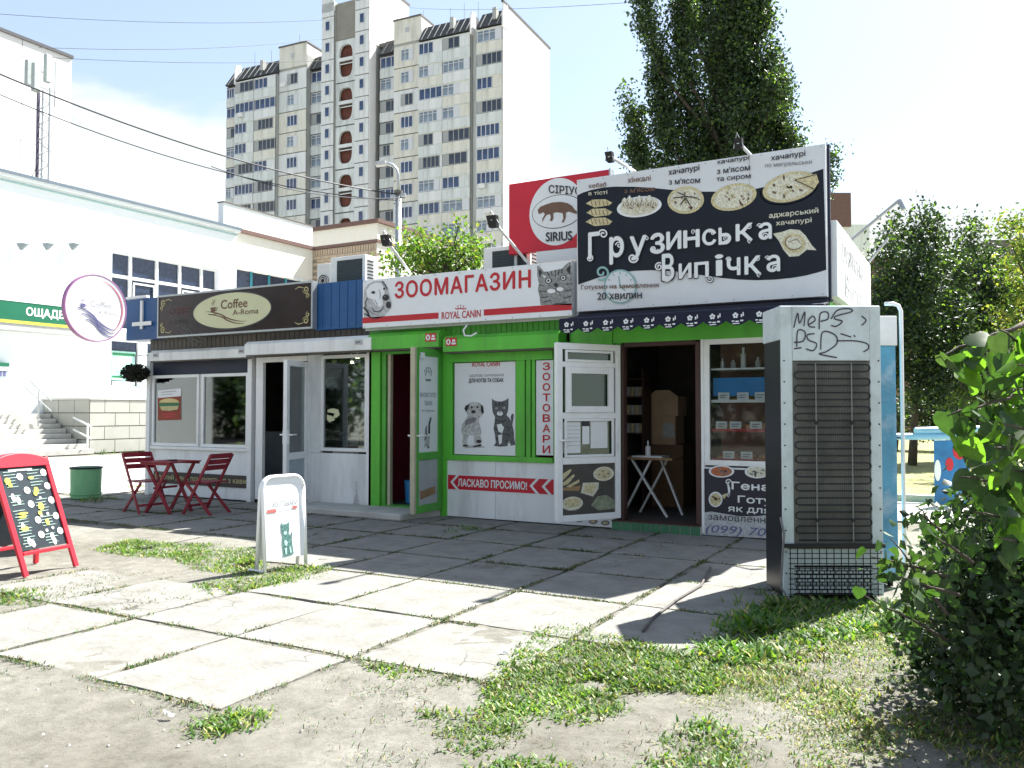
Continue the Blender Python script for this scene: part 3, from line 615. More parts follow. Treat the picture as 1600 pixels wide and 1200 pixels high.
# crown mark of dots and bars, then slogan lines, sitting-pet silhouette
U0, U1 = w_ - .1, .1          # left edge as seen = free edge
def uu(t): return U0 + (U1 - U0) * t
for i in range(5):
    a = R(150 - 30 * i); cx_, cz_ = .5 + .2 * math.cos(a), 1.9 + .09 * math.sin(a)
    dpoly([(uu(cx_ + .03 * math.cos(t)), cz_ + .015 * math.sin(t)) for t in [k * math.pi / 5 for k in range(10)]], ink_grey, 'crown_dot', gd)
    dpoly([(uu(cx_ - .02), cz_ - .02), (uu(cx_ + .02), cz_ - .02), (uu(.5 + (cx_ - .5) * .7 + .015), cz_ - .07), (uu(.5 + (cx_ - .5) * .7 - .015), cz_ - .07)], ink_grey, 'crown_bar', gd)
dpoly([(uu(.35), 1.84), (uu(.65), 1.84), (uu(.62), 1.81), (uu(.38), 1.81)], ink_grey, 'crown_band', gd)
dtext('МАЄМО ТЕПЛІ', uu(.1), uu(.9), 1.60, 1.66, ink_grey, gd); dtext('ТВАРИ', uu(.3), uu(.7), 1.49, 1.55, ink_grey, gd); dtext('тут люблять', uu(.15), uu(.85), 1.40, 1.44, ink_grey, gd)
dpoly([(uu(.30), 1.02), (uu(.36), 1.2), (uu(.44), 1.24), (uu(.46), 1.1), (uu(.42), 1.05)], ink_grey, 'pet_print', gd)
dpoly([(uu(.5), 1.12), (uu(.52), 1.26), (uu(.62), 1.34), (uu(.68), 1.33), (uu(.60), 1.24), (uu(.60), 1.12)], ink_dark, 'pet_print', gd)
dpoly([(uu(.3), .96), (uu(.56), .96), (uu(.6), 1.1), (uu(.4), 1.06)], ink_lgrey, 'pet_print', gd); dpoly([(uu(.28), .93), (uu(.4), .97), (uu(.48), .92), (uu(.6), .94), (uu(.4), .985)], ink_grey, 'pet_print', gd)
dpoly([(uu(.12), .27), (uu(.88), .32), (uu(.88), .42), (uu(.12), .38)], wood, 'patch', gd); dpoly([(uu(.02), 2.18), (uu(.25), 2.18), (uu(.25), 2.10), (uu(.02), 2.10)], ink_white, 'hours_sticker', gd, 12)
# interior bits: blue bucket, white poster
MB().cyl((X(619), 9.9, .1), (X(619), 9.9, .42), .1, 16, .12).build('bucket', mat('bucket_blue', (.04, .25, .55), .4), pk, smooth=False)
MB().box(X(624), X(640), 9.8, 9.82, 1.4, 2.05).build('wall_poster', ink_lgrey, pk)
# window poster with puppy and kitten
Z3 = lambda x_, y_: (560 + x_ / 3.3333, 500 + y_ / 3.3333)
Yp = YF - .01; xa, xb = X(709) + .02, X(808) - .02
MB().box(xa, xb, Yp, Yp + .01, .84, 2.06).build('window_poster', sign_white, pk)
S = Sheet('F', Yp, pk, uv=lambda a, c: FY(*Z3(a, c), Yp))
def crown(S, cx, cy, k, m, lay=1):
    P = [S.stroke([(cx - .8 * k, cy + .25 * k), (cx, cy + .1 * k), (cx + .8 * k, cy + .25 * k)], .22 * k)]
    out = P[0]
    for i in range(5):
        a = R(-150 + 30 * i); x_, y_ = cx + 1.2 * k * math.cos(a), cy + .75 * k + 1.35 * k * math.sin(a)
        out += [S.ell(x_, y_, .13 * k, .13 * k, 8)] + S.stroke([(x_, y_ + .2 * k), (cx + (x_ - cx) * .72, cy + .05 * k)], .1 * k)
    S.multi(out, m, 'crown_print', lay)
crown(S, 665, 206, 20, ink_red); S.letters('ROYAL CANIN', 594, 738, 221, 244, ink_red, name='lettering', bold=.015)
S.letters('ЗДОРОВЕ ХАРЧУВАННЯ', 578, 758, 284, 300, ink_grey); S.letters('ДЛЯ КОТІВ ТА СОБАК', 576, 757, 306, 330, ink_dark, bold=.02)
fur_l = mat('print_fur_light', (.46, .47, .46), .6, .45, 40); fur_d = mat('print_fur_dark', (.10, .105, .11), .6, .7, 45)
S.poly([(565, 445), (578, 432), (600, 427), (628, 430), (645, 442), (652, 470), (645, 495), (630, 510), (628, 535), (638, 560), (642, 590), (634, 602), (645, 628), (640, 642), (612, 648), (600, 640), (602, 615), (590, 598), (575, 605), (566, 630), (566, 650), (545, 655), (540, 640), (545, 605), (535, 575), (540, 545), (560, 515), (570, 500), (560, 475)], fur_l, 'puppy_print', 1)
S.multi([[(553, 462), (560, 445), (578, 440), (574, 460), (562, 480)], [(638, 440), (650, 450), (655, 480), (645, 492), (638, 470)], S.ell(592, 455, 6, 6, 10), S.ell(622, 453, 6, 6, 10), S.ell(600, 478, 11, 9, 12), S.ell(628, 632, 14, 9, 10), [(545, 652), (570, 648), (572, 658), (545, 660)], [(600, 655), (640, 645), (640, 658), (600, 662)]], ink_dark, 'puppy_detail', 2)
S.poly([(560, 520), (600, 505), (620, 515), (600, 535), (570, 545), (552, 560)], ink_grey, 'puppy_detail', 2)
S.poly([(578, 600), (600, 600), (604, 640), (585, 648), (570, 640)], sign_white, 'puppy_gap', 2)
def kitten(S, f=lambda x_, y_: (x_, y_), md=fur_d, mw=ink_white, mk=ink_dark):
    T = lambda L: [f(*p) for p in L]
    S.poly(T([(696, 408), (706, 418), (724, 424), (745, 424), (762, 420), (782, 407), (782, 440), (780, 470), (772, 495), (786, 510), (796, 525), (793, 505), (800, 488), (810, 490), (808, 515), (802, 545), (810, 580), (812, 620), (818, 650), (795, 655), (785, 630), (778, 640), (778, 656), (740, 660), (705, 655), (716, 640), (712, 600), (704, 565), (710, 530), (712, 505), (700, 480), (696, 445)]), md, 'kitten_print', 1)
    S.multi([T(S.ell(738, 487, 16, 12, 14)), T([(722, 545), (745, 540), (760, 560), (750, 590), (730, 580)]), T([(728, 600), (750, 596), (748, 640), (735, 650)]), T(S.ell(720, 460, 6, 5, 10)), T(S.ell(760, 458, 6, 5, 10))], mw, 'kitten_detail', 2)
    S.multi([T(S.ell(720, 460, 3, 4, 8)), T(S.ell(760, 458, 3, 4, 8)), T([(733, 478), (744, 478), (738, 485)])] + [T(q) for L in ([(715, 432), (720, 445)], [(735, 428), (738, 445)], [(755, 430), (752, 445)], [(715, 520), (740, 530), (770, 522)], [(712, 560), (725, 575)], [(770, 550), (790, 575)], [(765, 590), (790, 600)], [(715, 610), (725, 625)], [(765, 625), (785, 640)]) for q in S.stroke(L, 5)], mk, 'kitten_stripes', 3)
kitten(S)
S.poly([(540, 655), (640, 650), (660, 664), (560, 668)], ink_lgrey, 'print_shade', 1)
# vertical banner
xa, xb = X(839.5), X(866); MB().box(xa, xb, YF - .03, YF - .015, .86, 2.06).build('banner', sign_white, pk)
zt = 2.03
for i, chh in enumerate('ЗООТОВАРИ'):
    zc = zt - i * .131; letters(chh, X(850), X(861), zc - .092, zc, 'F', YF - .034, ink_red, pk, bold=.03)
# red arrow band with welcome words
Yb = YF - .027; S = Sheet('F', Yb, pk, uv=lambda a, c: FY(*Z3(a, c), Yb)); z0, z1 = .37, .56; xe = X(868)
flat([(X(701) + .005, z0), (xe, z0), (xe, z1), (X(701) + .005, z1)], Yb - .002, sign_red, pk, 'arrow_band')
def chev(xc, m=ink_white):
    h_ = .095; zc = (z0 + z1) / 2; t = .045
    return flat([(xc, zc), (xc + h_, z1), (xc + h_ + t, z1), (xc + t, zc), (xc + h_ + t, z0), (xc + h_, z0)], Yb - .005, m, pk, 'chevron')
for px in (706, 829, 848): chev(X(px))
letters('ЛАСКАВО ПРОСИМО!', X(718), X(825), .415, .515, 'F', Yb - .006, ink_white, pk, bold=.03)
frame_mb(X(701), xe + .0, z0 - .012, z1 + .012, Yb - .004, Yb, .012).build('band_edge', ink_white, pk)
# floor-level food poster behind the white door
MB().box(X(868), X(960), YF - .05, YF - .035, .015, .25).build('low_poster', sign_white, pk)
S = Sheet('F', YF - .05, pk)
S.multi([S.ell(927, 815, 7, 4, 12), S.ell(946, 817, 7, 4, 12), S.ell(905, 812, 7, 4, 12)], ink_grey, 'plate_print', 1); S.multi([S.ell(927, 815, 4, 2, 10), S.ell(946, 817, 4, 2, 10)], ink_food, 'food_print', 2)

# long white pet shop sign
YZ = 9.18
zs = thing('shop_sign', 'white pet shop sign with red lettering between a dog head and a cat head', 'sign', (x_at(567, YZ), YZ, 2.6))
x0, x1 = x_at(566, YZ), x_at(894, YZ); z0, z1 = z_at(730, 503, YZ), z_at(730, 422.5, YZ)
MB().box(x0, x1, YZ, YZ + .09, z0, z1).build('sign_board', sign_white, zs, bevel=.004)
MB().box(x0 - .02, x1 + .06, YZ + .09, YZ + .13, z0 - .03, z1 + .01).build('sign_frame', steel, zs)
for i in range(9):
    for zz in (z0 + .02, z1 - .02): MB().cyl((x0 + .04 + (x1 - x0 - .08) * i / 8, YZ - .004, zz), (x0 + .04 + (x1 - x0 - .08) * i / 8, YZ, zz), .008, 8).build('screw', steel, zs)
Q3 = lambda x_, y_: (560 + x_ / 4, 380 + y_ / 4); S = Sheet('F', YZ, zs, uv=lambda a, c: FY(*Q3(a, c), YZ))
hh = z1 - z0; u = lambda t: x0 + (x1 - x0) * t; v = lambda t: z0 + hh * t
xl_, xr_ = x_at(685, YZ), x_at(756, YZ); flat([(u(0), v(.10)), (xl_, v(.10)), (xl_, v(.22)), (u(0), v(.22))], YZ - .003, ink_red, zs, 'red_bar'); flat([(xr_, v(.10)), (u(1), v(.10)), (u(1), v(.22)), (xr_, v(.22))], YZ - .003, ink_red, zs, 'red_bar')
letters('ЗООМАГАЗИН', x_at(617, YZ), x_at(829, YZ), v(.57), v(.90), 'F', YZ - .004, ink_red, zs, bold=.03, space=1.1)
letters('ROYAL CANIN', x_at(690, YZ), x_at(751, YZ), v(.08), v(.22), 'F', YZ - .004, ink_red, zs, bold=.015); crown(S, 640, 405, 30, ink_red)
S.poly([(33, 340), (38, 290), (62, 255), (100, 238), (150, 236), (168, 255), (185, 290), (198, 330), (208, 375), (206, 405), (190, 425), (172, 440), (165, 458), (130, 468), (92, 462), (62, 458), (40, 470), (33, 440)], ink_lgrey, 'dog_print', 1)
S.poly([(50, 300), (75, 262), (110, 248), (145, 250), (160, 275), (168, 310), (150, 340), (155, 380), (140, 400), (110, 390), (90, 350), (60, 340)], sign_white, 'dog_light', 2)
S.multi([S.ell(95, 308, 13, 9), S.ell(163, 285, 6, 8), S.ell(173, 340, 21, 20), S.ell(190, 386, 16, 22)] + S.stroke([(85, 400), (100, 425), (130, 430), (150, 415), (160, 395)], 7, taper=True) + S.stroke([(150, 236), (170, 262), (182, 290)], 7) + S.stroke([(36, 400), (60, 430), (70, 460)], 12) + S.stroke([(40, 440), (80, 465), (120, 470)], 8) + S.stroke([(60, 340), (45, 370), (50, 400)], 5), ink_dark, 'dog_detail', 3)
S.multi([S.ell(92, 304, 4, 3, 8), S.ell(168, 333, 6, 4, 8)] + S.stroke([(100, 350), (120, 380), (118, 400)], 4, taper=True) + S.stroke([(130, 290), (140, 320), (138, 350)], 4, taper=True) + S.stroke([(60, 410), (90, 440), (120, 450)], 5, taper=True), ink_grey, 'dog_detail', 4)
S.poly([(1118, 140), (1135, 148), (1160, 178), (1185, 178), (1230, 168), (1275, 158), (1300, 130), (1330, 116), (1336, 180), (1338, 387), (1140, 387), (1132, 330), (1122, 290), (1128, 250), (1118, 200)], mat('print_tabby', (.25, .255, .25), .6, .55, 32), 'cat_print', 1)
S.multi([[(1125, 160), (1150, 180), (1135, 215)], [(1325, 135), (1300, 165), (1325, 200)], S.ell(1190, 235, 21, 19), S.ell(1282, 217, 20, 18), S.ell(1237, 262, 14, 12)] + sum([S.stroke(L, 6, taper=True) for L in ([(1180, 180), (1195, 210)], [(1205, 175), (1212, 205)], [(1232, 170), (1232, 215)], [(1255, 168), (1250, 200)], [(1278, 162), (1268, 190)], [(1135, 260), (1165, 270)], [(1130, 300), (1175, 300)], [(1140, 340), (1190, 335)], [(1150, 370), (1210, 355)], [(1300, 260), (1335, 250)], [(1295, 300), (1335, 290)], [(1285, 345), (1335, 330)], [(1230, 380), (1300, 372)], [(1237, 275), (1237, 295), (1215, 315)], [(1237, 295), (1260, 308)])], []), ink_dark, 'cat_detail', 2)
S.multi([S.ell(1190, 235, 14, 14), S.ell(1282, 217, 13, 13), S.ell(1208, 300, 26, 14), S.ell(1262, 288, 22, 13), [(1150, 200), (1175, 205), (1165, 220)]], ink_white, 'cat_detail', 3)
S.multi([S.ell(1190, 235, 7, 8), S.ell(1282, 217, 7, 8)], ink_dark, 'cat_detail', 4)
# ================================================================== BAKERY KIOSK
BA, BB = -4.415, -1.37
bk = thing('bakery_kiosk', 'green bakery kiosk with a wide open white door, display window and black menu panel', 'kiosk', (BA, YF, 0))
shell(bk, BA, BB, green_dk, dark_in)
MB().box(X(972), X(976), YF - .04, YF + .08, .12, 2.22).build('door_frame', mat('dark_wood_frame', (.07, .035, .03), .6), bk, bevel=.004)
MB().box(X(1088), X(1097), YF - .04, YF + .08, .12, 2.22).build('door_frame', MATS['dark_wood_frame'], bk, bevel=.004)
MB().box(X(976) + .002, X(1088) - .002, YF - .02, YF + .08, 2.19, 2.24).build('door_lintel', MATS['dark_wood_frame'], bk)
MB().box(X(960), BB, YF - .05, YF + .03, 2.24, 2.60).build('fascia', green, bk, bevel=.004)
MB().box(BA, X(960) - .003, YF - .06, YF + .03, 2.2, 2.60).build('fascia', green, bk, bevel=.004)
MB().box(X(1097), X(1101), YF - .05, YF + .05, .02, 2.24).build('post', white_pvc, bk)
MB().box(X(1101), BB, YF - .02, YF + .03, .02, .78).build('wall_panel', white_sheet, bk)
# step with green tiles
MB().box(X(960), X(1097), YF - .10, YF + .1, 0, .1).build('step', step_conc, bk)
n = 9; w = (X(1097) - X(960)) / n
tile_me = None
for i in range(n):
    xx = X(960) + i * w
    o = MB().box(xx + .005, xx + w - .005, YF - .112, YF - .101, .003, .1).build('tile', tile_green, bk, bevel=.003)
MB().box(X(960), X(1097), YF - .112, YF + .1, .1, .115).build('doorstep', MATS['dark_wood_frame'], bk)
# display window
x0, x1 = X(1101), BB - .06
window(bk, x0, x1, .80, 2.24, white_pvc, glass_clear, t=.06)
yb = YF + .5
MB().box(x0 + .05, x1 - .05, yb, yb + .02, .8, 2.22).build('display_back', mat('display_back', (.20, .10, .075), .7, .3, 5), bk)
shelf_z = [.86, 1.20, 1.53, 1.90]
redshelf = mat('red_shelf', (.5, .04, .05), .5)
for i, z in enumerate(shelf_z):
    MB().box(x0 + .06, x1 - .06, YF + .06, yb, z - .012, z + .008).build('shelf', (white_pvc, redshelf, white_pvc, white_pvc)[i], bk)
MB().box(x0 + .07, x1 - .07, YF + .1, YF + .12, 1.59, 1.80).build('blue_strip', mat('blue_strip', (.03, .25, .60), .5), bk)
bun = mat('baked_crust', (.60, .27, .11), .55, .35, 9); tag_m = ink_white
for z in (1.205, 1.535, .865): MB().box(x0 + .06, x1 - .06, YF + .052, YF + .058, z - .02, z + .012).build('shelf_edge', redshelf if z != 1.535 else white_pvc, bk)
random.seed(4)
ORD = ['first', 'second', 'third', 'fourth', 'fifth', 'sixth', 'seventh', 'eighth', 'ninth', 'tenth', 'eleventh']
for zi, z in ((0, .868), (1, 1.21), (2, 1.54)):
    xx = x0 + .14; nb_ = 0
    while xx < x1 - .12:
        r_ = random.uniform(.05, .075); b = MB(); pts = []
        prof = [(r_ * .75, 0), (r_, r_ * .25), (r_ * .9, r_ * .6), (r_ * .55, r_ * .85), (.002, r_ * .95)]; nn = 10
        vs = [(pr * math.cos(2 * math.pi * j / nn) * 1.2, pr * math.sin(2 * math.pi * j / nn), zz) for pr, zz in prof for j in range(nn)]
        b.add(vs, [(i * nn + j, i * nn + (j + 1) % nn, (i + 1) * nn + (j + 1) % nn, (i + 1) * nn + j) for i in range(len(prof) - 1) for j in range(nn)])
        o = b.build('bun', bun, None, (xx, YF + .28 + random.uniform(-.06, .06), z), smooth=True); o.data.name = 'bun'
        tag(o, 'browned bun on the %s display shelf, %s from the left' % (('lowest', 'middle', 'blue backed upper')[zi], ORD[nb_]), 'bun', 'buns in the display window'); nb_ += 1
        xx += random.uniform(.13, .17)
for z, ps in ((.875, (1135, 1163)), (1.215, (1124, 1146, 1178)), (1.545, (1128, 1158, 1186))):
    for k, px in enumerate(ps):
        xx, w = X(px), .065; o = MB().box(xx - w, xx + w, YF + .075, YF + .08, z, z + .085).build('price_card', ink_white, None, (0, 0, 0)); o.data.transform(Matrix.Translation((-xx, -(YF + .075), -z))); o.location = (xx, YF + .075, z); W[o.name] = Vector(o.location)
        tag(o, 'white price card on the %s display shelf edge, %s from the left' % ({.875: 'lowest', 1.215: 'middle', 1.545: 'blue backed upper'}[z], ORD[k]), 'price card', 'price cards on the shelf edges')
        for q in range(2): MB().box(xx - w * .7, xx + w * (.6 - .3 * q), YF + .072, YF + .074, z + .05 - q * .025, z + .058 - q * .025).build('ink_line', ink_dark if k != 1 else dblue, o)
for k, (px, hgt) in enumerate(((1122, .12), (1139, .1), (1155, .24), (1178, .12))):
    xx = X(px); r_ = .03; b = MB().cyl((xx, YF + .2, 1.91), (xx, YF + .2, 1.91 + hgt * .7), r_, 12).cyl((xx, YF + .2, 1.91 + hgt * .7), (xx, YF + .2, 1.91 + hgt), r_ * .5, 12)
    o = b.build('bottle', (steel, ink_lgrey, ink_white, ink_lgrey)[k], None, (0, 0, 0)); o.data.transform(Matrix.Translation((-xx, -(YF + .2), -1.91))); o.location = (xx, YF + .2, 1.91)
    tag(o, ['squat grey jar at the left of the top display shelf', 'low pale jar second on the top display shelf', 'tall white bottle on the top display shelf', 'low pale jar right of the tall white bottle'][k], 'jar', 'jars on the top display shelf')
# black menu panel under the window
YM = YF - .03; x0, x1 = X(1098, YM), BB
MB().box(x0, x1, YM - .012, YM + .008, .03, .76).build('menu_panel', mat('menu_slate', (.025, .022, .035), .5, .15), bk)
ym = YM - .012; QQ = lambda x_, y_: (820 + x_ / 3.158, 500 + y_ / 3.158); S = Sheet('F', ym, bk, uv=lambda a, c: FY(*QQ(a, c), ym))
S.poly([(882, 950), (920, 945), (980, 955), (1060, 968), (1140, 968), (1200, 962), (1500, 955), (1500, 1100), (1195, 1078), (882, 1060)], ink_lgrey, 'wave_print', 1)
def plate(S, cx, cy, rx, ry, food=ink_food, lay=2, seed=1, rot=0, rim=ink_white):
    S.poly(S.ell(cx, cy, rx, ry, rot=rot), rim, 'plate_print', lay); S.poly(S.ell(cx, cy, rx * .82, ry * .8, rot=rot), food, 'food_print', lay + 1)
    rr = random.Random(seed); P = []
    for i in range(9):
        a = rr.uniform(0, 6.28); d = rr.uniform(.1, .6); P.append(S.ell(cx + rx * d * math.cos(a), cy + ry * d * math.sin(a), rx * rr.uniform(.08, .2), ry * rr.uniform(.06, .16), 7, rot=rr.uniform(0, 90)))
    S.multi(P, ink_brown if food is ink_food else ink_grey, 'food_marks', lay + 2)
plate(S, 971, 747, 63, 30, mat('ink_meat', (.4, .12, .05), .6, .4, 20), seed=3); plate(S, 1148, 749, 62, 32, ink_food2, seed=4)
plate(S, 942, 885, 34, 38, ink_food, seed=5); S.poly([(970, 865), (1003, 852), (985, 885)], ink_food, 'food_print', 3)
S.multi(S.stroke([(1000, 800), (1008, 830), (1010, 865)], 12, taper=True) + S.stroke(S.spiral(1004, 800, 16, 1.2, 0, -1), 5) + S.stroke(S.spiral(1008, 862, 10, 1.1, 90), 4), ink_white, 'swirl_print', 2)
S.letters('Генацвале', 1022, 1470, 798, 842, ink_white, bold=.03); S.letters('Готуємо', 1052, 1380, 866, 910, ink_white, bold=.02); S.letters('як для себе', 1004, 1400, 912, 950, ink_white, bold=.02)
S.letters('замовлення за тел.', 905, 1420, 960, 985, ink_dark); S.letters('(099) 704 21 35', 893, 1480, 1008, 1058, dblue, shear=.25)
# white door, wide open
hx, hy = X(970), YF - .06; fx, fy = -4.26, 8.69; w_ = math.hypot(fx - hx, fy - hy); a_ = math.atan2(fy - hy, fx - hx); MD = Matrix.Translation((hx, hy, 0)) @ Matrix.Rotation(a_, 4, 'Z')
DB, DT = .14, 2.21
fb = frame_mb(0, w_, DB, DT, -.035, .035, .075)
for z0_, z1_ in ((.80, .88), (1.33, 1.40), (1.93, 1.99)): fb.box(.075, w_ - .075, -.033, .033, z0_, z1_)
wd = local_part(fb, 'door', white_pvc, bk, MD, bevel=.006)
local_part(frame_mb(.11, w_ - .11, 1.40, 1.93, .02, .055, .075), 'vent_sash', white_pvc, wd, MD, bevel=.005)
local_part(frame_mb(.11, w_ - .11, 1.99, 2.13, .02, .045, .03), 'top_sash', white_pvc, wd, MD, bevel=.005); local_part(frame_mb(.10, w_ - .10, .88, 1.33, .02, .042, .03), 'middle_sash', white_pvc, wd, MD, bevel=.005)
for z0_, z1_ in ((.88, 1.33), (1.40, 1.93), (1.99, 2.13)): local_part(MB().box(.075, w_ - .075, -.006, .006, z0_, z1_), 'pane', door_glass, wd, MD)
local_part(MB().box(.075, w_ - .075, -.01, .012, DB + .075, .80), 'food_poster', mat('poster_ground_dark', (.06, .055, .05), .5, .2, 6), wd, MD)
def DS(lay0=.012): return Sheet('F', 0, wd, uv=None)
def dl2(u_, v_, lay): return tuple(MD @ Vector((u_, .013 + .002 * lay, v_)))
UL, UR = w_ - .075, .075
def dm(x_, y_): # zoom pixels on the door: (188..426, 682..950)
    return UL + (UR - UL) * (x_ - 188) / 238, .80 + (DB + .075 - .80) * (y_ - 682) / 262
def dpolys(polys, m, name, lay):
    for p in polys: MB().poly([dl2(*dm(a, c), lay) for a, c in p]).build(name, m, wd)
E_ = lambda cx, cy, rx, ry, n=20, rot=0: Sheet.ell(None, cx, cy, rx, ry, n, rot)
dpolys([[(190, 730), (225, 705), (230, 715), (200, 755), (190, 760)], [(192, 775), (240, 732), (244, 742), (215, 782), (192, 792)], [(205, 795), (262, 762), (265, 775), (225, 800)]], ink_food, 'bread_print', 1)
dpolys([E_(374, 738, 48, 38), E_(232, 885, 48, 36)], ink_food2, 'khachapuri_print', 1); dpolys([E_(374, 738, 36, 28), E_(232, 880, 36, 24)], ink_food, 'cheese_print', 2)
dpolys([[(280, 780), (352, 782), (350, 815), (325, 855), (270, 832)]], ink_food2, 'khachapuri_print', 1); dpolys([[(290, 790), (340, 792), (322, 840), (282, 825)]], ink_food, 'cheese_print', 2)
dpolys([[(315, 900), (345, 855), (385, 850), (424, 880), (424, 925), (350, 930)]], mat('ink_herbs', (.22, .25, .17), .6, .4, 20), 'khachapuri_print', 1); dpolys([[(190, 800), (270, 795), (262, 822), (190, 815)]], wood, 'board_print', 1)
dpolys([E_(374 + 22 * math.cos(a), 738 + 16 * math.sin(a), 7, 4, 8) for a in (0, 1.5, 3, 4.5)], ink_grey, 'khachapuri_marks', 3)
# two sheets and a phone number card on the middle pane
for a0, a1, z0_, z1_ in ((.11, .37, .93, 1.29), (.53, .80, .98, 1.30)): local_part(MB().box(w_ * (1 - a1), w_ * (1 - a0), .008, .012, z0_, z1_), 'notice_sheet', ink_white, wd, MD)
local_part(MB().box(w_ * (1 - .51), w_ * (1 - .40), .008, .013, 1.03, 1.24), 'notice_card', ink_white, wd, MD); local_part(MB().box(w_ * (1 - .51), w_ * (1 - .40), .007, .012, 1.24, 1.3), 'notice_card', ink_dark, wd, MD)
for i in range(6): local_part(MB().box(w_ * (1 - .36), w_ * (1 - .14), .0125, .0135, 1.24 - i * .045, 1.247 - i * .045), 'ink_line', ink_lgrey, wd, MD)
local_part(MB().tube([(w_ - .045, .035, 1.08), (w_ - .045, .09, 1.08), (w_ - .17, .09, 1.08)], .012).tube([(w_ - .045, -.035, 1.08), (w_ - .045, -.09, 1.08), (w_ - .17, -.09, 1.08)], .012).box(w_ - .065, w_ - .025, .035, .04, .92, 1.15), 'handle', white_pvc, wd, MD)
local_part(MB().box(w_ / 2 - .06, w_ / 2 + .06, .056, .07, 1.875, 1.895), 'vent_handle', white_pvc, wd, MD)
for zz in (.4, 1.2, 2.0): MB().cyl((hx, hy - .05, zz - .06), (hx, hy - .05, zz + .06), .016).build('hinge', white_pvc, wd)
# things inside the bakery
def loose(mb, name, m, label, cat, base, group=None, parts=(), bevel=0):
    t = thing(name, label, cat, base, group=group)
    mb.build('body', m, t, bevel=bevel)
    for nm, mm, q in parts: q.build(nm, mm, t)
    return t
xx, yy = X(1022, 10.3), 10.3
tb = thing('folding_table', 'pale folding table with crossed white legs just inside the bakery door', 'table', (xx, yy, .09))
x0, x1 = X(978, yy), X(1058, yy)
MB().box(x0, x1, yy - .22, yy + .22, .80, .83).build('tabletop', wood, tb, bevel=.004); MB().box(X(995, yy), X(1042, yy), yy - .2, yy + .1, .831, .85).build('cloth', white_pvc, tb)
for (xa_, xb_, dy) in ((X(994, yy), X(1048, yy), -.16), (X(1022, yy), X(979, yy), -.13), (X(1026, yy), X(1060, yy), .14), (X(1036, yy), X(992, yy), .17)):
    MB().beam((xa_, yy + dy, .80), (xb_, yy + dy, .09), .035, .025).build('leg', white_pvc, tb)
loose(MB().cyl((X(1016, yy), yy - .1, .85), (X(1016, yy), yy - .1, .97), .035, 12).cyl((X(1016, yy), yy - .1, .97), (X(1016, yy), yy - .1, 1.04), .012, 8), 'soap_bottle', white_pvc, 'small white pump bottle on the folding table', 'bottle', (X(1016, yy), yy - .1, .85))
for (px0, px1, z0_, z1_, yy2, lab) in ((1022, 1062, .95, 1.35, 11.5, 'large cardboard box on the stack inside the bakery, lower one'), (1020, 1066, 1.352, 1.62, 11.5, 'open cardboard box on top of the stack inside the bakery')):
    xa_, xb_ = X(px0, yy2), X(px1, yy2); bx_ = loose(MB().box(xa_, xb_, yy2 - .2, yy2 + .2, z0_, z1_), 'cardboard_box', card, lab, 'box', ((xa_ + xb_) / 2, yy2, z0_), 'cardboard boxes in the bakery')
    if z1_ > 1.5: MB().prism([(xa_, yy2 - .2, z1_), (xa_ + .12, yy2 - .22, z1_ + .09), (xb_ - .12, yy2 - .22, z1_ + .09), (xb_, yy2 - .2, z1_)], (0, .01, 0)).build('flap', card, bx_)
    else: MB().box(xa_ + .2, xa_ + .36, yy2 - .204, yy2 - .201, z0_ + .1, z0_ + .3).build('label', ink_lgrey, bx_)
st = loose(MB().box(X(1015, 11.5), X(1075, 11.5), 11.25, 11.75, .09, .948), 'low_cupboard', MATS['brown_cupboard'], 'dark low cupboard under the cardboard boxes in the bakery', 'cupboard', (X(1040, 11.5), 11.5, .09))
sr = thing('storage_rack', 'dim storage rack of jars at the back left of the bakery doorway', 'rack', (X(990, 11.0), 11.0, .09))
for z in (1.1, 1.35, 1.6, 1.85): MB().box(X(974, 11), X(1010, 11), 10.85, 11.15, z, z + .02).build('shelf', MATS['dark_wood_frame'], sr)
for z in (1.12, 1.37, 1.62):
    for k in range(5): xx2 = X(977 + 7 * k, 11); MB().cyl((xx2, 10.93, z), (xx2, 10.93, z + .13), .035, 10).build('jar', ink_lgrey if (k + int(z * 4)) % 2 else ink_food, sr)
for xx2 in (X(974, 11), X(1010, 11)): MB().box(xx2 - .015, xx2 + .015, 10.85, 11.15, .09, 2.0).build('upright', MATS['dark_wood_frame'], sr)
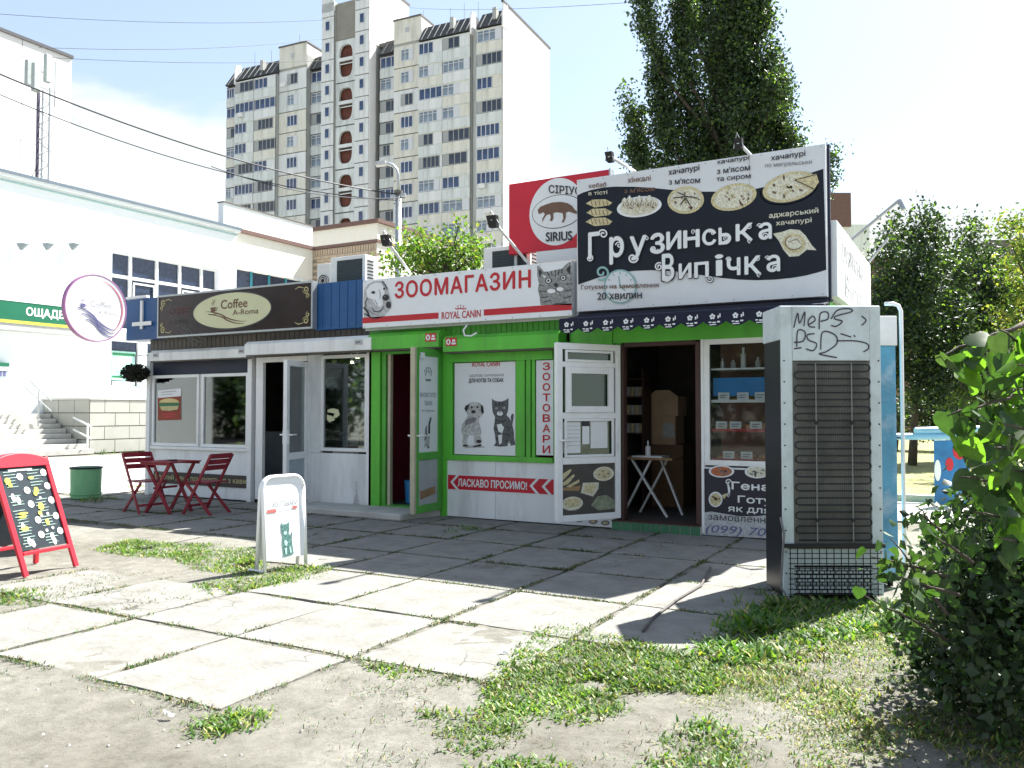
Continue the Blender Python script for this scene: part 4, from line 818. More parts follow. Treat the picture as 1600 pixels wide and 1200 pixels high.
# awning
YV = 8.78
aw = thing('awning', 'dark navy scalloped awning with white flower emblems under the Georgian bakery sign', 'awning', (-4.5, YV, 2.45))
x0, x1 = x_at(874, YV), x_at(1200, YV) + .55; zt, zb = z_at(1000, 494, YV) , z_at(1000, 512, YV)
zt = z_at(900, 500, YV); 
b = MB(); b.prism([(x0, YV, zt), (x0, 9.42, zt + .12), (x0, 9.42, zt + .135), (x0, YV, zt + .015)], (x1 - x0, 0, 0)); b.build('canopy', navy_cloth, aw)
nsc = 12; wsc = (x1 - x0) / nsc
for i in range(nsc):
    xa_ = x0 + i * wsc; pts = [(xa_, YV, zt)] + [(xa_ + wsc * t, YV - .01 * math.sin(math.pi * t), zt - .10 - .055 * math.sin(math.pi * t)) for t in [k / 8 for k in range(9)]] + [(xa_ + wsc, YV, zt)]
    sv_ = MB().prism(pts, (0, -.006, 0)).build('valance', navy_cloth, aw); fix_normals(sv_.data)
    cx_, cz_ = xa_ + wsc * .42, zt - .05; b = MB()
    for k in range(5):
        a = R(90 + 72 * k); b.poly([(cx_ + .019 * math.cos(a) + .013 * math.cos(t), YV - .019, cz_ + .019 * math.sin(a) + .013 * math.sin(t)) for t in [j * math.pi / 4 for j in range(8)]])
    for q in ((.055, -.01, .015, .03), (.075, .0, .012, .04), (-.04, -.055, .03, .012), (.0, -.06, .035, .014), (.05, -.055, .03, .016), (-.03, -.08, .07, .01)):
        b.poly([(cx_ + q[0], YV - .019, cz_ + q[1] - .01), (cx_ + q[0] + q[2], YV - .019, cz_ + q[1] - .01), (cx_ + q[0] + q[2], YV - .019, cz_ + q[1] - .01 + q[3]), (cx_ + q[0], YV - .019, cz_ + q[1] - .01 + q[3])])
    b.build('emblem', ink_white, sv_)['kind'] = 'stuff'
MB().cyl((x0, YV + .02, zt + .01), (x1, YV + .02, zt + .01), .018, 8).build('front_bar', navy, aw)
# ---- big Georgian bakery sign
YG = 9.12
gs = thing('bakery_sign', 'large slate and pale grey bakery sign with curly lettering and pictures of breads', 'sign', (x_at(903, YG), YG, 2.6))
x0, x1 = x_at(902, YG), x_at(1294, YG); z0 = z_at(905, 487, YG); z1 = z_at(1285, 225, YG) - .0
MB().box(x0, x1, YG, YG + .10, z0, z1).build('sign_board', sign_grey, gs, bevel=.004)
MB().box(x0 - .025, x1 + .025, YG + .10, YG + .14, z0 - .03, z1 + .02).build('sign_frame', navy, gs)
for i in range(10):
    for zz in (z0 + .025, z1 - .025): MB().cyl((x0 + .04 + (x1 - x0 - .08) * i / 9, YG - .004, zz), (x0 + .04 + (x1 - x0 - .08) * i / 9, YG, zz), .008, 8).build('screw', steel, gs)
MB().box(x0, x1, YG + .02, YG + .12, z0 - .10, z0 - .031).build('bottom_rail', navy, gs)
# planar homography from zoomed photo coordinates to the board
def g4(x_, y_): return FY(880 + x_ / 3.636, 200 + y_ / 3.636, YG)
S = Sheet('F', YG, gs, uv=g4)
cl = lambda p: p
dk = [(70, 385), (110, 368), (160, 352), (230, 338), (300, 333), (400, 334), (500, 340), (600, 350), (700, 357), (800, 362), (900, 362), (1000, 358), (1100, 345), (1200, 322), (1300, 293), (1400, 258), (1478, 232), (1500, 805), (1450, 820), (1380, 838), (1300, 852), (1200, 862), (1100, 865), (1000, 862), (900, 852), (800, 838), (700, 822), (600, 812), (500, 808), (400, 812), (300, 825), (200, 850), (150, 868), (86, 890)]
dk = [g4(*p) for p in dk]; dk = [(min(max(a, x0 + .004), x1 - .004), c) for a, c in dk]
flat(dk, YG - .003, sign_dark, gs, 'dark_field')
MB().box(x_at(1174, YG) - .003, x_at(1174, YG) + .003, YG - .005, YG - .001, z1 - .42, z1 - .01).build('vinyl_joint', ink_lgrey, gs)
gt = lambda body, x0_, x1_, y0_, y1_, sk, m, **k: S.letters(body, x0_, x1_, y0_, y1_, m, skew=sk, lay=3, **k)
gt('кебаб', 148, 246, 318, 343, -10, ink_brown, bold=.02); gt('в тісті', 146, 252, 362, 384, -8, ink_food2, bold=.02)
gt('хінкалі', 368, 498, 282, 313, -14, ink_brown, bold=.02); gt("з м'ясом", 350, 520, 346, 372, -14, ink_brown, bold=.03)
gt('хачапурі', 600, 775, 236, 277, -28, ink_dark, bold=.02); gt("з м'ясом", 602, 778, 292, 324, -12, ink_dark, bold=.02)
gt('хачапурі', 875, 1058, 182, 214, -28, ink_dark, bold=.02); gt("з м'ясом", 875, 1062, 232, 264, -24, ink_dark, bold=.02); gt('та сиром', 872, 1066, 284, 312, -20, ink_dark, bold=.02)
gt('хачапурі', 1182, 1376, 156, 194, -28, ink_dark, bold=.02); gt('по мегрельськи', 1148, 1412, 208, 232, -22, ink_grey, bold=.01)
gt('аджарський', 1170, 1450, 484, 520, -32, ink_food2, bold=.02); gt('хачапурі', 1210, 1412, 528, 562, -20, ink_food2, bold=.02)
# breads
S.multi([[(130 + 3 * k - 8 * (k == 2), 430 + 52 * k), (165, 408 + 52 * k), (240, 405 + 52 * k), (280, 425 + 53 * k), (262, 440 + 55 * k), (180, 452 + 53 * k)] for k in range(3)], ink_food, 'kebab_print', 2)
S.multi(sum([S.stroke([(160 + 22 * j, 412 + 52 * k), (168 + 22 * j, 444 + 52 * k)], 4) for k in range(3) for j in range(5)], []), ink_brown, 'kebab_marks', 3)
def bread(cx, cy, rx, ry, rot, seed, rim=ink_food2):
    S.poly(S.ell(cx, cy, rx, ry, 36, rot), rim, 'bread_print', 2); S.poly(S.ell(cx, cy, rx * .84, ry * .82, 30, rot), ink_food2, 'bread_print', 3)
    rr = random.Random(seed); P = []; P2 = []
    for i in range(26):
        a = rr.uniform(0, 6.28); d = rr.uniform(.0, .75); q = S.ell(cx + rx * d * math.cos(a), cy + ry * d * math.sin(a), rx * rr.uniform(.03, .11), ry * rr.uniform(.02, .10), 7, rr.uniform(0, 90)); (P if i % 2 else P2).append(q)
    S.multi(P, ink_brown, 'bread_marks', 4); S.multi(P2, ink_food, 'bread_marks', 5)
bread(433, 448, 128, 58, -8, 1, ink_white)
for k in range(7): S.poly(S.ell(352 + 28 * k, 425 - 12 * (k % 2) + 4 * math.sin(k), 17, 26, 12), ink_food2, 'dumpling_print', 6); S.poly([(348 + 28 * k, 398 - 12 * (k % 2)), (356 + 28 * k, 398 - 12 * (k % 2)), (354 + 28 * k, 415), (350 + 28 * k, 415)], ink_white, 'dumpling_print', 7)
S.multi(sum([S.stroke([(350 + 28 * k, 425), (344 + 28 * k, 448)], 3) + S.stroke([(358 + 28 * k, 425), (362 + 28 * k, 446)], 3) for k in range(7)], []), ink_brown, 'dumpling_marks', 8)
bread(697, 410, 104, 78, -5, 2, ink_food); S.multi([S.stroke([(697, 390 + 8 * math.sin(a)), (697 + 70 * math.cos(a), 400 + 42 * math.sin(a))], 8, taper=True)[0] for a in (0, 1.2, 2, 3.14, 4.0)], ink_dark, 'bread_marks', 6)
bread(970, 393, 132, 74, -14, 3, ink_food); bread(1290, 335, 160, 82, -15, 4, ink_food)
S.multi(S.stroke(S.ell(1285, 342, 168, 88, 30, -14, 20, 200), 5), ink_food2, 'plate_print', 1); S.multi([[(1310, 290), (1440, 262), (1455, 310), (1425, 350), (1380, 342)]], ink_food, 'slice_print', 6); S.multi(S.stroke([(1318, 298), (1448, 265)], 4) + S.stroke([(1318, 298), (1425, 348)], 5), ink_dark, 'slice_print', 7)
S.poly([(1192, 600), (1240, 592), (1290, 575), (1345, 580), (1380, 615), (1412, 665), (1440, 695), (1385, 692), (1340, 728), (1285, 732), (1250, 690), (1225, 640)], ink_food2, 'adjarian_print', 2)
S.poly(S.ell(1312, 655, 66, 55, 30, 10), ink_food, 'adjarian_print', 3); S.poly(S.ell(1312, 652, 45, 36, 24, 10), ink_food2, 'adjarian_print', 4); S.multi(S.stroke(S.ell(1312, 652, 50, 40, 16, 0, 30, 250), 4) + S.stroke([(1280, 650), (1330, 630), (1350, 660)], 5, taper=True), ink_brown, 'adjarian_marks', 5)
# curly headline: swash lettering drawn glyph by glyph
def swash(S, items, m_face, m_edge, lay=6):
    for (chx, x_, y_, w__, h__, sp_) in items:
        S.letters(chx, x_ - 2.5, x_ + w__ + 2.5, y_ - 2.5, y_ + h__ + 2.5, m_edge, lay=lay, bold=.05, name='letter_edge'); S.letters(chx, x_, x_ + w__, y_, y_ + h__, m_face, lay=lay + 2, bold=.025, name='letter')
        P = []; E2 = []
        for (cx_, cy_, r_, t_, a_, d_) in sp_:
            pts = S.spiral(cx_, cy_, r_, t_, a_, d_); P += S.stroke(pts, r_ * .30); E2 += S.stroke(pts, r_ * .30 + 7)
        if P: S.multi(E2, m_edge, 'swash_edge', lay + 1); S.multi(P, m_face, 'swash', lay + 3)
it = [('Г', 150, 600, 60, 145, [(232, 605, 27, 1.4, 200, 1), (155, 742, 20, 1.3, -60, 1)]), ('р', 270, 625, 75, 150, [(322, 668, 20, 1.3, 180, 1)]), ('у', 385, 622, 90, 130, [(400, 740, 30, 1.3, 0, 1), (478, 630, 14, 1.2, 180, 1)]),
      ('з', 500, 605, 78, 112, [(518, 690, 24, 1.3, 0, 1), (530, 612, 14, 1, 180, -1)]), ('и', 592, 595, 80, 98, []), ('н', 688, 588, 88, 95, [(745, 590, 14, 1.2, 90, 1)]), ('с', 795, 582, 75, 88, [(852, 598, 16, 1.4, 180, 1)]), ('ь', 888, 572, 66, 92, [(925, 628, 15, 1.2, 0, 1)]), ('к', 985, 552, 92, 92, [(1060, 560, 16, 1.3, 180, -1), (1065, 640, 16, 1.2, 90, 1)]), ('а', 1115, 545, 70, 92, [(1120, 560, 16, 1.3, 180, 1), (1150, 618, 20, 1.3, 0, -1)])]
swash(S, it, ink_white, ink_dark)
it2 = [('В', 568, 722, 62, 145, [(548, 790, 24, 1.5, -60, -1), (590, 855, 22, 1.2, 0, 1)]), ('и', 662, 775, 68, 82, []), ('п', 750, 768, 78, 84, [(838, 858, 20, 1.3, 180, -1)]), ('і', 868, 725, 42, 115, []), ('ч', 935, 745, 72, 95, [(945, 750, 17, 1.3, 180, 1)]), ('к', 1035, 735, 86, 98, [(1108, 742, 15, 1.3, 180, -1), (1118, 832, 16, 1.2, 90, 1)]), ('а', 1160, 728, 72, 92, [(1165, 742, 15, 1.3, 180, 1), (1205, 800, 20, 1.3, 0, -1)])]
swash(S, it2, ink_white, ink_dark)
# clock and made-to-order line
S.poly(S.ell(326, 902, 94, 98, 36), ink_teal, 'clock_print', 4); S.poly(S.ell(326, 902, 84, 88, 36), sign_grey, 'clock_print', 5)
S.multi([q for a in range(12) for q in S.stroke([(326 + 66 * math.cos(a * math.pi / 6), 902 + 70 * math.sin(a * math.pi / 6)), (326 + 78 * math.cos(a * math.pi / 6), 902 + 82 * math.sin(a * math.pi / 6))], 7)] + S.stroke([(326, 902), (318, 842)], 7) + S.stroke([(326, 902), (356, 925)], 7), ink_teal, 'clock_marks', 6)
S.multi(S.stroke(S.spiral(222, 822, 45, 1.4, 120, -1), 12) , ink_teal, 'clock_swirl', 6)
S.letters('Готуємо на замовлення', 106, 545, 894, 925, ink_brown, skew=-14, lay=8, bold=.02); S.letters('20 хвилин', 198, 450, 938, 978, ink_dark, skew=-10, lay=8, bold=.02)
bpy.data.objects  # (prints above sit 3 mm proud of one another)
# red Sirius sign behind
YR = 9.75
ss = thing('round_emblem_sign', 'red rectangular sign with a white oval showing a bear walking, partly behind the bakery sign', 'sign', (x_at(795, YR), YR, 3.4))
xa, xb = x_at(795, YR), x_at(953, YR); za, zb = z_at(795, 381, YR), z_at(795, 288, YR)
MB().box(xa, xb, YR, YR + .1, z_at(838, 393, YR), zb).build('sign_board', sign_red, ss, bevel=.004)
MB().box(xb + .001, xb + .02, YR - .01, YR + .12, z_at(838, 393, YR), zb + .01).build('edge_trim', steel, ss)
MB().box(x_at(838, YR), xb, YR + .005, YR + .09, z_at(838, 411, YR), z_at(838, 393, YR) - .003).build('white_panel', ink_white, ss)
for px in (800, 838, 900, 950): MB().box(x_at(px, YR) - .02, x_at(px, YR) + .02, YR + .1, YR + .14, 2.6, zb - .1).build('strut', steel, ss)
def r6(x_, y_): return FY(740 + x_ / 6, 220 + y_ / 6, YR)
S = Sheet('F', YR, ss, uv=r6)
cxx, czz = r6(780, 665)
rx = (r6(1040, 665)[0] - r6(520, 665)[0]) / 2; rz = (r6(780, 350)[1] - r6(780, 980)[1]) / 2
flat(ovl(cxx, czz, rx, rz, 56), YR - .003, ink_white, ss, 'oval'); flat(ovl(cxx + .01, czz - .0, rx * .92, rz * .50, 56), YR - .006, ink_dark, ss, 'ring_print'); flat(ovl(cxx + .01, czz, rx * .90, rz * .48, 56), YR - .009, ink_white, ss, 'ring_print')
S.letters('СІРІУС', 708, 1010, 415, 490, ink_dark, lay=4, bold=.02, skew=20); S.letters('SIRIUS', 682, 925, 862, 945, ink_dark, lay=4, bold=.03, skew=-14)
S.poly([(605, 650), (630, 620), (680, 600), (740, 580), (820, 575), (880, 585), (925, 610), (955, 650), (985, 670), (975, 690), (940, 680), (900, 665), (870, 672), (868, 720), (850, 765), (830, 768), (845, 730), (840, 680), (780, 672), (750, 680), (752, 725), (740, 755), (718, 752), (728, 720), (722, 690), (690, 695), (665, 730), (650, 765), (648, 735), (672, 690), (660, 670), (640, 680), (615, 690)], ink_brown, 'bear_print', 5)
# side sign on the right end wall
sg = thing('side_sign', 'sunlit white sign with grey lettering paled for sun glare on the right end of the bakery kiosk roof', 'sign', (BB, 9.3, 2.6))
XS = BB + .02; ya = 9.28; yb_ = 12.4
MB().box(XS, XS + .08, ya, yb_, 2.62, 3.42).build('sign_board', ink_white, sg, bevel=.004)
letters('Грузинська', ya + .2, yb_ - .9, 3.0, 3.32, 'S', XS + .083, mat('glare_pale_ink', (.55, .56, .58), .6), sg, bold=.03); letters('Випічка', ya + .6, yb_ - .5, 2.7, 2.95, 'S', XS + .083, MATS['glare_pale_ink'], sg, bold=.03)  # lettering coloured pale to stand in for glare on the sunlit board
MB().box(XS - .03, XS - .002, ya, yb_, 2.6, 3.44).build('back_frame', steel, sg)

# ------------------------------------------------------------------ roof equipment
def ac_unit(label, px0, px1, pyt, Y, zb, loc_d=.32, group='air conditioner units on the kiosk roofs', round_grille=False):
    xa_, xb_ = x_at(px0, Y), x_at(px1, Y); zt_ = z_at((px0 + px1) / 2, pyt, Y); t = thing('air_conditioner', label, 'air conditioner', ((xa_ + xb_) / 2, Y + .15, zb), group=group)
    MB().box(xa_, xb_, Y, Y + loc_d, zb, zt_).build('casing', ac_white, t, bevel=.012)
    w_ = xb_ - xa_
    if round_grille:
        b = MB(); c = ((xa_ + xb_) / 2, Y - .01, (zb + zt_) / 2); b.cyl(c, (c[0], Y - .002, c[2]), w_ * .38, 20); b.build('fan_opening', black, t)
        b = MB()
        for r_ in (.15, .25, .36): b.tube([(c[0] + w_ * r_ * math.cos(a * math.pi / 10), Y - .02, c[2] + w_ * r_ * math.sin(a * math.pi / 10)) for a in range(21)], .006, 5, caps=False)
        b.build('grille', ac_white, t)
    else:
        MB().box(xa_ + w_ * .2, xb_ - w_ * .07, Y - .006, Y - .001, zb + .04, zt_ - .06).build('coil_opening', mat('coil_dark', (.03, .045, .05), .6, .15, 20), t)
        b = MB()
        for k in range(14): zz = zb + .06 + k * (zt_ - zb - .14) / 13; b.box(xa_ + w_ * .21, xb_ - w_ * .08, Y - .012, Y - .007, zz, zz + .004)
        b.build('fins', mat('fin_dark', (.05, .07, .075), .5), t)
    for k in range(9): zz = zt_ - .1 - k * .05; MB().box(xb_ + .001, xb_ + .006, Y + .06, Y + .2, zz, zz + .022).build('louvre', black, t)
    MB().box(xa_ - .05, xb_ + .05, Y + .05, Y + .1, zb - .04, zb - .002).box(xa_ - .05, xb_ + .05, Y + .2, Y + .25, zb - .04, zb - .002).build('foot_rail', steel, t); return t
ac_unit('white air conditioner with dark coil left of the dog head sign', 515, 569, 400, 9.7, 3.0)
ac_unit('wide white air conditioner behind the word on the white pet shop sign', 755, 828, 384, 9.9, 3.0)
ac_unit('small white air conditioner with a round fan beside the brick wall', 494, 515, 412, 10.1, 3.2, .3, round_grille=True)
def flood(label, pa, Ya, pb, Yb, head=.16, m=white_pvc):
    a = P3(*pa, 1); xa_, za_ = FY(*pa, Ya); xb_, zb_ = FY(*pb, Yb); A = Vector((xa_, Ya, za_)); B = Vector((xb_, Yb, zb_))
    t = thing('flood_light', label, 'flood light', A, group='flood lights on arms over the signs')
    MB().tube([A, B], .018, 8).build('arm', m, t)
    h = head; MB().prism([(B.x - h / 2, B.y - .02, B.z + .04), (B.x + h / 2, B.y - .02, B.z + .04), (B.x + h / 2 * .8, B.y + .02, B.z - h * .7), (B.x - h / 2 * .8, B.y + .02, B.z - h * .7)], (0, .07, 0)).build('lamp_head', black, t)
    MB().box(B.x - h * .36, B.x + h * .36, B.y + .088, B.y + .094, B.z - h * .6, B.z).build('lamp_glass', ink_grey, t)
    MB().tube([(B.x - h * .6, B.y + .03, B.z - .05), (B.x - .01, B.y + .0, B.z + .10), (B.x + h * .6, B.y + .03, B.z - .05)], .007, 6).build('yoke', steel, t)
flood('flood light on a white arm over the pet shop sign, left one above the dog', (640, 425), 9.3, (601, 372), 8.5, .13)
flood('flood light on a white arm over the pet shop sign, right one', (824, 410), 9.3, (768, 342), 8.4, .13)
flood('dark flood light above the left end of the bakery sign', (992, 268), 9.3, (951, 243), 8.6, .085)
flood('dark flood light above the right half of the bakery sign, before the poplar', (1178, 248), 9.3, (1153, 222), 8.6, .085)
XS2 = BB + .1
A = Vector((BB - .0, 10.4, 3.43)); 
t = thing('flood_light', 'long thin flood light arm reaching right from the white side sign', 'flood light', A, group='flood lights on arms over the signs')
B = P3(1405, 313, 9.7); A2 = P3(1322, 382, 9.9)
MB().tube([A2, B], .018, 8).tube([B, B + Vector((.05, -.02, -.12))], .03, 8).build('arm', steel, t)
A3 = P3(1350, 420, 11.5); B3 = P3(1388, 372, 11.3); MB().tube([A3, B3], .018, 8).build('second_arm', steel, t)
# hanging basket
xx, zz = FY(211, 583, 9.25)
hb = thing('hanging_basket', 'dark bushy hanging basket at the left corner of the coffee kiosk', 'hanging basket', (xx, 9.25, zz - .16))
hb_m = mat('withered_foliage', (.02, .022, .015), .95, .3, 9)
NL = 1500; th = RNG.uniform(0, 6.28, NL); ph = np.arccos(RNG.uniform(-1, 1, NL)); rr = RNG.uniform(.6, 1.05, NL)
c = np.c_[xx + .26 * rr * np.sin(ph) * np.cos(th), 9.25 + .2 * rr * np.sin(ph) * np.sin(th), zz + .15 * rr * np.cos(ph)]
d1 = RNG.normal(0, 1, (NL, 3)); d1 /= np.linalg.norm(d1, axis=1)[:, None]; d2 = np.cross(d1, RNG.normal(0, 1, (NL, 3))); d2 /= np.linalg.norm(d2, axis=1)[:, None]
V = np.stack([c - d1 * .03, c + d2 * .015, c + d1 * .03, c - d2 * .015], 1).reshape(-1, 3) - np.array([xx, 9.25, zz - .16])
me = bpy.data.meshes.new('foliage'); me.from_pydata(V.tolist(), [], [(4 * i, 4 * i + 1, 4 * i + 2, 4 * i + 3) for i in range(NL)]); me.materials.append(hb_m)
o = put('foliage', me, hb, (xx, 9.25, zz - .16)); o['kind'] = 'stuff'
b = MB(); b.cyl((xx, 9.25, zz - .10), (xx, 9.25, zz + .05), .12, 14, .18); b.build('pot', black, hb); MB().tube([(xx, 9.25, zz + .1), (xx, 9.25, 2.35), (xx + .2, 9.4, 2.36)], .008, 6).build('hook', steel, hb)
# platform before the pet shop
b = MB(); xa, ya_ = G(492, 826); xb_, _ = G(665, 840); 
b.prism([(-8.45, 8.80, 0), (-6.55, 8.80, 0), (-6.35, 9.44, 0), (-8.6, 9.44, 0)], (0, 0, .085)); pf = b.build('entrance_platform', step_conc, None, bevel=.015); fix_normals(pf.data); tag(pf, 'low worn concrete step before the green pet shop door', 'step')
# ================================================================== FRIDGES
fr_loc = (-1.30, 6.53, 0)
fg = thing('drinks_fridge', 'tall white drinks fridge seen from behind with dark coils, wire grille and marker graffiti', 'fridge', fr_loc, R(29.1), local=True)
fw, fd, fh = .755, .44, 2.22
fr_white = mat('fridge_white', (.56, .63, .65), .4, .08, 3, dirt=(.3, .31, .3), dirt_amt=.5, dirt_scale=4)
MB().box(.0, fw, .03, fd, .03, fh - .02).build('cabinet', mat('fridge_side_dark', (.004, .005, .010), .35, .15, 3), fg, bevel=.01)
MB().box(-.006, fw + .006, .02, fd + .01, 1.96, fh).build('head_box', fr_white, fg, bevel=.008)
MB().box(.085, fw - .085, .0, .02, 1.80, fh - .004).build('head_panel', fr_white, fg, bevel=.006)
MB().box(.0, .085, .004, .03, .03, fh - .004).build('side_rail', fr_white, fg, bevel=.006)
MB().box(fw - .085, fw, .004, .03, .03, fh - .004).build('side_rail', fr_white, fg, bevel=.006)
MB().box(.088, fw - .088, .02, .028, .42, 1.795).build('back_plate', mat('fridge_back_plate', (.17, .165, .15), .7, .3, 3, dirt=(.05, .05, .045), dirt_amt=.7, dirt_scale=2), fg)
# condenser coil: one serpentine tube
pts = []; nl = 26; za, zb_ = 1.77, .45
for i in range(nl):
    z = za - (za - zb_) * i / (nl - 1); xs_ = [.115, fw - .115]; 
    if i % 2: xs_ = xs_[::-1]
    pts += [(xs_[0], -.012, z), (xs_[1], -.012, z)]
    if i < nl - 1:
        zn = za - (za - zb_) * (i + 1) / (nl - 1); o_ = .022 * (1 if i % 2 == 0 else -1)
        pts += [(xs_[1] + o_ * .8, -.012, z - (z - zn) * .2), (xs_[1] + o_, -.012, (z + zn) / 2), (xs_[1] + o_ * .8, -.012, zn + (z - zn) * .2)]
MB().tube(pts, .0062, 6).build('condenser_coil', black, fg, smooth=True)
b = MB()
for i in range(34): xx = .12 + (fw - .24) * i / 33; b.box(xx - .0009, xx + .0009, -.006, -.003, .44, 1.78)
wf = b.build('coil_wires', mat('coil_wire', (.07, .07, .07), .6), fg); wf['kind'] = 'stuff'
for xx in (.25, .52): 
    MB().box(xx - .004, xx + .004, -.022, -.019, .44, 1.78).build('coil_bracket', mat('dull_bracket', (.2, .2, .19), .6), fg)
    for z in (1.33, .6): MB().cyl((xx, -.032, z), (xx, -.02, z), .014, 10).build('bolt', black, fg)
for xs_ in (.02, fw - .02):
    for k in range(11): z = .2 + k * .16; MB().cyl((xs_, -.001, z), (xs_, .004, z), .006, 8).build('rivet', black, fg)
b = MB()
for i in range(13): xx = .045 + (fw - .1) * i / 12; b.cyl((xx, -.02, .03), (xx, -.02, .40), .004, 5)
for i in range(10): z = .05 + i * .038; b.cyl((.03, -.026, z), (fw - .03, -.026, z), .0035, 5)
b.box(.0, fw, -.03, -.012, .395, .425).build('grille', black, fg)
MB().box(.03, fw - .03, .0, .018, .26, .39).build('lower_panel', fr_white, fg)
b = MB()
for r_ in range(7):
    for c_ in range(16): x0_ = .04 + c_ * .0425 + (.02 if r_ % 2 else 0); b.box(x0_, min(x0_ + .033, fw - .04), .004, .012, .055 + r_ * .028, .073 + r_ * .028)
MB().box(.03, fw - .03, .012, .02, .04, .25).build('vent_back', black, fg)
v_ = b.build('vent_slats', fr_white, fg); v_['kind'] = 'stuff'
for xs_ in (.05, fw - .05):
    for ys_ in (.08, fd - .08): MB().cyl((xs_, ys_, -.01), (xs_, ys_, .035), .022, 10).build('foot', black, fg)
# graffiti
GU = Sheet('F', -.002, fg, uv=lambda a, c: (.085 + (a - 185) / (475 - 185) * (fw - .17), 2.205 - (c - 120) / (300 - 120) * .40), at=(0, 0, 0))
mk = mat('marker_ink', (.035, .03, .05), .5)
st_ = [[(190, 190), (205, 140), (212, 175), (232, 135), (228, 185)], [(245, 180), (270, 165), (262, 150), (245, 165), (248, 185), (270, 188)], [(285, 195), (290, 142), (318, 138), (318, 160), (290, 168)], [(330, 160), (355, 130), (400, 125), (408, 135), (350, 150), (345, 160), (372, 168), (350, 185), (330, 182)], [(445, 150), (462, 165), (445, 182)], [(200, 255), (205, 200), (232, 205), (225, 235), (190, 240)], [(190, 262), (218, 258)], [(268, 210), (240, 215), (245, 232), (275, 245), (262, 268), (235, 262)], [(290, 265), (298, 205), (345, 215), (350, 245), (310, 272), (285, 280), (350, 292)], [(350, 235), (420, 235), (465, 245), (468, 262), (450, 272)], [(365, 210), (405, 222)], [(415, 215), (420, 222)]]
def smooth(L, n=5):
    out = []
    for i in range(len(L) - 1):
        p0 = L[max(i - 1, 0)]; p1 = L[i]; p2 = L[i + 1]; p3 = L[min(i + 2, len(L) - 1)]
        for k in range(n):
            t = k / n; out.append(tuple(.5 * ((2 * p1[j]) + (-p0[j] + p2[j]) * t + (2 * p0[j] - 5 * p1[j] + 4 * p2[j] - p3[j]) * t * t + (-p0[j] + 3 * p1[j] - 3 * p2[j] + p3[j]) * t ** 3) for j in (0, 1)))
    out.append(L[-1]); return out
GU.multi(sum([GU.stroke(smooth(L), 4.5) for L in st_], []), mk, 'graffiti', 1)
# cable down the left side
MB().tube([(-.02, .0, .62), (.0, -.02, .5), (-.015, -.02, .3), (-.03, -.03, .1), (.02, -.12, .01), (.12, -.16, .008)], .009, 7).build('power_cable', mat('grey_cable', (.16, .16, .16), .6), fg, smooth=True)
# glass-door front on the far side and blue branded side
cooler_b = mat('cooler_blue_print', (.10, .36, .55), .35, .25, 3, dirt=(.6, .7, .75), dirt_amt=.6, dirt_scale=4)
bc = thing('drinks_cooler', 'blue drinks cooler standing just behind the white fridge, only its edge showing', 'fridge', (-1.11, 7.14, 0), R(29.1), local=True)
MB().box(.0, .62, .03, .60, .05, 2.17).build('cabinet', cooler_b, bc, bevel=.01)
MB().box(.02, .60, .605, .63, .2, 2.0).build('door', glass, bc); MB().box(.0, .62, .0, .028, 1.95, 2.19).build('head_panel', white_pvc, bc, bevel=.005)
for xs_ in (.05, .57):
    for ys_ in (.08, .54): MB().cyl((xs_, ys_, 0), (xs_, ys_, .05), .022, 10).build('foot', black, bc)
pfm = thing('pipe_frame', 'white bent pipe frame standing right of the blue cooler', 'frame', (*G(1408, 880), 0))
A = P3(1405, 476, 6.9); base = Vector((*G(1408, 905), 0)); f_ = 6.9
a0 = P3(1410, 650, f_); X0, Y0 = a0.x, a0.y; ztop = P3(1405, 474, f_).z
dx = Vector((math.cos(R(29.1)), math.sin(R(29.1)), 0)); P_ = Vector((X0, Y0, 0))
MB().tube([P_, P_ + Vector((0, 0, ztop - .06)), P_ - dx * .02 + Vector((0, 0, ztop - .015)), P_ - dx * .06 + Vector((0, 0, ztop)), P_ - dx * .13 + Vector((0, 0, ztop))], .016, 8).build('pipe', white_pvc, pfm, smooth=True)
P2_ = P_ + Vector((-dx.x * .05 - .2, .35, 0)); MB().tube([P2_, P2_ + Vector((0, 0, ztop - .05))], .016, 8).build('pipe', steel, pfm)
MB().beam(P_ + Vector((0, 0, 1.2)), P2_ + Vector((0, 0, 1.2)), .02, .02).build('cross_bar', steel, pfm)
MB().prism([P_ + Vector((-.06, .06, .9)), P2_ + Vector((0, .0, .9)), P2_ + Vector((0, 0, ztop - .1)), P_ + Vector((-.06, .06, ztop - .1))], (.01, .01, 0)).build('side_sheet', navy, pfm)
# white scrap and cable on the slabs near the fridge
pts = [G(1110, 886, .02), G(1095, 915, .02), G(1060, 935, .02), G(1020, 965, .02), G(1005, 985, .02)]
t = tag(MB().tube([(p[0], p[1], .018) for p in pts], .010, 6).build('loose_cable', mat('dusty_cable', (.10, .09, .085), .8), None, smooth=True), 'dark loose cable lying across the sunlit slabs left of the fridge', 'cable')

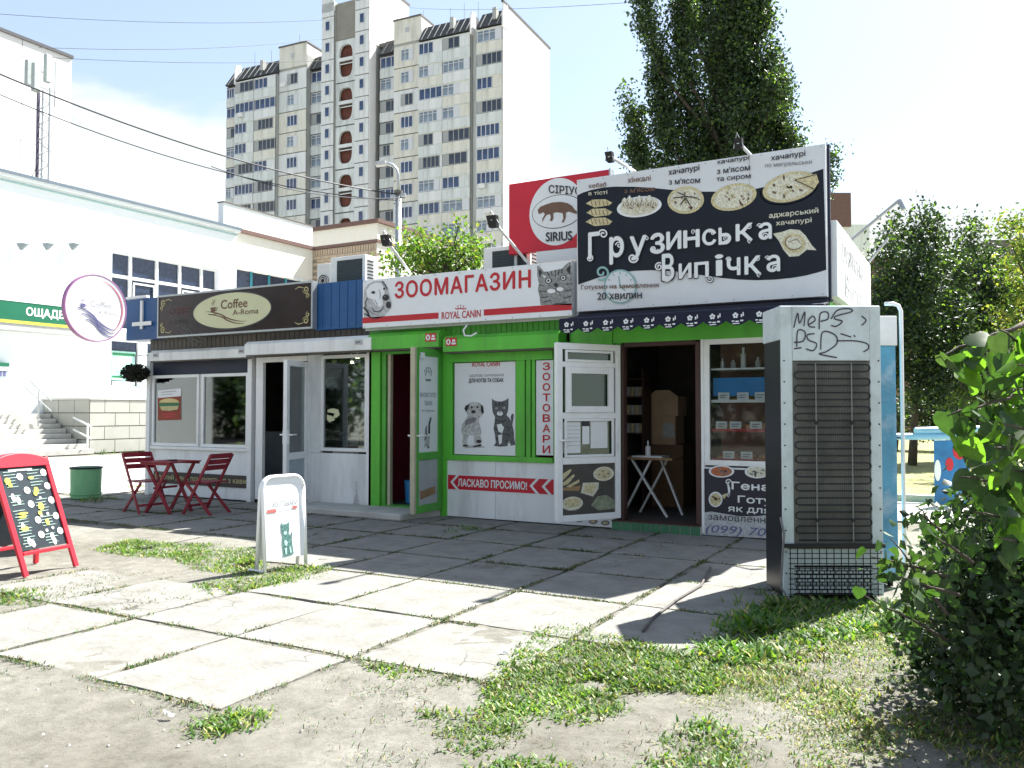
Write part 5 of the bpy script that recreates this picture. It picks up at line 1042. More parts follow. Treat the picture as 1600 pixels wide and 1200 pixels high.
# ================================================================== RED FOLDING TABLE AND CHAIRS
tx, ty = G(272, 803); ty = 8.55; tx = -9.75 - 1.05
def P_at(px, py): return G(px, py)
txy = G(265, 800)
ft = thing('folding_table', 'small square red wooden table with crossed legs before the coffee window', 'table', (txy[0], txy[1], 0), R(4), local=True)
for i in range(7): MB().box(-.29 + i * .084, -.29 + i * .084 + .076, -.29, .29, .70, .718).build('slat', red_paint, ft, bevel=.003)
MB().box(-.28, .28, -.27, -.24, .672, .699).box(-.28, .28, .24, .27, .672, .699).build('rail', red_paint, ft)
for s in (-1, 1):
    for d_ in (-1, 1): MB().beam((-.22 * d_, s * .22, .68), (.22 * d_, s * (.22 - .03 * (d_ > 0)), 0), .05, .022, (0, 1, 0)).build('leg', red_paint, ft, bevel=.003)
MB().box(-.1, -.07, -.2, .2, .33, .36).build('stretcher', red_paint, ft)
tag(ft, group=None)
nap = tag(MB().prism([(-.03, -.05, 0), (.05, -.05, 0), (.05, .04, 0), (-.03, .04, 0)], (0, 0, .018)).build('ashtray', ink_dark, None, (0, 0, 0)), 'small dark ashtray on the red folding table', 'ashtray'); nap.location = (txy[0] + .05, txy[1], .719)
def chair(name_label, px, py, rz):
    x_, y_ = G(px, py); c = thing('folding_chair', name_label, 'chair', (x_, y_, 0), rz, 'red folding chairs at the red table', local=True)
    for i in range(5): MB().box(-.2 + i * .082, -.2 + i * .082 + .074, -.19, .19, .43, .446).build('seat_slat', red_paint, c, bevel=.003)
    for s in (-1, 1):
        MB().beam((.21, s * .21, 0), (-.27, s * .21, .82), .042, .02, (0, 1, 0)).build('back_leg', red_paint, c, bevel=.003)     # long member: foot at front, top is the backrest
        MB().beam((-.26, s * .185, 0), (.19, s * .185, .43), .042, .02, (0, 1, 0)).build('leg', red_paint, c, bevel=.003)
    for z, o_ in ((.80, -.258), (.72, -.211), (.64, -.165)): MB().box(o_ - .012, o_ + .008, -.2, .2, z - .034, z + .034).build('back_slat', red_paint, c, bevel=.003)
    MB().box(.13, .16, -.2, .2, .10, .13).build('stretcher', red_paint, c); return c
chair('red folding chair left of the red table, its side turned to the window', 228, 800, R(-8))
chair('red folding chair right of the red table with its back to the door', 322, 802, R(186))

# ================================================================== WHITE A-BOARD
ab = thing('pavement_sign', 'white rounded pavement sign with a printed kitten standing on the grass edge', 'sign', (*G(447, 890), 0), local=True)
pL = Vector((*G(414, 896), 0)); pR = Vector((*G(478, 884), 0)); d = (pR - pL); wab = d.length; ang = math.atan2(d.y, d.x)
# real board turned to face the camera side: width from the two feet
ab.location = pL; ab.rotation_euler = (0, 0, ang); hab = .83
wb_m = mat('board_white', (.84, .86, .88), .4, .03, 2); lean = .05
def ab_side(s, nm):
    # s=-1 front leaf, foot at y=0 top at y=lean ; s=+1 rear leaf
    f = (lambda x_, z_: (x_, lean * z_ / hab, z_)) if s < 0 else (lambda x_, z_: (x_, 2 * lean + .02 - lean * z_ / hab, z_))
    r_ = .11; path = [(0, 0), (0, hab - r_)] + [(r_ - r_ * math.cos(a), hab - r_ + r_ * math.sin(a)) for a in [k * math.pi / 12 for k in range(1, 7)]] + [(wab - r_ + r_ * math.sin(a), hab - r_ + r_ * math.cos(a)) for a in [k * math.pi / 12 for k in range(0, 7)]] + [(wab, hab - r_), (wab, 0)]
    b = MB(); b.tube([f(*p) for p in path], .017, 10); o = b.build('tube_frame', wb_m, ab, smooth=True)
    q = [(x_, z_) for x_, z_ in path if z_ > 0]; q = [(.015 + (wab - .03) * x_ / wab, .10 + (z_ - 0) * (hab - .115) / hab) for x_, z_ in [(0, .0)] + q[1:-1] + [(wab, 0)]]
    MB().prism([f(*p) for p in q], (0, .008, 0)).build('panel', wb_m, ab); return f
ff_ = ab_side(-1, 'f'); ab_side(1, 'r')
MB().tube([ff_(-.0, .012), (-.02, .2, .012), (0, 2 * lean + .02, .012)], .012, 6).build('foot_brace', wb_m, ab)
def abp(polys, m, name, lay=1):
    b = MB(); [b.poly([(ff_(a, c)[0], ff_(a, c)[1] - .001 - .002 * lay, c) for a, c in p]) for p in polys]; o = b.build(name, m, ab)
    if len(polys) > 2: o['kind'] = 'stuff'
    return o
def abt(body, u0, u1, v0, v1, m, bold=.01):
    vv, ff2 = text_mesh(body, bold); xs_ = [p[0] for p in vv]; ys_ = [p[1] for p in vv]; b = MB(); P = []
    for p in vv: a = u0 + (p[0] - min(xs_)) / (max(xs_) - min(xs_)) * (u1 - u0); c = v0 + (p[1] - min(ys_)) / (max(ys_) - min(ys_)) * (v1 - v0); q = ff_(a, c); P.append((q[0], q[1] - .005, q[2]))
    b.add(P, ff2); b.build('lettering', m, ab)
abt('ЗООТОВАРИ', wab * .2, wab * .82, .565, .61, ink_grey); prd = mat('faded_red_ink', (.6, .18, .16), .5)
abp([[(wab * .08, .515), (wab * .3, .515), (wab * .3, .545), (wab * .08, .545)], [(wab * .70, .53), (wab * .82, .53), (wab * .82, .555), (wab * .70, .555)]], prd, 'red_bar'); abp([[(wab * .3, .528), (wab * .7, .53), (wab * .7, .536), (wab * .3, .534)]], ink_lgrey, 'line_print')
class KS:
    def poly(s, pts, m, name='print', lay=1): abp([pts], m, name, lay)
    def multi(s, polys, m, name='print', lay=1): abp(polys, m, name, lay)
    ell = Sheet.ell; stroke = Sheet.stroke; spiral = Sheet.spiral
kt = KS(); KFX = lambda x_, y_: (wab * (.40 + (x_ - 696) / 122 * .30), .42 - (y_ - 408) / 250 * .30)
ktd = mat('kitten_print_teal', (.11, .24, .22), .6, .8, 60); ktm = mat('kitten_print_pale', (.5, .7, .66), .6, .3, 40)
def kitten2(md, mw, mk_):
    T = lambda L: [KFX(*p) for p in L]
    kt.poly(T([(696, 408), (724, 424), (762, 420), (782, 407), (780, 470), (772, 495), (796, 525), (793, 505), (800, 488), (810, 490), (802, 545), (812, 620), (818, 650), (795, 655), (778, 656), (740, 660), (705, 655), (716, 640), (704, 565), (712, 505), (700, 480)]), md, 'kitten_print', 1)
    kt.multi([T(kt.ell(738, 487, 18, 14, 12)), T([(722, 545), (745, 540), (760, 560), (750, 590), (730, 580)]), T([(728, 600), (750, 596), (748, 640), (735, 650)]), T([(775, 600), (790, 595), (795, 640), (780, 640)])], mw, 'kitten_detail', 2)
kitten2(ktd, ktm, ktd)

# ================================================================== RED MENU BOARD (A-frame)
mL = Vector((*G(37, 902), 0)); mR = Vector((*G(122, 884), 0)); d = mR - mL; wm = d.length; hm = 1.02; lean = .22
mb_ = thing('menu_board', 'red wooden A-frame menu board covered with white and yellow chalk marks', 'menu board', mL, math.atan2(d.y, d.x), local=True)
# in the photograph the top of the board stands left of its feet: the frame widens downwards and leans left
tl = -.17; 
def mf(x_, z_, lay=0): return (x_ + tl * z_ / hm, lean * z_ / hm - .002 * lay, z_)
def mr(x_, z_): return (x_ + tl * z_ / hm, 2 * lean + .05 - lean * z_ / hm, z_)
for f3 in (mf, mr):
    for x_ in (.022, wm - .022): MB().beam(f3(x_, 0), f3(x_, hm - .02), .044, .03, (0, 1, 0)).build('leg', red_board, mb_, bevel=.004)
    MB().beam(f3(.045, .19), f3(wm - .045, .19), .03, .042, (0, 1, 0)).build('bottom_rail', red_board, mb_, bevel=.004)
    pts = [f3(0, .93), f3(wm, .93)] + [f3(wm - wm * t, .98 + .07 * math.sin(math.pi * t) ** .8) for t in [k / 10 for k in range(11)]]
    q = MB().prism([(p[0], p[1] - .018, p[2]) for p in pts], (0, .034, 0)).build('top_rail', red_board, mb_, bevel=.004); fix_normals(q.data)
    q = MB().prism([f3(.045, .215), f3(wm - .045, .215), f3(wm - .045, .93), f3(.045, .93)], (0, .012, 0)).build('board', mat('chalkboard', (.018, .03, .04), .6, .25, 6), mb_)
rr = random.Random(11)
def mbp(polys, m, name, lay=2):
    b = MB(); [b.poly([(mf(a, c)[0], mf(a, c)[1] - .002 * lay, c) for a, c in p]) for p in polys]; o = b.build(name, m, mb_); o['kind'] = 'stuff'
def el(cx, cy, rx, ry, n=14): return [(cx + rx * math.cos(2 * math.pi * i / n), cy + ry * math.sin(2 * math.pi * i / n)) for i in range(n)]
mx = lambda t: .045 + (wm - .09) * t; mz = lambda t: .93 - .715 * t
P = [el(mx(a), mz(c), .031, .031) for a, c in ((.40, .12), (.92, .09), (.47, .29), (.92, .26), (.47, .46), (.92, .44), (.52, .66), (.92, .64), (.5, .84), (.92, .83))]
P += [el(mx(a), mz(c), .02, .035, 10) for a, c in ((.15, .36), (.24, .40), (.18, .72), (.22, .90), (.28, .93), (.72, .88), (.74, .94))] + [el(mx(a), mz(c), .014, .014, 8) for a, c in ((.7, .40), (.76, .60), (.62, .62), (.64, .80), (.78, .78))]
mbp(P, ink_white, 'price_dots')
ylw = mat('chalk_yellow', (.62, .60, .10), .7, .2, 20)
mbp([el(mx(a), mz(c), rx, ry, 9) for a, c, rx, ry in ((.13, .16, .03, .03), (.16, .21, .02, .02), (.62, .14, .03, .012), (.66, .30, .025, .03), (.62, .34, .02, .02), (.25, .56, .05, .012), (.22, .60, .04, .012), (.66, .50, .03, .035), (.6, .58, .02, .02), (.70, .70, .02, .03), (.2, .74, .04, .02))], ylw, 'yellow_marks', 3)
lines = []
for r_ in range(26):
    z = mz(.06 + r_ * .036)
    for a, c in ((.06, .3), (.56, .84)):
        if rr.random() < .8: x0_ = mx(a + rr.uniform(0, .05)); lines.append([(x0_, z), (x0_ + wm * rr.uniform(.12, c - a), z + .003), (x0_ + wm * .2, z + .009), (x0_, z + .007)])
mbp(lines, mat('chalk_grey_green', (.30, .42, .38), .7, .3, 20), 'menu_lines', 2)
mbp([[(mx(.2), mz(.05)), (mx(.7), mz(.05)), (mx(.7), mz(.02)), (mx(.2), mz(.02))]], ink_lgrey, 'menu_heading', 2)
# brown wooden box at the left edge
bx0 = G(-42, 868); wb = thing('wooden_box', 'brown wooden box partly behind the red menu board at the left edge', 'box', (bx0[0], bx0[1], 0), R(-2))
xx, yy = bx0; brown_b = mat('brown_board', (.28, .12, .035), .6, .25, 5)
for k in range(4): MB().box(xx - .1, xx + .42, yy + .3, yy + .32, .09 + k * .115, .2 + k * .115).build('board', brown_b, wb, bevel=.003)
for x_ in (xx - .1, xx + .38): MB().box(x_, x_ + .04, yy + .321, yy + .36, 0, .56).build('leg', brown_b, wb)
for k in range(4): MB().box(xx - .1, xx + .42, yy + .6, yy + .62, .09 + k * .115, .2 + k * .115).build('board', brown_b, wb, bevel=.003)
MB().box(xx - .1, xx + .42, yy + .321, yy + .6, .55, .57).build('lid', brown_b, wb)
# bin
bxy = G(134, 779); tn = thing('litter_bin', 'small pale green round metal litter bin with a dark rim beyond the slabs', 'bin', (*bxy, 0))
gm = mat('bin_green', (.20, .48, .23), .5, .15, 6, dirt=(.2, .26, .16), dirt_amt=.5); b = MB(); n = 24; r_ = .235
vs = [(bxy[0] + rr_ * math.cos(2 * math.pi * i / n), bxy[1] + rr_ * math.sin(2 * math.pi * i / n), z) for rr_, z in ((.225, .02), (.235, .5), (.218, .5), (.21, .05)) for i in range(n)]
b.add(vs, [(k * n + i, k * n + (i + 1) % n, (k + 1) * n + (i + 1) % n, (k + 1) * n + i) for k in range(3) for i in range(n)] + [tuple(range(3 * n, 4 * n))]).build('body', gm, tn, smooth=False)
MB().tube([(bxy[0] + .237 * math.cos(a * math.pi / 12), bxy[1] + .237 * math.sin(a * math.pi / 12), .5) for a in range(25)], .016, 6, caps=False).build('rim', navy, tn)
MB().tube([(bxy[0] + .234 * math.cos(a * math.pi / 12), bxy[1] + .234 * math.sin(a * math.pi / 12), .08) for a in range(25)], .01, 6, caps=False).build('bottom_ring', gm, tn)

# ================================================================== BANK BUILDING
XW = -28.5
bk_ = thing('bank_building', 'white rendered two storey bank building with a green and yellow sign band', 'building', (XW, 26, 0))
YE = 26.23; ZR = 9.3
# wall pieces around the openings (upper window, lower windows)
U0_, U1_ = 20.17, 25.26; UZ0, UZ1 = 4.5, 7.55
L0_, L1_, L2_, L3_ = 20.2, 21.5, 21.75, 23.1; LZ0, LZ1 = 2.3, 4.15
wmb = MB()
wmb.box(XW - .4, XW, -6, U0_, 0, ZR); wmb.box(XW - .4, XW, U1_, YE, 0, ZR); wmb.box(XW - .4, XW, U0_, U1_, UZ1, ZR); wmb.box(XW - .4, XW, U0_, U1_, LZ1, UZ0); wmb.box(XW - .4, XW, U0_, U1_, 0, LZ0)
wmb.box(XW - .4, XW, L1_, L2_, LZ0, LZ1); wmb.box(XW - .4, XW, L3_, U1_, LZ0, LZ1)
wmb.build('wall', bank_white, bk_)
MB().box(XW - 14, XW - .4, YE - .4, YE, 0, ZR).build('end_wall', bank_white, bk_)
MB().box(XW - 14, XW - .4, -6, YE - .4, ZR - .35, ZR - .1).build('roof', siding, bk_)
MB().box(XW - .6, XW - .4, -5, YE - .5, 2, 8).build('inner_dark', dark_in, bk_)
MB().box(XW - .45, XW + .12, -6, YE + .1, ZR, ZR + .10).build('cornice', bank_white, bk_); MB().box(XW - .5, XW + .16, -6, YE + .14, ZR + .10, ZR + .2).build('roof_edge', mat('roof_edge_grey', (.12, .16, .2), .5), bk_)
MB().box(XW + .001, XW + .05, -6, YE, ZR - .16, ZR - .1).build('string_course', mat('pale_teal', (.35, .5, .5), .6), bk_)
# upper window grid
ys_ = [U0_, 21.05, 22.25, 23.35, 24.45, U1_]; frm = white_pvc
wfr = frame_mb(0, 1, 0, 1, 0, 1, .1)
fmb = MB(); fx_ = XW - .16
for y_ in ys_[1:-1]: fmb.box(fx_ - .04, fx_ + .04, y_ - .06, y_ + .06, UZ0, UZ1)
fmb.box(fx_ - .035, fx_ + .035, U0_, U1_, 6.50, 6.62).box(fx_ - .04, fx_ + .04, U0_, U0_ + .08, UZ0, UZ1).box(fx_ - .04, fx_ + .04, U1_ - .08, U1_, UZ0, UZ1).box(fx_ - .035, fx_ + .035, U0_, U1_, UZ1 - .14, UZ1).box(fx_ - .035, fx_ + .035, U0_, U1_, UZ0, UZ0 + .08)
wfw = fmb.build('window', frm, bk_)
for i in range(5):
    for z0_, z1_ in ((UZ0 + .08, 6.50), (6.62, UZ1 - .14)): MB().box(fx_ - .05, fx_ - .042, ys_[i] + .06, ys_[i + 1] - .06, z0_, z1_).build('pane', dark_glass, wfw)
for i, tz in ((1, .0), (3, 0)):   # two sashes tilted open
    y0_, y1_ = ys_[i] + .1, ys_[i + 1] - .1; b = MB(); A_ = lambda y_, z_: (fx_ + .05 - .22 * (z_ - 6.4) / 1.3 * 0, y_, z_)
    b.box(fx_ + .045, fx_ + .075, y0_, y0_ + .07, UZ0 + .2, 6.4).box(fx_ + .045, fx_ + .075, y1_ - .07, y1_, UZ0 + .2, 6.4).box(fx_ + .046, fx_ + .074, y0_, y1_, 6.33, 6.4).build('sash', frm, wfw)
MB().box(XW - .38, XW - .3, 23.5, 25.1, 4.9, 6.5).build('blind', ink_lgrey, wfw)
MB().box(XW + .001, XW + .10, 19.95, U1_ + .25, UZ0 - .12, UZ0 - .02).build('window_sill', bank_white, bk_)
# lower windows with posters
for (a, c) in ((L0_, L1_), (L2_, L3_)):
    fmb = MB().box(fx_ - .04, fx_ + .04, a, a + .08, LZ0, LZ1).box(fx_ - .04, fx_ + .04, c - .08, c, LZ0, LZ1).box(fx_ - .035, fx_ + .035, a, c, LZ0, LZ0 + .08).box(fx_ - .035, fx_ + .035, a, c, LZ1 - .08, LZ1)
    wf = fmb.build('window', frm, bk_); MB().box(fx_ - .05, fx_ - .042, a + .08, c - .08, LZ0 + .08, LZ1 - .08).build('pane', dark_glass, wf)
    MB().box(fx_ + .041, fx_ + .047, a + .1, c - .18, LZ0 + .28, LZ1 - .45).build('poster', mat('poster_mint', (.35, .62, .55), .5, .3, 3), wf)
    for (z0_, z1_, mm) in ((LZ1 - .62, LZ1 - .52, ink_green), (LZ0 + .38, LZ0 + .46, ink_green), (LZ0 + .1, LZ0 + .24, ink_white)): MB().box(fx_ + .048, fx_ + .051, a + .12, c - .2, z0_, z1_).build('poster_band', mm, wf)
# sign band over the entrance
ZB0, ZB1 = 4.45, 5.08
bs = thing('bank_sign', 'long dark green bank sign band with white capitals and a yellow stripe', 'sign', (XW + .05, 15, 4.2))
YB1 = FX(110, 480, XW + .4)[0] + 1.6
MB().box(XW + .02, XW + .4, 2, YB1, ZB0, ZB1).build('green_band', mat('bank_green', (.012, .14, .075), .4, .06, 1), bs)
MB().box(XW + .02, XW + .41, 2, YB1, ZB1 + .002, ZB1 + .2).build('white_cap', bank_white, bs); MB().box(XW + .02, XW + .405, 2, YB1, ZB0 - .10, ZB0 - .002).build('yellow_stripe', mat('bank_yellow', (.62, .55, .08), .5), bs)
MB().box(XW + .02, XW + .38, 2, YB1, ZB0 - .34, ZB0 - .102).build('soffit', mat('soffit_grey', (.4, .41, .4), .7), bs)
ya_ = FX(41, 490, XW + .4)[0]; cwid = (FX(97, 490, XW + .4)[0] - ya_) / 5
letters('ОЩАДБАНК', ya_, ya_ + cwid * 8.3, 4.60, 4.93, 'S', XW + .405, ink_white, bs, bold=.035)
for px in (37, 77, 117):
    y_, z_ = FX(px, 384, XW + .15); t = thing('wall_light', {37: 'grey wall light on the white bank wall, farthest from the window', 77: 'grey wall light on the white bank wall, middle one of three', 117: 'grey wall light on the white bank wall, closest to the window'}[px], 'wall light', (XW, y_, z_), group='wall lights on the bank')
    MB().prism([(XW + .05, y_ - .10, z_ + .1), (XW + .2, y_ + .02, z_ + .12), (XW + .26, y_ + .16, z_ + .10), (XW + .1, y_ + .02, z_ - .14)], (.02, -.12, -.04)).build('lamp_housing', mat('lamp_grey', (.22, .26, .28), .5), t); MB().tube([(XW, y_, z_ + .1), (XW + .1, y_, z_ + .2), (XW + .14, y_, z_ + .1)], .012, 6).build('bracket', steel, t)
y_, z_ = FX(4, 580, XW + .2); at = thing('cash_machine_sign', 'small green blue and white cash machine box on the bank wall at the left edge', 'sign', (XW, y_, z_ - .35))
MB().box(XW + .001, XW + .22, y_ - .8, y_ + .16, z_ - .22, z_ + .02).build('lower_body', mat('atm_grey', (.35, .4, .45), .4), at); MB().box(XW + .001, XW + .26, y_ - .8, y_ + .18, z_ + .16, z_ + .28).build('green_top', MATS['bank_green'], at); MB().box(XW + .001, XW + .24, y_ - .8, y_ + .17, z_ + .02, z_ + .1599).build('white_band', ink_white, at)
b = MB(); [b.box(XW + .221, XW + .225, y_ - .25 + k * .13, y_ - .17 + k * .13, z_ - .16, z_ + .0) for k in range(3)]; b.build('blue_marks', MATS['ink_deep_blue'], at)
# plinth with tiles, steps, handrails
PX = -25.9; pl = thing('bank_plinth', 'grey tiled plinth wall beside the bank steps', 'wall', (PX, 17.6, 0))
MB().box(XW + .01, PX - .03, 17.63, 26.2, 0, 1.80).build('core', mat('plinth_joint', (.2, .2, .18), .9), pl)
MB().box(XW + .005, PX + .03, 17.56, 26.25, 1.80, 1.88).build('coping', mat('coping_pale', (.62, .62, .58), .8, .06), pl, bevel=.01)
nz_ = 4; tile_w = .95
i = 0; y_ = 17.6
while y_ < 26:
    for k in range(nz_):
        o_ = .0 if k % 2 == 0 else -.4; y0_ = max(17.6, y_ + o_); y1_ = min(y_ + o_ + tile_w - .02, 26.2)
        if y1_ - y0_ > .1: MB().box(PX - .03, PX + random.uniform(-.004, .004), y0_, y1_, .02 + k * .45, .435 + k * .45).build('tile', panel_tile, pl)
    y_ += tile_w
for k in range(nz_):
    for j in range(3): MB().box(XW + .02 + j * .87, XW + .86 + j * .87, 17.60, 17.63, .02 + k * .45, .435 + k * .45).build('tile', panel_tile, pl)
stp = thing('steps', 'broad sunlit flight of concrete steps up to the bank entrance', 'steps', (PX, 14, 0))
for k in range(8):
    MB().box(XW + .01, PX - k * .29 + (.35 if k < 2 else 0) - .02, 4.0, 17.54 + (.45 if k == 0 else 0) * 0, k * .165, (k + 1) * .165 - .002).build('step', step_conc, stp, bevel=.012)
hr = thing('handrail', 'thin pale metal handrail standing at the foot of the bank steps', 'handrail', (PX + .2, 17.2, 0))
A = Vector((*FX(0, 0, 0), 0)); 
for dz in (.95, .55): MB().tube([(PX + .45, 17.35, dz - .05), (PX - .5, 17.35, dz + .25)], .03, 8).build('rail', white_pvc, hr)
MB().cyl((PX + .25, 17.35, 0), (PX + .25, 17.35, 1.0), .03, 8).build('post', white_pvc, hr)
hr2 = thing('handrail', 'thin pale metal handrail against the white wall above the bank steps', 'handrail', (XW + .6, 16.8, 1.3))
for dz in (.95, .6): MB().tube([(XW + 1.9, 16.7, .8 + dz), (XW + .2, 16.7, 1.75 + dz)], .025, 8).build('rail', steel, hr2)
MB().cyl((XW + 1.2, 16.7, .9), (XW + 1.2, 16.7, 2.1), .025, 8).build('post', steel, hr2)
# ---- cream building behind with brown eaves
X2 = -29.0
cb = thing('cream_building', 'cream two storey building with a brown eaves line and a tall white parapet', 'building', (X2, 30, 0))
wmb = MB(); wmb.box(X2 - .4, X2, 26.3, 31.6, 7.9, 9.45); wmb.box(X2 - .4, X2, 26.3, 31.6, 0, 5.5); wmb.box(X2 - .4, X2, 30.9, 31.6, 5.5, 7.9); wmb.build('wall', cream_wall, cb)
MB().box(X2 - 9, X2 - .4, 26.3, 26.5, 0, 9.4).build('side_wall', cream_wall, cb); MB().box(X2 - 9, X2 - .4, 31.2, 31.5, 0, 9.4).build('side_wall', cream_wall, cb)
MB().box(X2 - 1, X2 + .12, 26.3, 31.62, 9.45, 9.62).build('eaves', brown_trim, cb); MB().box(X2 - .3, X2 + .03, 25.9, 31.55, 9.62, 10.62).build('parapet', bank_white, cb); MB().box(X2 - .34, X2 + .07, 25.86, 31.6, 10.62, 10.67).build('parapet_cap', siding, cb)
MB().box(X2 - .02, X2 + .06, 26.5, 31.5, 7.82, 7.9).build('lintel', bank_white, cb)
fmb = MB(); [fmb.box(X2 - .2, X2 - .12, yy_ - .06, yy_ + .06, 5.5, 7.82) for yy_ in (26.6, 27.7, 28.8, 29.9, 30.85)]; wf = fmb.build('window', mat('teal_frame', (.05, .3, .36), .5), cb)
for a in (26.66, 27.76, 28.86, 29.96): MB().box(X2 - .18, X2 - .15, a, a + .98, 5.5, 7.8).build('pane', dark_glass, wf)
# ---- brick annex: bricks as pieces where they can be picked apart
YBk = 31.6; xk0 = FY(489, 387, YBk)[0]; xk1 = FY(589, 374.6, YBk)[0]; zk = FY(489, 387, YBk)[1]
br = thing('brick_annex', 'small yellow brick annex with a flat roof behind the kiosk signs', 'building', (xk0, YBk, 0))
MB().box(xk0 - 1.5, xk1 - .02, YBk + .02, YBk + 4, 0, zk - .12).build('core', mortar_m, br)
MB().box(xk0 - 1.5, xk1 + .08, YBk - .08, YBk + 4.1, zk - .12, zk + .02).build('roof_slab', brown_trim, br)
MB().box(xk1 - .02, xk1, YBk + .001, YBk + 4, 0, zk - .125).build('end_wall', cream_wall, br)
bm_ = bpy.data.meshes.new('brick'); tmp = MB().box(0, .48, 0, .03, 0, .145); bm_.from_pydata(tmp.v, [], tmp.f); bm_.materials.append(brick_m)
bms = bpy.data.meshes.new('brick'); tmp = MB().box(0, .12, -.01, .03, 0, .30); bms.from_pydata(tmp.v, [], tmp.f); bms.materials.append(brick_m)
random.seed(3); cnt = 0; z = zk - .46; x_ = xk0 + .02
while x_ < xk1 - .14: put('brick', bms, br, (x_, YBk - .0 + random.uniform(-.004, .004), z)); x_ += .16; cnt += 1
row = 0; z -= .16
while z > 5.6 and cnt < 290:
    x_ = xk0 + (.0 if row % 2 else -.25)
    while x_ < xk1 - .5 and cnt < 290: put('brick', bm_, br, (x_ + .27, YBk + random.uniform(-.004, .004), z)); x_ += .50; cnt += 1
    z -= .16; row += 1
# ---- long low white building behind, right of the annex
lw = thing('white_building', 'sunlit cream building with a dark roof edge behind the street lamp', 'building', (-30, 44, 0))
y0_, z0_ = FX(590, 342, -34); y1_, z1_ = FX(790, 390, -34)
MB().box(-44, -34, y0_, y1_ + 6, 0, z0_ - .25).build('wall', cream_wall, lw); MB().box(-44.2, -33.8, y0_ - .2, y1_ + 6.2, z0_ - .25, z0_).build('roof_edge', brown_trim, lw)
# ---- tall white end wall at far left
tw = thing('tower_block', 'tall white end wall of an apartment block behind the bank roof', 'building', (-75, 48, 0))
MB().box(-95, -75.05, 15, 48.45, 0, 34.9).build('core', apt_core, tw)
pn = mat('far_panel_white', (.84, .83, .82), .85, .03, .3)
for k in range(13):
    for (a, c) in ((15, 22.9), (22.95, 33.2), (33.25, 43.75), (43.82, 48.5)):
        z0_ = 34.95 - (k + 1) * 2.8; 
        if k in (0, 4, 8, 12) or True: pass
    
for (z0_, z1_) in ((25.77, 34.95), (17.3, 25.70), (8.8, 17.23), (0, 8.73)):
    for (a, c) in ((15, 33.2), (33.27, 43.76), (43.83, 48.5)): MB().box(-75.05, -75, a, c, z0_, z1_).build('wall_panel', pn, tw)
MB().box(-95, -74.85, 14.8, 48.6, 34.95, 35.25).build('roof_edge', mat('dark_edge', (.07, .07, .08), .6), tw)
# antenna mast on the bank roof
my, mz_ = FX(64, 277, XW - 3); am = thing('antenna_mast', 'lattice mobile phone mast with three grey panel antennas on the bank roof', 'antenna mast', (XW - 3, my, 9.3))
mxx = XW - 3; ztop = FX(64, 100, mxx)[1]
for (dx_, dy_) in ((0, -.16), (.28, .16), (-.28, .16)): MB().cyl((mxx + dx_ * .8, my + dy_, 9.2), (mxx + dx_ * .8, my + dy_, ztop - .9), .045, 6).build('chord', steel, am)
b = MB(); zz = 9.4
while zz < ztop - 1.4:
    b.beam((mxx, my - .16, zz), (mxx + .22, my + .16, zz + .3), .025, .025); b.beam((mxx + .22, my + .16, zz + .3), (mxx, my - .16, zz + .6), .025, .025); b.beam((mxx, my - .16, zz), (mxx - .22, my + .16, zz + .3), .025, .025); zz += .6
b.build('lattice', steel, am); MB().box(mxx - .05, mxx + .05, my - .2, my - .12, 9.3, ztop - .4).build('cable_ladder', mat('dark_steel', (.06, .05, .09), .6), am)
for (px0, px1, pya, pyb, dxx) in ((51, 62, 97, 142, .35), (70, 79, 84, 128, .2)):
    a, zt_ = FX(px0, pya, mxx + dxx); c, _ = FX(px1, pya, mxx + dxx); _, zb_ = FX(px0, pyb, mxx + dxx)
    MB().box(mxx + dxx - .1, mxx + dxx + .1, a, c, zb_, zt_).build('panel_antenna', mat('antenna_grey', (.42, .47, .45), .5), am, bevel=.03)
MB().box(mxx - .4, mxx - .2, my - .5, my - .25, ztop - .9, ztop + .1).build('panel_antenna', MATS['antenna_grey'], am, bevel=.03)
MB().cyl((mxx, my + .5, ztop - 1.5), (mxx, my + .5, ztop + .3), .03, 6).beam((mxx, my - .4, ztop - .9), (mxx, my + .55, ztop - .9), .05, .05).beam((mxx, my - .4, ztop - .3), (mxx, my + .3, ztop - .3), .05, .05).build('cross_arm', steel, am)
MB().tube([(mxx, my - .1, 11.0), (mxx, my - .75, 9.4)], .012, 5).tube([(mxx, my + .1, 12.0), (mxx, my + 1.6, 9.4)], .01, 5).build('stay_wire', wire_m, am)

# ================================================================== APARTMENT BLOCK
ap = thing('apartment_block', 'weathered grey panel apartment tower block with a lit white end wall', 'apartment block', (-48.7, 86.0, 0), R(4), local=True)
ZT = 46.3; FLH = 2.86; NF = 10
def amesh(mb, name, m):
    me = bpy.data.meshes.new(name); me.from_pydata(mb.v, [], mb.f); me.update(); 
    for q in (m if isinstance(m, (list, tuple)) else [m]): me.materials.append(q)
    if isinstance(m, (list, tuple)): me.polygons.foreach_set('material_index', mb.m)
    return me
cols = [(-43.9, -41.5, .0, 3, 'rec'), (-41.4, -38.0, -1.0, 4, 'bal'), (-37.9, -34.2, -1.0, 4, 'bal'), (-34.1, -29.5, -.35, 3, 'wall'), (-29.4, -26.75, .5, 3, 'rec'),
        (-26.65, -24.65, -.8, 1, 'wall1'), (-21.3, -19.1, -.8, 1, 'wall1'), (-18.3, -15.7, .5, 3, 'rec'), (-15.6, -11.65, -.35, 3, 'wall'), (-11.55, -8.2, -1.0, 4, 'bal'), (-8.15, -4.35, -1.0, 4, 'bal'), (-3.45, -.05, -1.0, 4, 'bal')]
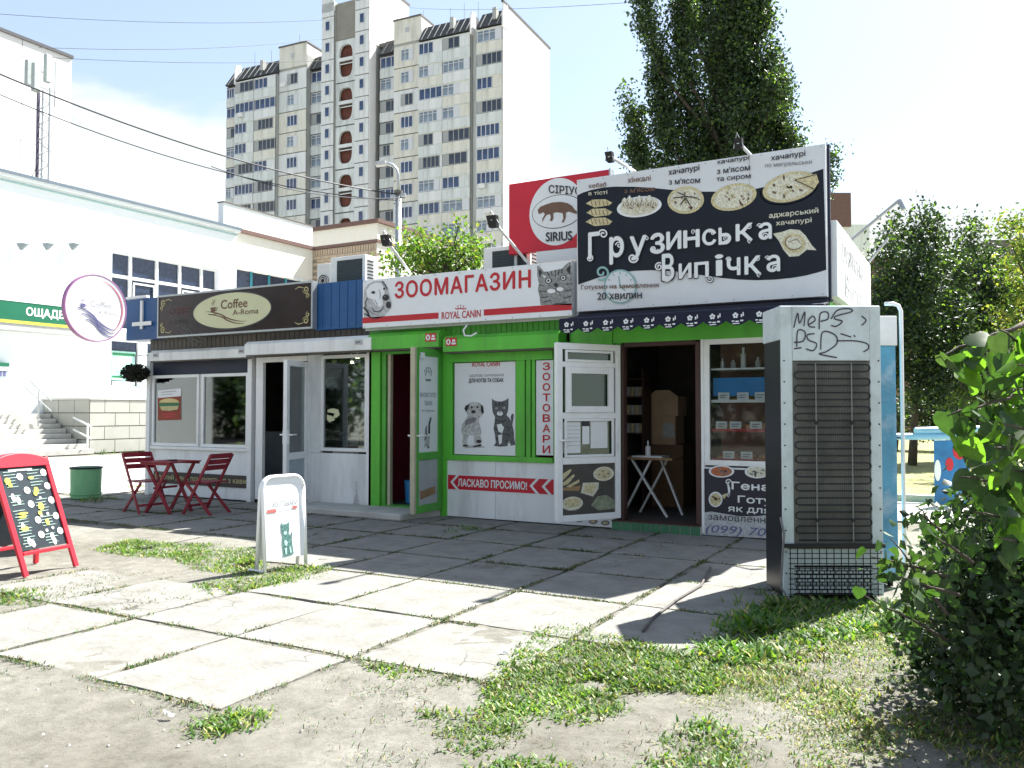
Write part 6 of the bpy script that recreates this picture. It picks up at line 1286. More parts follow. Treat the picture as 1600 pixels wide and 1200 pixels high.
# core volume
cm = MB()
for (a, c, y_, n_, k_) in cols: cm.box(a - .06, c + .06, y_ + .17, 1.95 if k_ != 'wall1' else 6, 0, 47.25 if k_ in ('bal', 'rec') else (49.3 if k_ == 'wall' else 54.9))
cm.box(-43.9, -.06, 1.96, 13.25, 0, 48.85)
cm.build('core', apt_core, ap)
MB().box(-44.0, -.0, 1.4, 13.2, 48.9, 49.4).build('roof', siding, ap)
rnd = random.Random(5); WM = {}
def win_mesh(w, h, n, v):
    key = (round(w, 1), h, n, v)
    if key in WM: return WM[key]
    fm = MB().box(-w / 2, w / 2, -.06, .0, -h / 2, -h / 2 + .09).box(-w / 2, w / 2, -.06, .0, h / 2 - .09, h / 2)
    for i in range(n + 1): xx_ = -w / 2 + (w - .09) * i / n; fm.box(xx_, xx_ + .09, -.055, .0, -h / 2 + .09, h / 2 - .09)
    if v == 1 and n >= 3: fm.box(-w / 2 + .09, -w / 2 + w / n, -.05, -.01, -h / 2 + .09, h / 2 - .09)
    if v == 2 and n >= 3: fm.box(w / 2 - w / n, w / 2 - .09, -.05, -.01, -h / 2 + .09, h / 2 - .09); fm.box(-w / 2 + .09, w / 2 - .09, -.045, -.01, .3, .36)
    pm = MB(); 
    for i in range(n): x0_ = -w / 2 + (w - .09) * i / n + .09; x1_ = -w / 2 + (w - .09) * (i + 1) / n; pm.box(x0_, x1_, -.02, -.015, -h / 2 + .09, h / 2 - .09)
    WM[key] = (amesh(fm, 'window', white_frames[v % 2]), amesh(pm, 'pane', apt_glass[v % 3])); return WM[key]
white_frames = [mat('apartment_frame_white', (.62, .64, .66), .5, .05), mat('apartment_frame_dull', (.36, .37, .36), .6, .1)]
apt_glass = [mat('apartment_glass_blue', (.035, .06, .13), .15, .6, .7, spec=.7), mat('apartment_glass_dark', (.025, .035, .05), .2, .6, .7, spec=.7), mat('apartment_glass_curtain', (.20, .25, .30), .25, .5, .9)]
PMM = {}
def panel_mesh(w, h, mi, d=.12):
    key = (round(w, 2), round(h, 2), mi)
    if key not in PMM: PMM[key] = amesh(MB().box(0, w, 0, d, 0, h), 'wall_panel', apt_pan[mi])
    return PMM[key]
npan = 0
for ci, (a, c, y_, n_, k_) in enumerate(cols):
    tint = rnd.choice([0, 0, 1])
    MB().box(a - .03, c + .03, y_ + .121, y_ + .165, 0, 47.2 if k_ != 'wall1' else 54.8).build('seam_backing', apt_seam, ap)
    fl = range(-3 if k_ == 'wall1' else 0, NF)
    for f in fl:
        zc = ZT - f * FLH; w = c - a
        mi = (2 if k_ == 'wall1' else rnd.choice([0, 0, 0, 1, 2] if k_ != 'wall' else [1, 1, 2, 0]))
        if k_ == 'wall1':
            o = put('wall_panel', panel_mesh(w - .06, FLH - .12, 2), ap, (a + .03, y_, zc - 1.5)); ww, hh_ = .75, 1.35
            if f < -2: continue
        elif k_ == 'wall':
            o = put('wall_panel', panel_mesh(w, FLH - .12, mi), ap, (a, y_, zc - 1.5)); ww, hh_ = 1.75, 1.5
        elif k_ == 'bal':
            o = put('wall_panel', panel_mesh(w, 1.22, mi), ap, (a, y_, zc - 2.0)); o = put('wall_panel', panel_mesh(w, .12, mi), ap, (a, y_ + .0, zc + .74 - .03)); ww, hh_ = w * rnd.choice([.98, .98, .9, .62]), 1.45
        else:
            o = put('wall_panel', panel_mesh(w, 1.22, mi), ap, (a, y_, zc - 2.0)); ww, hh_ = w * rnd.choice([.95, .95, .6]), 1.45
        npan += 1
        if k_ in ('bal', 'rec') and ww < w * .93:
            put('infill', panel_mesh(w - ww - .05, 1.45, rnd.choice([2, 0, 1])), ap, (a + ww + .04, y_ + .04, zc - .74))
            xc_ = a + ww / 2
        else: xc_ = (a + c) / 2
        mf_, mp_ = win_mesh(round(ww, 1), hh_, {'wall1': 1, 'wall': 3}.get(k_, rnd.choice([4, 5]) if ww > 2.6 else 3), rnd.choice([0, 0, 1, 2]) if k_ != 'wall1' else 0)
        o = put('window', mf_, ap, (xc_, y_ - .005 if k_ in ('wall', 'wall1') else y_ + .1, zc + (0 if k_ != 'wall1' else .1)))
        p_ = bpy.data.objects.new('pane', mp_); COL.objects.link(p_); p_.parent = o
    # slab edges between balconies
    if k_ == 'bal':
        [MB().box(a - .05, c + .05, y_ - .06, y_ + .1, ZT - f * FLH - 2.08, ZT - f * FLH - 2.0).build('floor_edge', apt_pan[0], ap) for f in range(NF)]
# below the visible floors: plain panels
for (a, c, y_, n_, k_) in cols: MB().box(a, c, y_, y_ + .12, 0, ZT - (NF - 1) * FLH - 2.1).build('lower_wall', apt_pan[0], ap)
# stairwell column with oval brown openings
sw0, sw1 = -24.55, -21.4; smb = MB()
for k in range(6):
    zc = 50.0 - .0 - k * 2 * FLH; 
stair_z = [FLH * 0 + 50.3]
_, zo = 0, 0
for k in range(7):
    zc = 47.2 - k * 5.72
    # a concrete panel two storeys high with an oval hole split by a band
    cx_, rx_, rz_ = (sw0 + sw1) / 2, 1.08, 2.15; zt_, zb_ = zc + 2.82, zc - 2.82; n = 12; b = MB(); pts = []
    for sgn in (-1, 1):
        pr = []
        for i in range(n + 1):
            t = math.pi / 2 - math.pi * i / n; e = .62; pr.append((cx_ + sgn * rx_ * abs(math.cos(t)) ** e, zc + rz_ * math.copysign(abs(math.sin(t)) ** e, math.sin(t))))
        xe_ = sw1 if sgn > 0 else sw0
        for i in range(n):
            za_ = zt_ if i == 0 else pr[i][1]; zb2 = zb_ if i == n - 1 else pr[i + 1][1]
            b.add([(pr[i][0], -.45, pr[i][1]), (pr[i + 1][0], -.45, pr[i + 1][1]), (xe_, -.45, pr[i + 1][1]), (xe_, -.45, pr[i][1])], [(0, 1, 2, 3)])
            b.add([(pr[i][0], -.45, pr[i][1]), (pr[i + 1][0], -.45, pr[i + 1][1]), (pr[i + 1][0], -.1, pr[i + 1][1]), (pr[i][0], -.1, pr[i][1])], [(0, 1, 2, 3)])
    b.box(sw0, sw1, -.45, -.3, zc + rz_ - .002, zt_ - .04).box(sw0, sw1, -.45, -.3, zb_ + .04, zc - rz_ + .002).build('stairwell_panel', apt_pan[0], ap)
    MB().box(sw0 + .1, sw1 - .1, .1, .2, zc - rz_, zc + rz_).build('stairwell_back', apt_arch, ap)
    MB().box(cx_ - 1.15, cx_ + 1.15, -.5, -.3, zc - .02, zc + .42).build('balcony_band', apt_pan[2], ap); MB().box(cx_ - 1.0, cx_ + 1.0, -.35, -.3, zc - .42, zc - .3).build('rail', apt_pan[2], ap)
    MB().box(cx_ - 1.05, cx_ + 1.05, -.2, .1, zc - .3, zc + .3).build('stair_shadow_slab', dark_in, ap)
MB().box(sw0, sw1, -.45, 6, 50.05, 55.0).build('stair_head', mat('panel_brownish', (.27, .26, .22), .85, .12, .8), ap)
MB().box(sw0 - .1, sw1 + .1, .3, 9, 0, 50).build('stair_core', apt_core, ap)
# tower top and its lit side
MB().box(-26.65, -24.6, -.8, 6, 54.0, 55.2).build('tower_cap', apt_pan[2], ap); MB().box(-21.35, -19.1, -.8, 8, 54.5, 58.0).build('tower_cap', apt_pan[2], ap)
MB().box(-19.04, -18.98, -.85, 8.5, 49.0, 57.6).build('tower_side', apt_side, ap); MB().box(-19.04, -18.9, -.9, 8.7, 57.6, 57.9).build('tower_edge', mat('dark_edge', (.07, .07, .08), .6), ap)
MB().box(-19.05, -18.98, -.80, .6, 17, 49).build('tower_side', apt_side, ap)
# roof boxes on the solid columns
for (a, c) in ((-34.1, -29.5), (-15.6, -11.65)):
    o = MB().box(a, c, -.35, 3.4, 47.9, 50.9).build('roof_box', apt_pan[1], ap); MB().box(a - .1, c + .1, -.45, 3.5, 50.9, 51.1).build('cap', siding, o)
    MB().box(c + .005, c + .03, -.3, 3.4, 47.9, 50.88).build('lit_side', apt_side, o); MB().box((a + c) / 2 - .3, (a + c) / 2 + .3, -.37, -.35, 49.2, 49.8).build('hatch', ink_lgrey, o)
# sloping slate loggia roofs
for (a, c, y_) in ((-43.9, -41.5, -.2), (-41.4, -34.2, -1.0), (-29.4, -26.75, .3), (-18.3, -15.7, .3), (-11.55, -4.35, -1.0), (-3.45, -.05, -1.0)):
    q = MB().prism([(a, y_ - .1, 47.35), (a, y_ + 1.6, 49.75), (a, y_ + 2.4, 49.75), (a, y_ + 2.4, 47.3)], (c - a, 0, 0)).build('slate_slope', slate, ap); fix_normals(q.data)
    b = MB(); nn = int((c - a) / .9)
    for k in range(nn): xx_ = a + (k + .5) * (c - a) / nn; b.beam((xx_, y_ - .14, 47.4), (xx_, y_ + 1.56, 49.8), .08, .08)
    b.build('slate_seams', apt_core, ap)
    if c - a > 3: MB().box(a + .6 * (c - a), a + .6 * (c - a) + .5, y_ + .2, y_ + .9, 48.2, 49.6).build('roof_vent', apt_core, ap)
# fins between bays
for x_ in (-41.45, -4.3, -.02):
    q = MB().prism([(x_, -1.1, 46.9), (x_, -1.1, 48.6), (x_, -.9, 49.6), (x_, .1, 49.9), (x_, .1, 46.9)], (.22, 0, 0)).build('fin', apt_side, ap); fix_normals(q.data)
MB().box(-4.3, -3.5, -.2, .0, 17, 47.8).build('recess_wall', apt_pan[0], ap)
# lit end wall, panel by panel
for i, (ya_, yb2) in enumerate(((-.95, 5.7), (5.75, 13.3))):
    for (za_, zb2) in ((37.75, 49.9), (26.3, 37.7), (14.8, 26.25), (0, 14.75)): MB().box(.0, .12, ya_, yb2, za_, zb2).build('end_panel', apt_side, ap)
MB().box(-.1, .22, -1.1, 13.5, 49.9, 50.15).build('roof_edge', mat('dark_edge', (.07, .07, .08), .6), ap)
# aerials and outdoor units
b = MB()
for (x_, h_) in ((-41, 1.5), (-38, 1.2), (-33, 2.5), (-13, 1.8), (-9, 1.3), (-7, 1.5), (-5, 1.2), (-17, 3)): b.cyl((x_, 2.5, 49.5), (x_, 2.5, 51.3 + h_), .04, 5)
b.build('aerials', steel, ap)
for (x_, z_) in ((-33.0, ZT - 1.3), (-40.5, ZT - FLH * 1 - 1.4), (-3.0, ZT - FLH * 6 - 1.3), (-30.6, ZT - FLH * 7 - 1.2), (-13.3, ZT - FLH * 8 - 1.2), (-2.2, ZT - FLH * 7 - 1.5)): MB().box(x_, x_ + .8, -1.45, -1.1, z_, z_ + .55).build('outdoor_unit', ac_white, ap)
# ---- far blocks on the right
def far_block(label, px0, px1, pyt, f, rz, roofm, wallm, nfl, ncol):
    a = P3(px0, pyt, f); c = P3(px1, pyt, f); w = (c - a).length; d = c - a; an = math.atan2(d.y, d.x)
    t = thing('apartment_block', label, 'apartment block', (a.x, a.y, 0), an, local=True); h = a.z
    MB().box(0, w, 0, 10, 0, h).build('wall', wallm, t); MB().box(-.1, w + .1, -.15, 10, h * .86, h + .05).build('roof', roofm, t)
    fm, pm = win_mesh(1.6, 1.5, 3, 0)
    for i in range(ncol):
        for k in range(nfl):
            z_ = h * .86 - 1.4 - k * 3.0
            if z_ < 3: continue
            o = put('window', fm, t, (w * (i + .5) / ncol, -.03, z_)); p_ = bpy.data.objects.new('pane', pm); COL.objects.link(p_); p_.parent = o
    return t
far_block('distant pale block with a brown roof showing right of the bakery sign', 1262, 1326, 303, 60, 0, brown_trim, apt_pan[2], 3, 2)
far_block('distant narrow white block beyond the brown roofed one', 1328, 1356, 352, 90, 0, apt_pan[0], apt_pan[2], 4, 2)
far_block('distant low grey building seen over the trees at the right edge', 1545, 1660, 376, 95, 0, siding, apt_pan[0], 4, 4)
far_block('brown walled house half hidden behind the dark trees', 1362, 1425, 405, 45, 0, brown_trim, mat('house_brown', (.22, .13, .09), .8), 1, 2)
# ================================================================== STREET LAMP, WIRES
lp = P3(622, 400, 21); sl = thing('street_lamp', 'tall grey street lamp with a curved arm in front of the apartment block', 'street lamp', (lp.x, lp.y, 0))
zt_ = P3(622, 300, 21).z; top = P3(622, 290, 21).z
MB().cyl((lp.x, lp.y, 0), (lp.x, lp.y, zt_), .10, 12, .075).build('pole', steel, sl, smooth=True)
pts = [Vector((lp.x, lp.y, zt_ - .2))] + [P3(px, py, 21) for px, py in ((622, 275), (620, 265), (613, 258), (603, 255), (592, 255))]
MB().tube(pts, .045, 8).build('arm', steel, sl, smooth=True); a = P3(603, 255, 21); c = P3(587, 257, 21); MB().beam(a, c, .2, .11).build('lamp_head', ink_lgrey, sl, bevel=.02)
MB().box(lp.x - .22, lp.x + .22, lp.y - .03, lp.y + .03, zt_ - .12, zt_ - .04).build('cross_arm', steel, sl); MB().cyl((lp.x, lp.y, zt_ - .03), (lp.x, lp.y, zt_ + .04), .12, 10).build('cap', siding, sl)
def wire(label, p, q, sag, r, n=24, m=None):
    p, q = Vector(p), Vector(q); pts = [p.lerp(q, i / n) - Vector((0, 0, sag * 4 * (i / n) * (1 - i / n))) for i in range(n + 1)]
    tag(MB().tube(pts, r, 5).build('overhead_cable', m or wire_m, None), label, 'cable', 'overhead cables')
L_ = Vector((lp.x, lp.y, zt_ - .05))
wire('thick black overhead cable falling from the upper left to the street lamp', P3(-60, 90, 15), L_, .35, .018)
wire('thin dark cable just under the thick one, falling to the street lamp', P3(-60, 122, 15), L_ + Vector((0, 0, -.15)), .45, .010)
wire('second thin cable falling to the street lamp from the left', P3(330, 260, 18), L_ + Vector((.2, 0, -.1)), .25, .012)
wire('hair-thin high cable crossing the top of the sky, lowest of the three', P3(-50, 82, 60), P3(520, 94, 90), .5, .02)
wire('hair-thin high cable crossing the sky left of the tower, middle of the three', P3(60, 74, 60), P3(520, 58, 90), .6, .02)
wire('hair-thin high cable crossing the sky left of the tower, topmost of the three', P3(-50, 18, 60), P3(520, 30, 90), .6, .02)
wire('hair-thin high cable between the apartment tower and the poplar', P3(640, 12, 90), P3(1010, 2, 40), .3, .012)
# blue rack and board with red figures
rk = thing('blue_rack', 'pale blue pipe rail beyond the fridge with two long tubes', 'rail', (*G(1450, 800), 0)); f_ = 13.5
for (p, q) in (((1330, 682), (1512, 682)), ((1430, 673), (1530, 670))): MB().cyl(P3(*p, f_), P3(*q, f_), .055, 10).build('tube', mat('rail_blue', (.25, .48, .66), .35, .1), rk)
for px in (1345, 1505): a = P3(px, 680, f_); MB().cyl((a.x, a.y, 0), (a.x, a.y, a.z), .035, 8).build('post', MATS['rail_blue'], rk)
a = P3(1459, 700, 12.6); c = P3(1512, 700, 12.6); zt_ = P3(1459, 688, 12.6).z
bbd = thing('painted_board', 'blue painted board with red shapes standing under the pale blue rail', 'board', ((a.x + c.x) / 2, (a.y + c.y) / 2, 0)); d = (c - a)
q = MB().prism([(a.x, a.y, .0), (c.x, c.y, .0), (c.x, c.y, zt_), (a.x, a.y, zt_)], (.02, .04, 0)).build('board', mat('board_blue', (.02, .16, .38), .5, .25, 4), bbd)
e1 = d.normalized(); nrm = Vector((e1.y, -e1.x, 0))
for (t_, z_, r1, r2, mm) in ((.75, zt_ - .16, .10, .13, ink_red), (.45, zt_ - .36, .06, .1, ink_red), (.1, zt_ - .45, .05, .16, ink_white), (.55, zt_ - .75, .08, .05, ink_white), (.8, zt_ - .6, .05, .07, ink_teal)):
    o_ = a + d * t_; MB().poly([tuple(o_ + nrm * .006 + e1 * (r1 * math.cos(k * math.pi / 8)) + Vector((0, 0, z_ - o_.z + r2 * math.sin(k * math.pi / 8)))) for k in range(16)]).build('painted_shape', mm, bbd)
# ================================================================== FOLIAGE
LM = {'dark': leaf_mat('leaf_dark', (.028, .050, .024), .22), 'mid': leaf_mat('leaf_mid', (.055, .095, .034), .32), 'light': leaf_mat('leaf_light', (.12, .19, .04), .45), 'lime': leaf_mat('leaf_lime', (.10, .20, .03), .55),
      'lilac': leaf_mat('leaf_lilac', (.038, .082, .024), .38, rough=.5), 'yellow': leaf_mat('leaf_yellow', (.32, .31, .09), .35), 'straw': leaf_mat('straw', (.36, .30, .15), .2), 'grass': leaf_mat('grass_green', (.14, .22, .045), .4), 'grass2': leaf_mat('grass_deep', (.06, .14, .03), .35)}
def unit(a): return a / np.maximum(np.linalg.norm(a, axis=1), 1e-6)[:, None]
def leaf_mesh(name, C, size, mats, probs, aspect=.62, up_bias=0.3, seed=1):
    g = np.random.default_rng(seed); N = len(C); s = size * g.uniform(.6, 1.35, N)
    d1 = unit(g.normal(0, 1, (N, 3)) + np.array([0, 0, -up_bias])); nn = unit(g.normal(0, 1, (N, 3)) + np.array([0, 0, .8])); d2 = unit(np.cross(d1, nn)); nn = np.cross(d1, d2)
    h = s[:, None]; fold = nn * h * .12
    V = np.stack([C - d1 * h * .5, C + d2 * h * .5 * aspect - d1 * h * .08 + fold, C + d1 * h * .5, C - d2 * h * .5 * aspect - d1 * h * .08 + fold], 1).reshape(-1, 3)
    me = bpy.data.meshes.new(name); me.vertices.add(4 * N); me.vertices.foreach_set('co', V.astype(np.float32).ravel()); me.loops.add(6 * N)
    base = np.arange(N)[:, None] * 4; idx = np.concatenate([base + [0, 1, 2], base + [0, 2, 3]], 1).astype(np.int32); me.loops.foreach_set('vertex_index', idx.ravel())
    me.polygons.add(2 * N); me.polygons.foreach_set('loop_start', (np.arange(2 * N) * 3).astype(np.int32)); me.polygons.foreach_set('loop_total', np.full(2 * N, 3, np.int32))
    mi = g.choice(len(mats), N, p=probs).astype(np.int32); me.polygons.foreach_set('material_index', np.repeat(mi, 2))
    for m in mats: me.materials.append(m)
    me.update(calc_edges=True); me.validate(); return me
def ball_points(n, c, r, g, shell=.35):
    v = unit(g.normal(0, 1, (n, 3))); rad = g.uniform(shell, 1, n) ** .5; return np.asarray(c) + v * (rad[:, None] * np.asarray(r))
def crown(root, balls, per, size, mats, probs, seed, clump=26, name='crown', **k):
    """balls: (centre, radii); leaves gather in clumps so that the sky shows between them"""
    g = np.random.default_rng(seed); out = []
    for (c, r) in balls:
        nb = max(4, int(per * max(r) ** 2)); cc = ball_points(nb, c, r, g, .25); m_ = clump
        off = g.normal(0, 1, (nb, m_, 3)) * (size * 1.5); out.append((cc[:, None, :] + off).reshape(-1, 3))
    C = np.concatenate(out); C -= np.array(W[root.name]); me = leaf_mesh(name, C, size, mats, probs, seed=seed, **k); o = put(name, me, root, W[root.name]); return o
def limb(root, p, q, r0, r1, name='branch', wob=.04, n=7, sd=0):
    rr_ = random.Random(sd); p, q = Vector(p), Vector(q); L = (q - p).length
    pts = [p.lerp(q, i / n) + Vector((rr_.uniform(-1, 1), rr_.uniform(-1, 1), rr_.uniform(-.4, .4))) * (wob * L * (0 if i in (0, n) else 1) * .4) for i in range(n + 1)]
    return MB().tube(pts, r0, 7, r1).build(name, bark, root, smooth=True)
# poplar
fp = 27.0; root_p = P3(1135, 640, fp); pop = thing('poplar_tree', 'tall dark poplar rising behind the bakery sign with upright branches', 'tree', (root_p.x, root_p.y, 0))
ST = [((1003, -30), (1030, 110), 13), ((1028, 105), (1048, 230), 20), ((1064, -50), (1075, 120), 20), ((1075, 120), (1095, 260), 27), ((1108, -60), (1120, 100), 20), ((1150, -80), (1142, 120), 28), ((1180, -40), (1164, 150), 18), ((1200, 78), (1180, 220), 24), ((1118, 100), (1130, 290), 28), ((1160, 150), (1160, 290), 30),
      ((1222, 150), (1210, 290), 22), ((1238, 205), (1222, 290), 15), ((981, 148), (1005, 265), 14), ((1000, 240), (1070, 300), 18), ((1300, 240), (1288, 300), 9), ((1220, 110), (1200, 175), 15), ((1090, 10), (1085, 60), 12), ((1185, -60), (1190, 40), 14)]
MB().tube([(root_p.x, root_p.y, 0), P3(1135, 450, fp), P3(1138, 200, fp), P3(1142, -40, fp)], .30, 10, .05).build('trunk', bark, pop, smooth=True)
rr_ = random.Random(8); balls = []
for i, (a, c, r) in enumerate(ST):
    dd = rr_.uniform(-1.3, 1.3); A_, C_ = P3(*a, fp + dd), P3(*c, fp + dd); L = (A_ - C_).length; rm = r * fp / F; n_ = max(3, int(L / (rm * .9)))
    limb(pop, P3(1136, min(420, c[1] + 130), fp), C_, .09, .05, sd=i); limb(pop, C_, A_, .05, .012, sd=i + 50)
    for k in range(n_ + 1):
        t = k / n_; q = A_.lerp(C_, t); s_ = rm * (.5 + .45 * min(1, t * 3)) * rr_.uniform(.6, 1.15); balls.append((tuple(q + Vector((rr_.uniform(-.1, .1), rr_.uniform(-.4, .4), 0))), (s_, s_, s_ * 1.35)))
for k in range(9):
    t = rr_.uniform(0, 1); px, py = 1010 + 220 * rr_.random(), 290 + 200 * t; q = P3(px, py, fp + rr_.uniform(-1, 1)); balls.append((tuple(q), (.7, .7, .8)))
crown(pop, balls, 185, .12, [LM['dark'], LM['mid'], LM['light']], [.58, .32, .10], 21, clump=17)
# bright little tree behind the pet shop roof
ft_ = 16.0; rp = P3(690, 600, ft_); sm = thing('small_tree', 'bright sunlit small tree peeping over the pet shop roof', 'tree', (rp.x, rp.y, 0))
MB().tube([(rp.x, rp.y, 0), P3(690, 480, ft_), P3(700, 400, ft_)], .09, 8, .04).build('trunk', bark, sm, smooth=True)
balls = []
for (px, py, r) in ((640, 395, 20), (665, 385, 22), (690, 395, 24), (715, 372, 18), (728, 390, 22), (650, 412, 24), (700, 415, 30), (740, 400, 22), (636, 372, 9), (718, 352, 8), (610, 410, 18), (745, 420, 20), (670, 420, 26), (690, 450, 45), (655, 365, 7), (752, 385, 8)):
    q = P3(px, py, ft_ + rr_.uniform(-.4, .4)); s_ = r * ft_ / F; balls.append((tuple(q), (s_, s_, s_))); limb(sm, P3(695, 440, ft_), q, .03, .008, sd=px)
crown(sm, balls, 260, .085, [LM['light'], LM['lime'], LM['mid'], LM['yellow']], [.4, .35, .15, .1], 22, clump=14)
# dark trees on the right
def tree_r(label, name, trunk_px, f, bl, mats, probs, size, per, seed, clump=16, tr=.12):
    b0 = P3(trunk_px[0][0], trunk_px[0][1], f); g0 = Vector((b0.x, b0.y, 0)); t = thing(name, label, 'tree', g0); pts = [g0] + [P3(px, py, f) for px, py in trunk_px[1:]]
    MB().tube(pts, tr, 9, tr * .4).build('trunk', bark, t, smooth=True); balls = []
    for i, (px, py, r) in enumerate(bl):
        q = P3(px, py, f + rr_.uniform(-1.2, 1.2)); s_ = r * f / F; balls.append((tuple(q), (s_, s_, s_ * .95)))
        if i % 2 == 0: limb(t, pts[-1], q, .05, .012, sd=seed + i)
    crown(t, balls, per, size, mats, probs, seed, clump=clump); return t
LM['bluish'] = leaf_mat('leaf_bluish', (.035, .065, .036), .25)
DK = [LM['dark'], LM['bluish'], LM['light']]
tree_r('dark broadleaf tree right behind the fridge with upright shoots against the sky', 'broadleaf_tree', [(1425, 705), (1430, 640), (1440, 560)], 22.0,
       [(1400, 348, 12), (1440, 330, 11), (1466, 345, 11), (1440, 355, 16), (1380, 362, 11), (1420, 380, 26), (1460, 385, 26), (1385, 400, 24), (1480, 420, 34), (1440, 430, 42), (1395, 450, 34), (1420, 490, 46), (1470, 500, 50), (1385, 520, 36), (1430, 550, 44), (1480, 570, 48), (1395, 580, 28), (1370, 480, 20), (1450, 610, 30)], DK, [.5, .37, .13], .11, 260, 31)
tree_r('broad dark tree right of centre among the park trees, by a leaning trunk', 'broadleaf_tree', [(1545, 705), (1540, 640), (1535, 560)], 24.0,
       [(1515, 365, 16), (1525, 350, 12), (1510, 395, 22), (1540, 410, 30), (1520, 440, 36), (1560, 450, 40), (1500, 480, 40), (1550, 500, 48), (1590, 440, 30), (1520, 540, 46), (1580, 550, 46), (1540, 600, 40), (1500, 600, 36), (1600, 500, 40)], DK, [.42, .4, .18], .11, 220, 32)
tree_r('pale dry leaved tree at the right edge above the grey roof', 'broadleaf_tree', [(1640, 705), (1640, 600), (1625, 500)], 20.0,
       [(1570, 352, 14), (1590, 358, 18), (1610, 350, 18), (1555, 360, 8), (1600, 385, 22), (1630, 400, 34), (1580, 420, 24), (1620, 450, 40), (1600, 500, 44), (1650, 520, 50), (1610, 570, 46)], [LM['light'], LM['mid'], LM['yellow']], [.35, .35, .3], .10, 200, 33)
tree_r('far shrubby tree low between the fridge and the leaning trunk', 'shrub', [(1400, 700), (1405, 660), (1410, 640)], 30.0,
       [(1390, 650, 26), (1420, 640, 30), (1450, 655, 30), (1480, 640, 40), (1520, 650, 40), (1560, 650, 40), (1600, 640, 44), (1640, 650, 50), (1500, 670, 24), (1370, 640, 24)], DK, [.4, .4, .2], .14, 110, 34, tr=.06)
# trees standing behind the photographer, seen only as reflections in the shop glass
for i, (x_, y_, s_, lab) in enumerate(((-24, -7, 3.4, 'round tree across the square, nearest of those reflected in the shop windows'), (-33, -13, 3.8, 'round tree across the square, second of those reflected in the shop windows'), (-17, -12, 3.2, 'round tree across the square, third of those reflected in the shop windows'), (-9, -17, 3.6, 'round tree across the square, rightmost of those reflected in the shop windows'))):
    t = thing('square_tree', lab, 'tree', (x_, y_, 0)); MB().tube([(x_, y_, 0), (x_ + .1, y_, 2), (x_, y_, 4)], .18, 8, .1).build('trunk', bark, t)
    crown(t, [((x_ + rr_.uniform(-2.5, 2.5), y_ + rr_.uniform(-1.5, 1.5), 3.6 + rr_.uniform(-2.2, 2.6)), (s_ * .6,) * 3) for _ in range(9)], 16, .28, DK, [.4, .4, .2], 60 + i, clump=14)
# ---- lilac bush in the right foreground: big leaves one by one, the rest as foliage
lb0 = Vector((*G(1560, 1130), 0)); lb = thing('lilac_bush', 'big leafy bush filling the right foreground, limes above and deep shade below', 'bush', lb0)
def heart(w=1.0):
    b = MB(); o = [(0, 0), (.30, -.10), (.50, .08), (.50, .35), (.34, .68), (0, 1.05)]
    L_ = [(x_, y_, .10 * abs(x_) * 2 - .10 * y_ * y_) for x_, y_ in o]; Rr = [(-x_, y_, z_) for x_, y_, z_ in L_]
    mid = [(0, 0, 0), (0, .35, -.03), (0, .7, -.07), (0, 1.05, -.11)]
    b.add(mid + L_[1:5] + Rr[1:5], [(0, 4, 5, 1), (1, 5, 6), (1, 6, 7, 2), (2, 7, 3), (0, 1, 9, 8), (1, 10, 9), (1, 2, 11, 10), (2, 3, 11)]); return b
LE = []
for mname in ('lilac', 'lime', 'mid'):
    me = amesh(heart(), 'leaf', LM[mname]); me.polygons.foreach_set('use_smooth', [True] * len(me.polygons)); LE.append(me)
rl = random.Random(12)
def put_leaf(p, size, mesh, lean_=None):
    o = bpy.data.objects.new('leaf', mesh); COL.objects.link(o); o.parent = lb; o.location = Vector(p) - W[lb.name]; s_ = size
    o.scale = (s_, s_, s_); o.rotation_euler = (rl.uniform(-2.6, -.6), rl.uniform(-.6, .6), rl.uniform(0, 6.28))
# upper twigs carrying large leaves
twigs = [((1650, 620), (1520, 540), 2.7), ((1650, 720), (1530, 660), 2.7), ((1650, 800), (1540, 770), 2.7), ((1600, 505), (1462, 560), 2.5), ((1640, 540), (1500, 600), 2.6), ((1640, 600), (1480, 650), 2.5), ((1650, 700), (1505, 700), 2.45), ((1640, 560), (1560, 515), 2.4), ((1650, 640), (1540, 620), 2.6), ((1640, 760), (1500, 745), 2.6), ((1640, 820), (1520, 800), 2.5), ((1640, 680), (1560, 660), 2.3), ((1650, 760), (1580, 730), 2.3), ((1650, 580), (1590, 570), 2.3), ((1650, 860), (1560, 840), 2.4)]
nleaf = 0
for i, (a, c, f) in enumerate(twigs):
    A_, C_ = P3(*a, f + .15), P3(*c, f); limb(lb, A_, C_, .008, .002, sd=i, wob=.08, name='twig')
    for k in range(15):
        t = rl.uniform(0, 1); q = A_.lerp(C_, t) + Vector((rl.uniform(-.05, .05), rl.uniform(-.06, .06), rl.uniform(-.07, .03))); put_leaf(q, rl.uniform(.045, .082), LE[rl.choice([0, 0, 1, 1, 2])]); nleaf += 1
tw2 = [((1480, 900), (1360, 870), 3.2), ((1480, 960), (1390, 840), 3.2), ((1500, 860), (1430, 790), 3.1), ((1480, 1000), (1350, 930), 3.3), ((1500, 930), (1400, 900), 3.1), ((1520, 880), (1450, 830), 3.0)]
for i, (a, c, f) in enumerate(tw2):
    A_, C_ = P3(*a, f), P3(*c, f); limb(lb, A_, C_, .007, .002, sd=i + 30, wob=.08, name='twig')
    for k in range(17):
        q = A_.lerp(C_, rl.uniform(.1, 1)) + Vector((rl.uniform(-.05, .05), rl.uniform(-.06, .06), rl.uniform(-.05, .05))); put_leaf(q, rl.uniform(.035, .055), LE[rl.choice([0, 0, 2])]); nleaf += 1
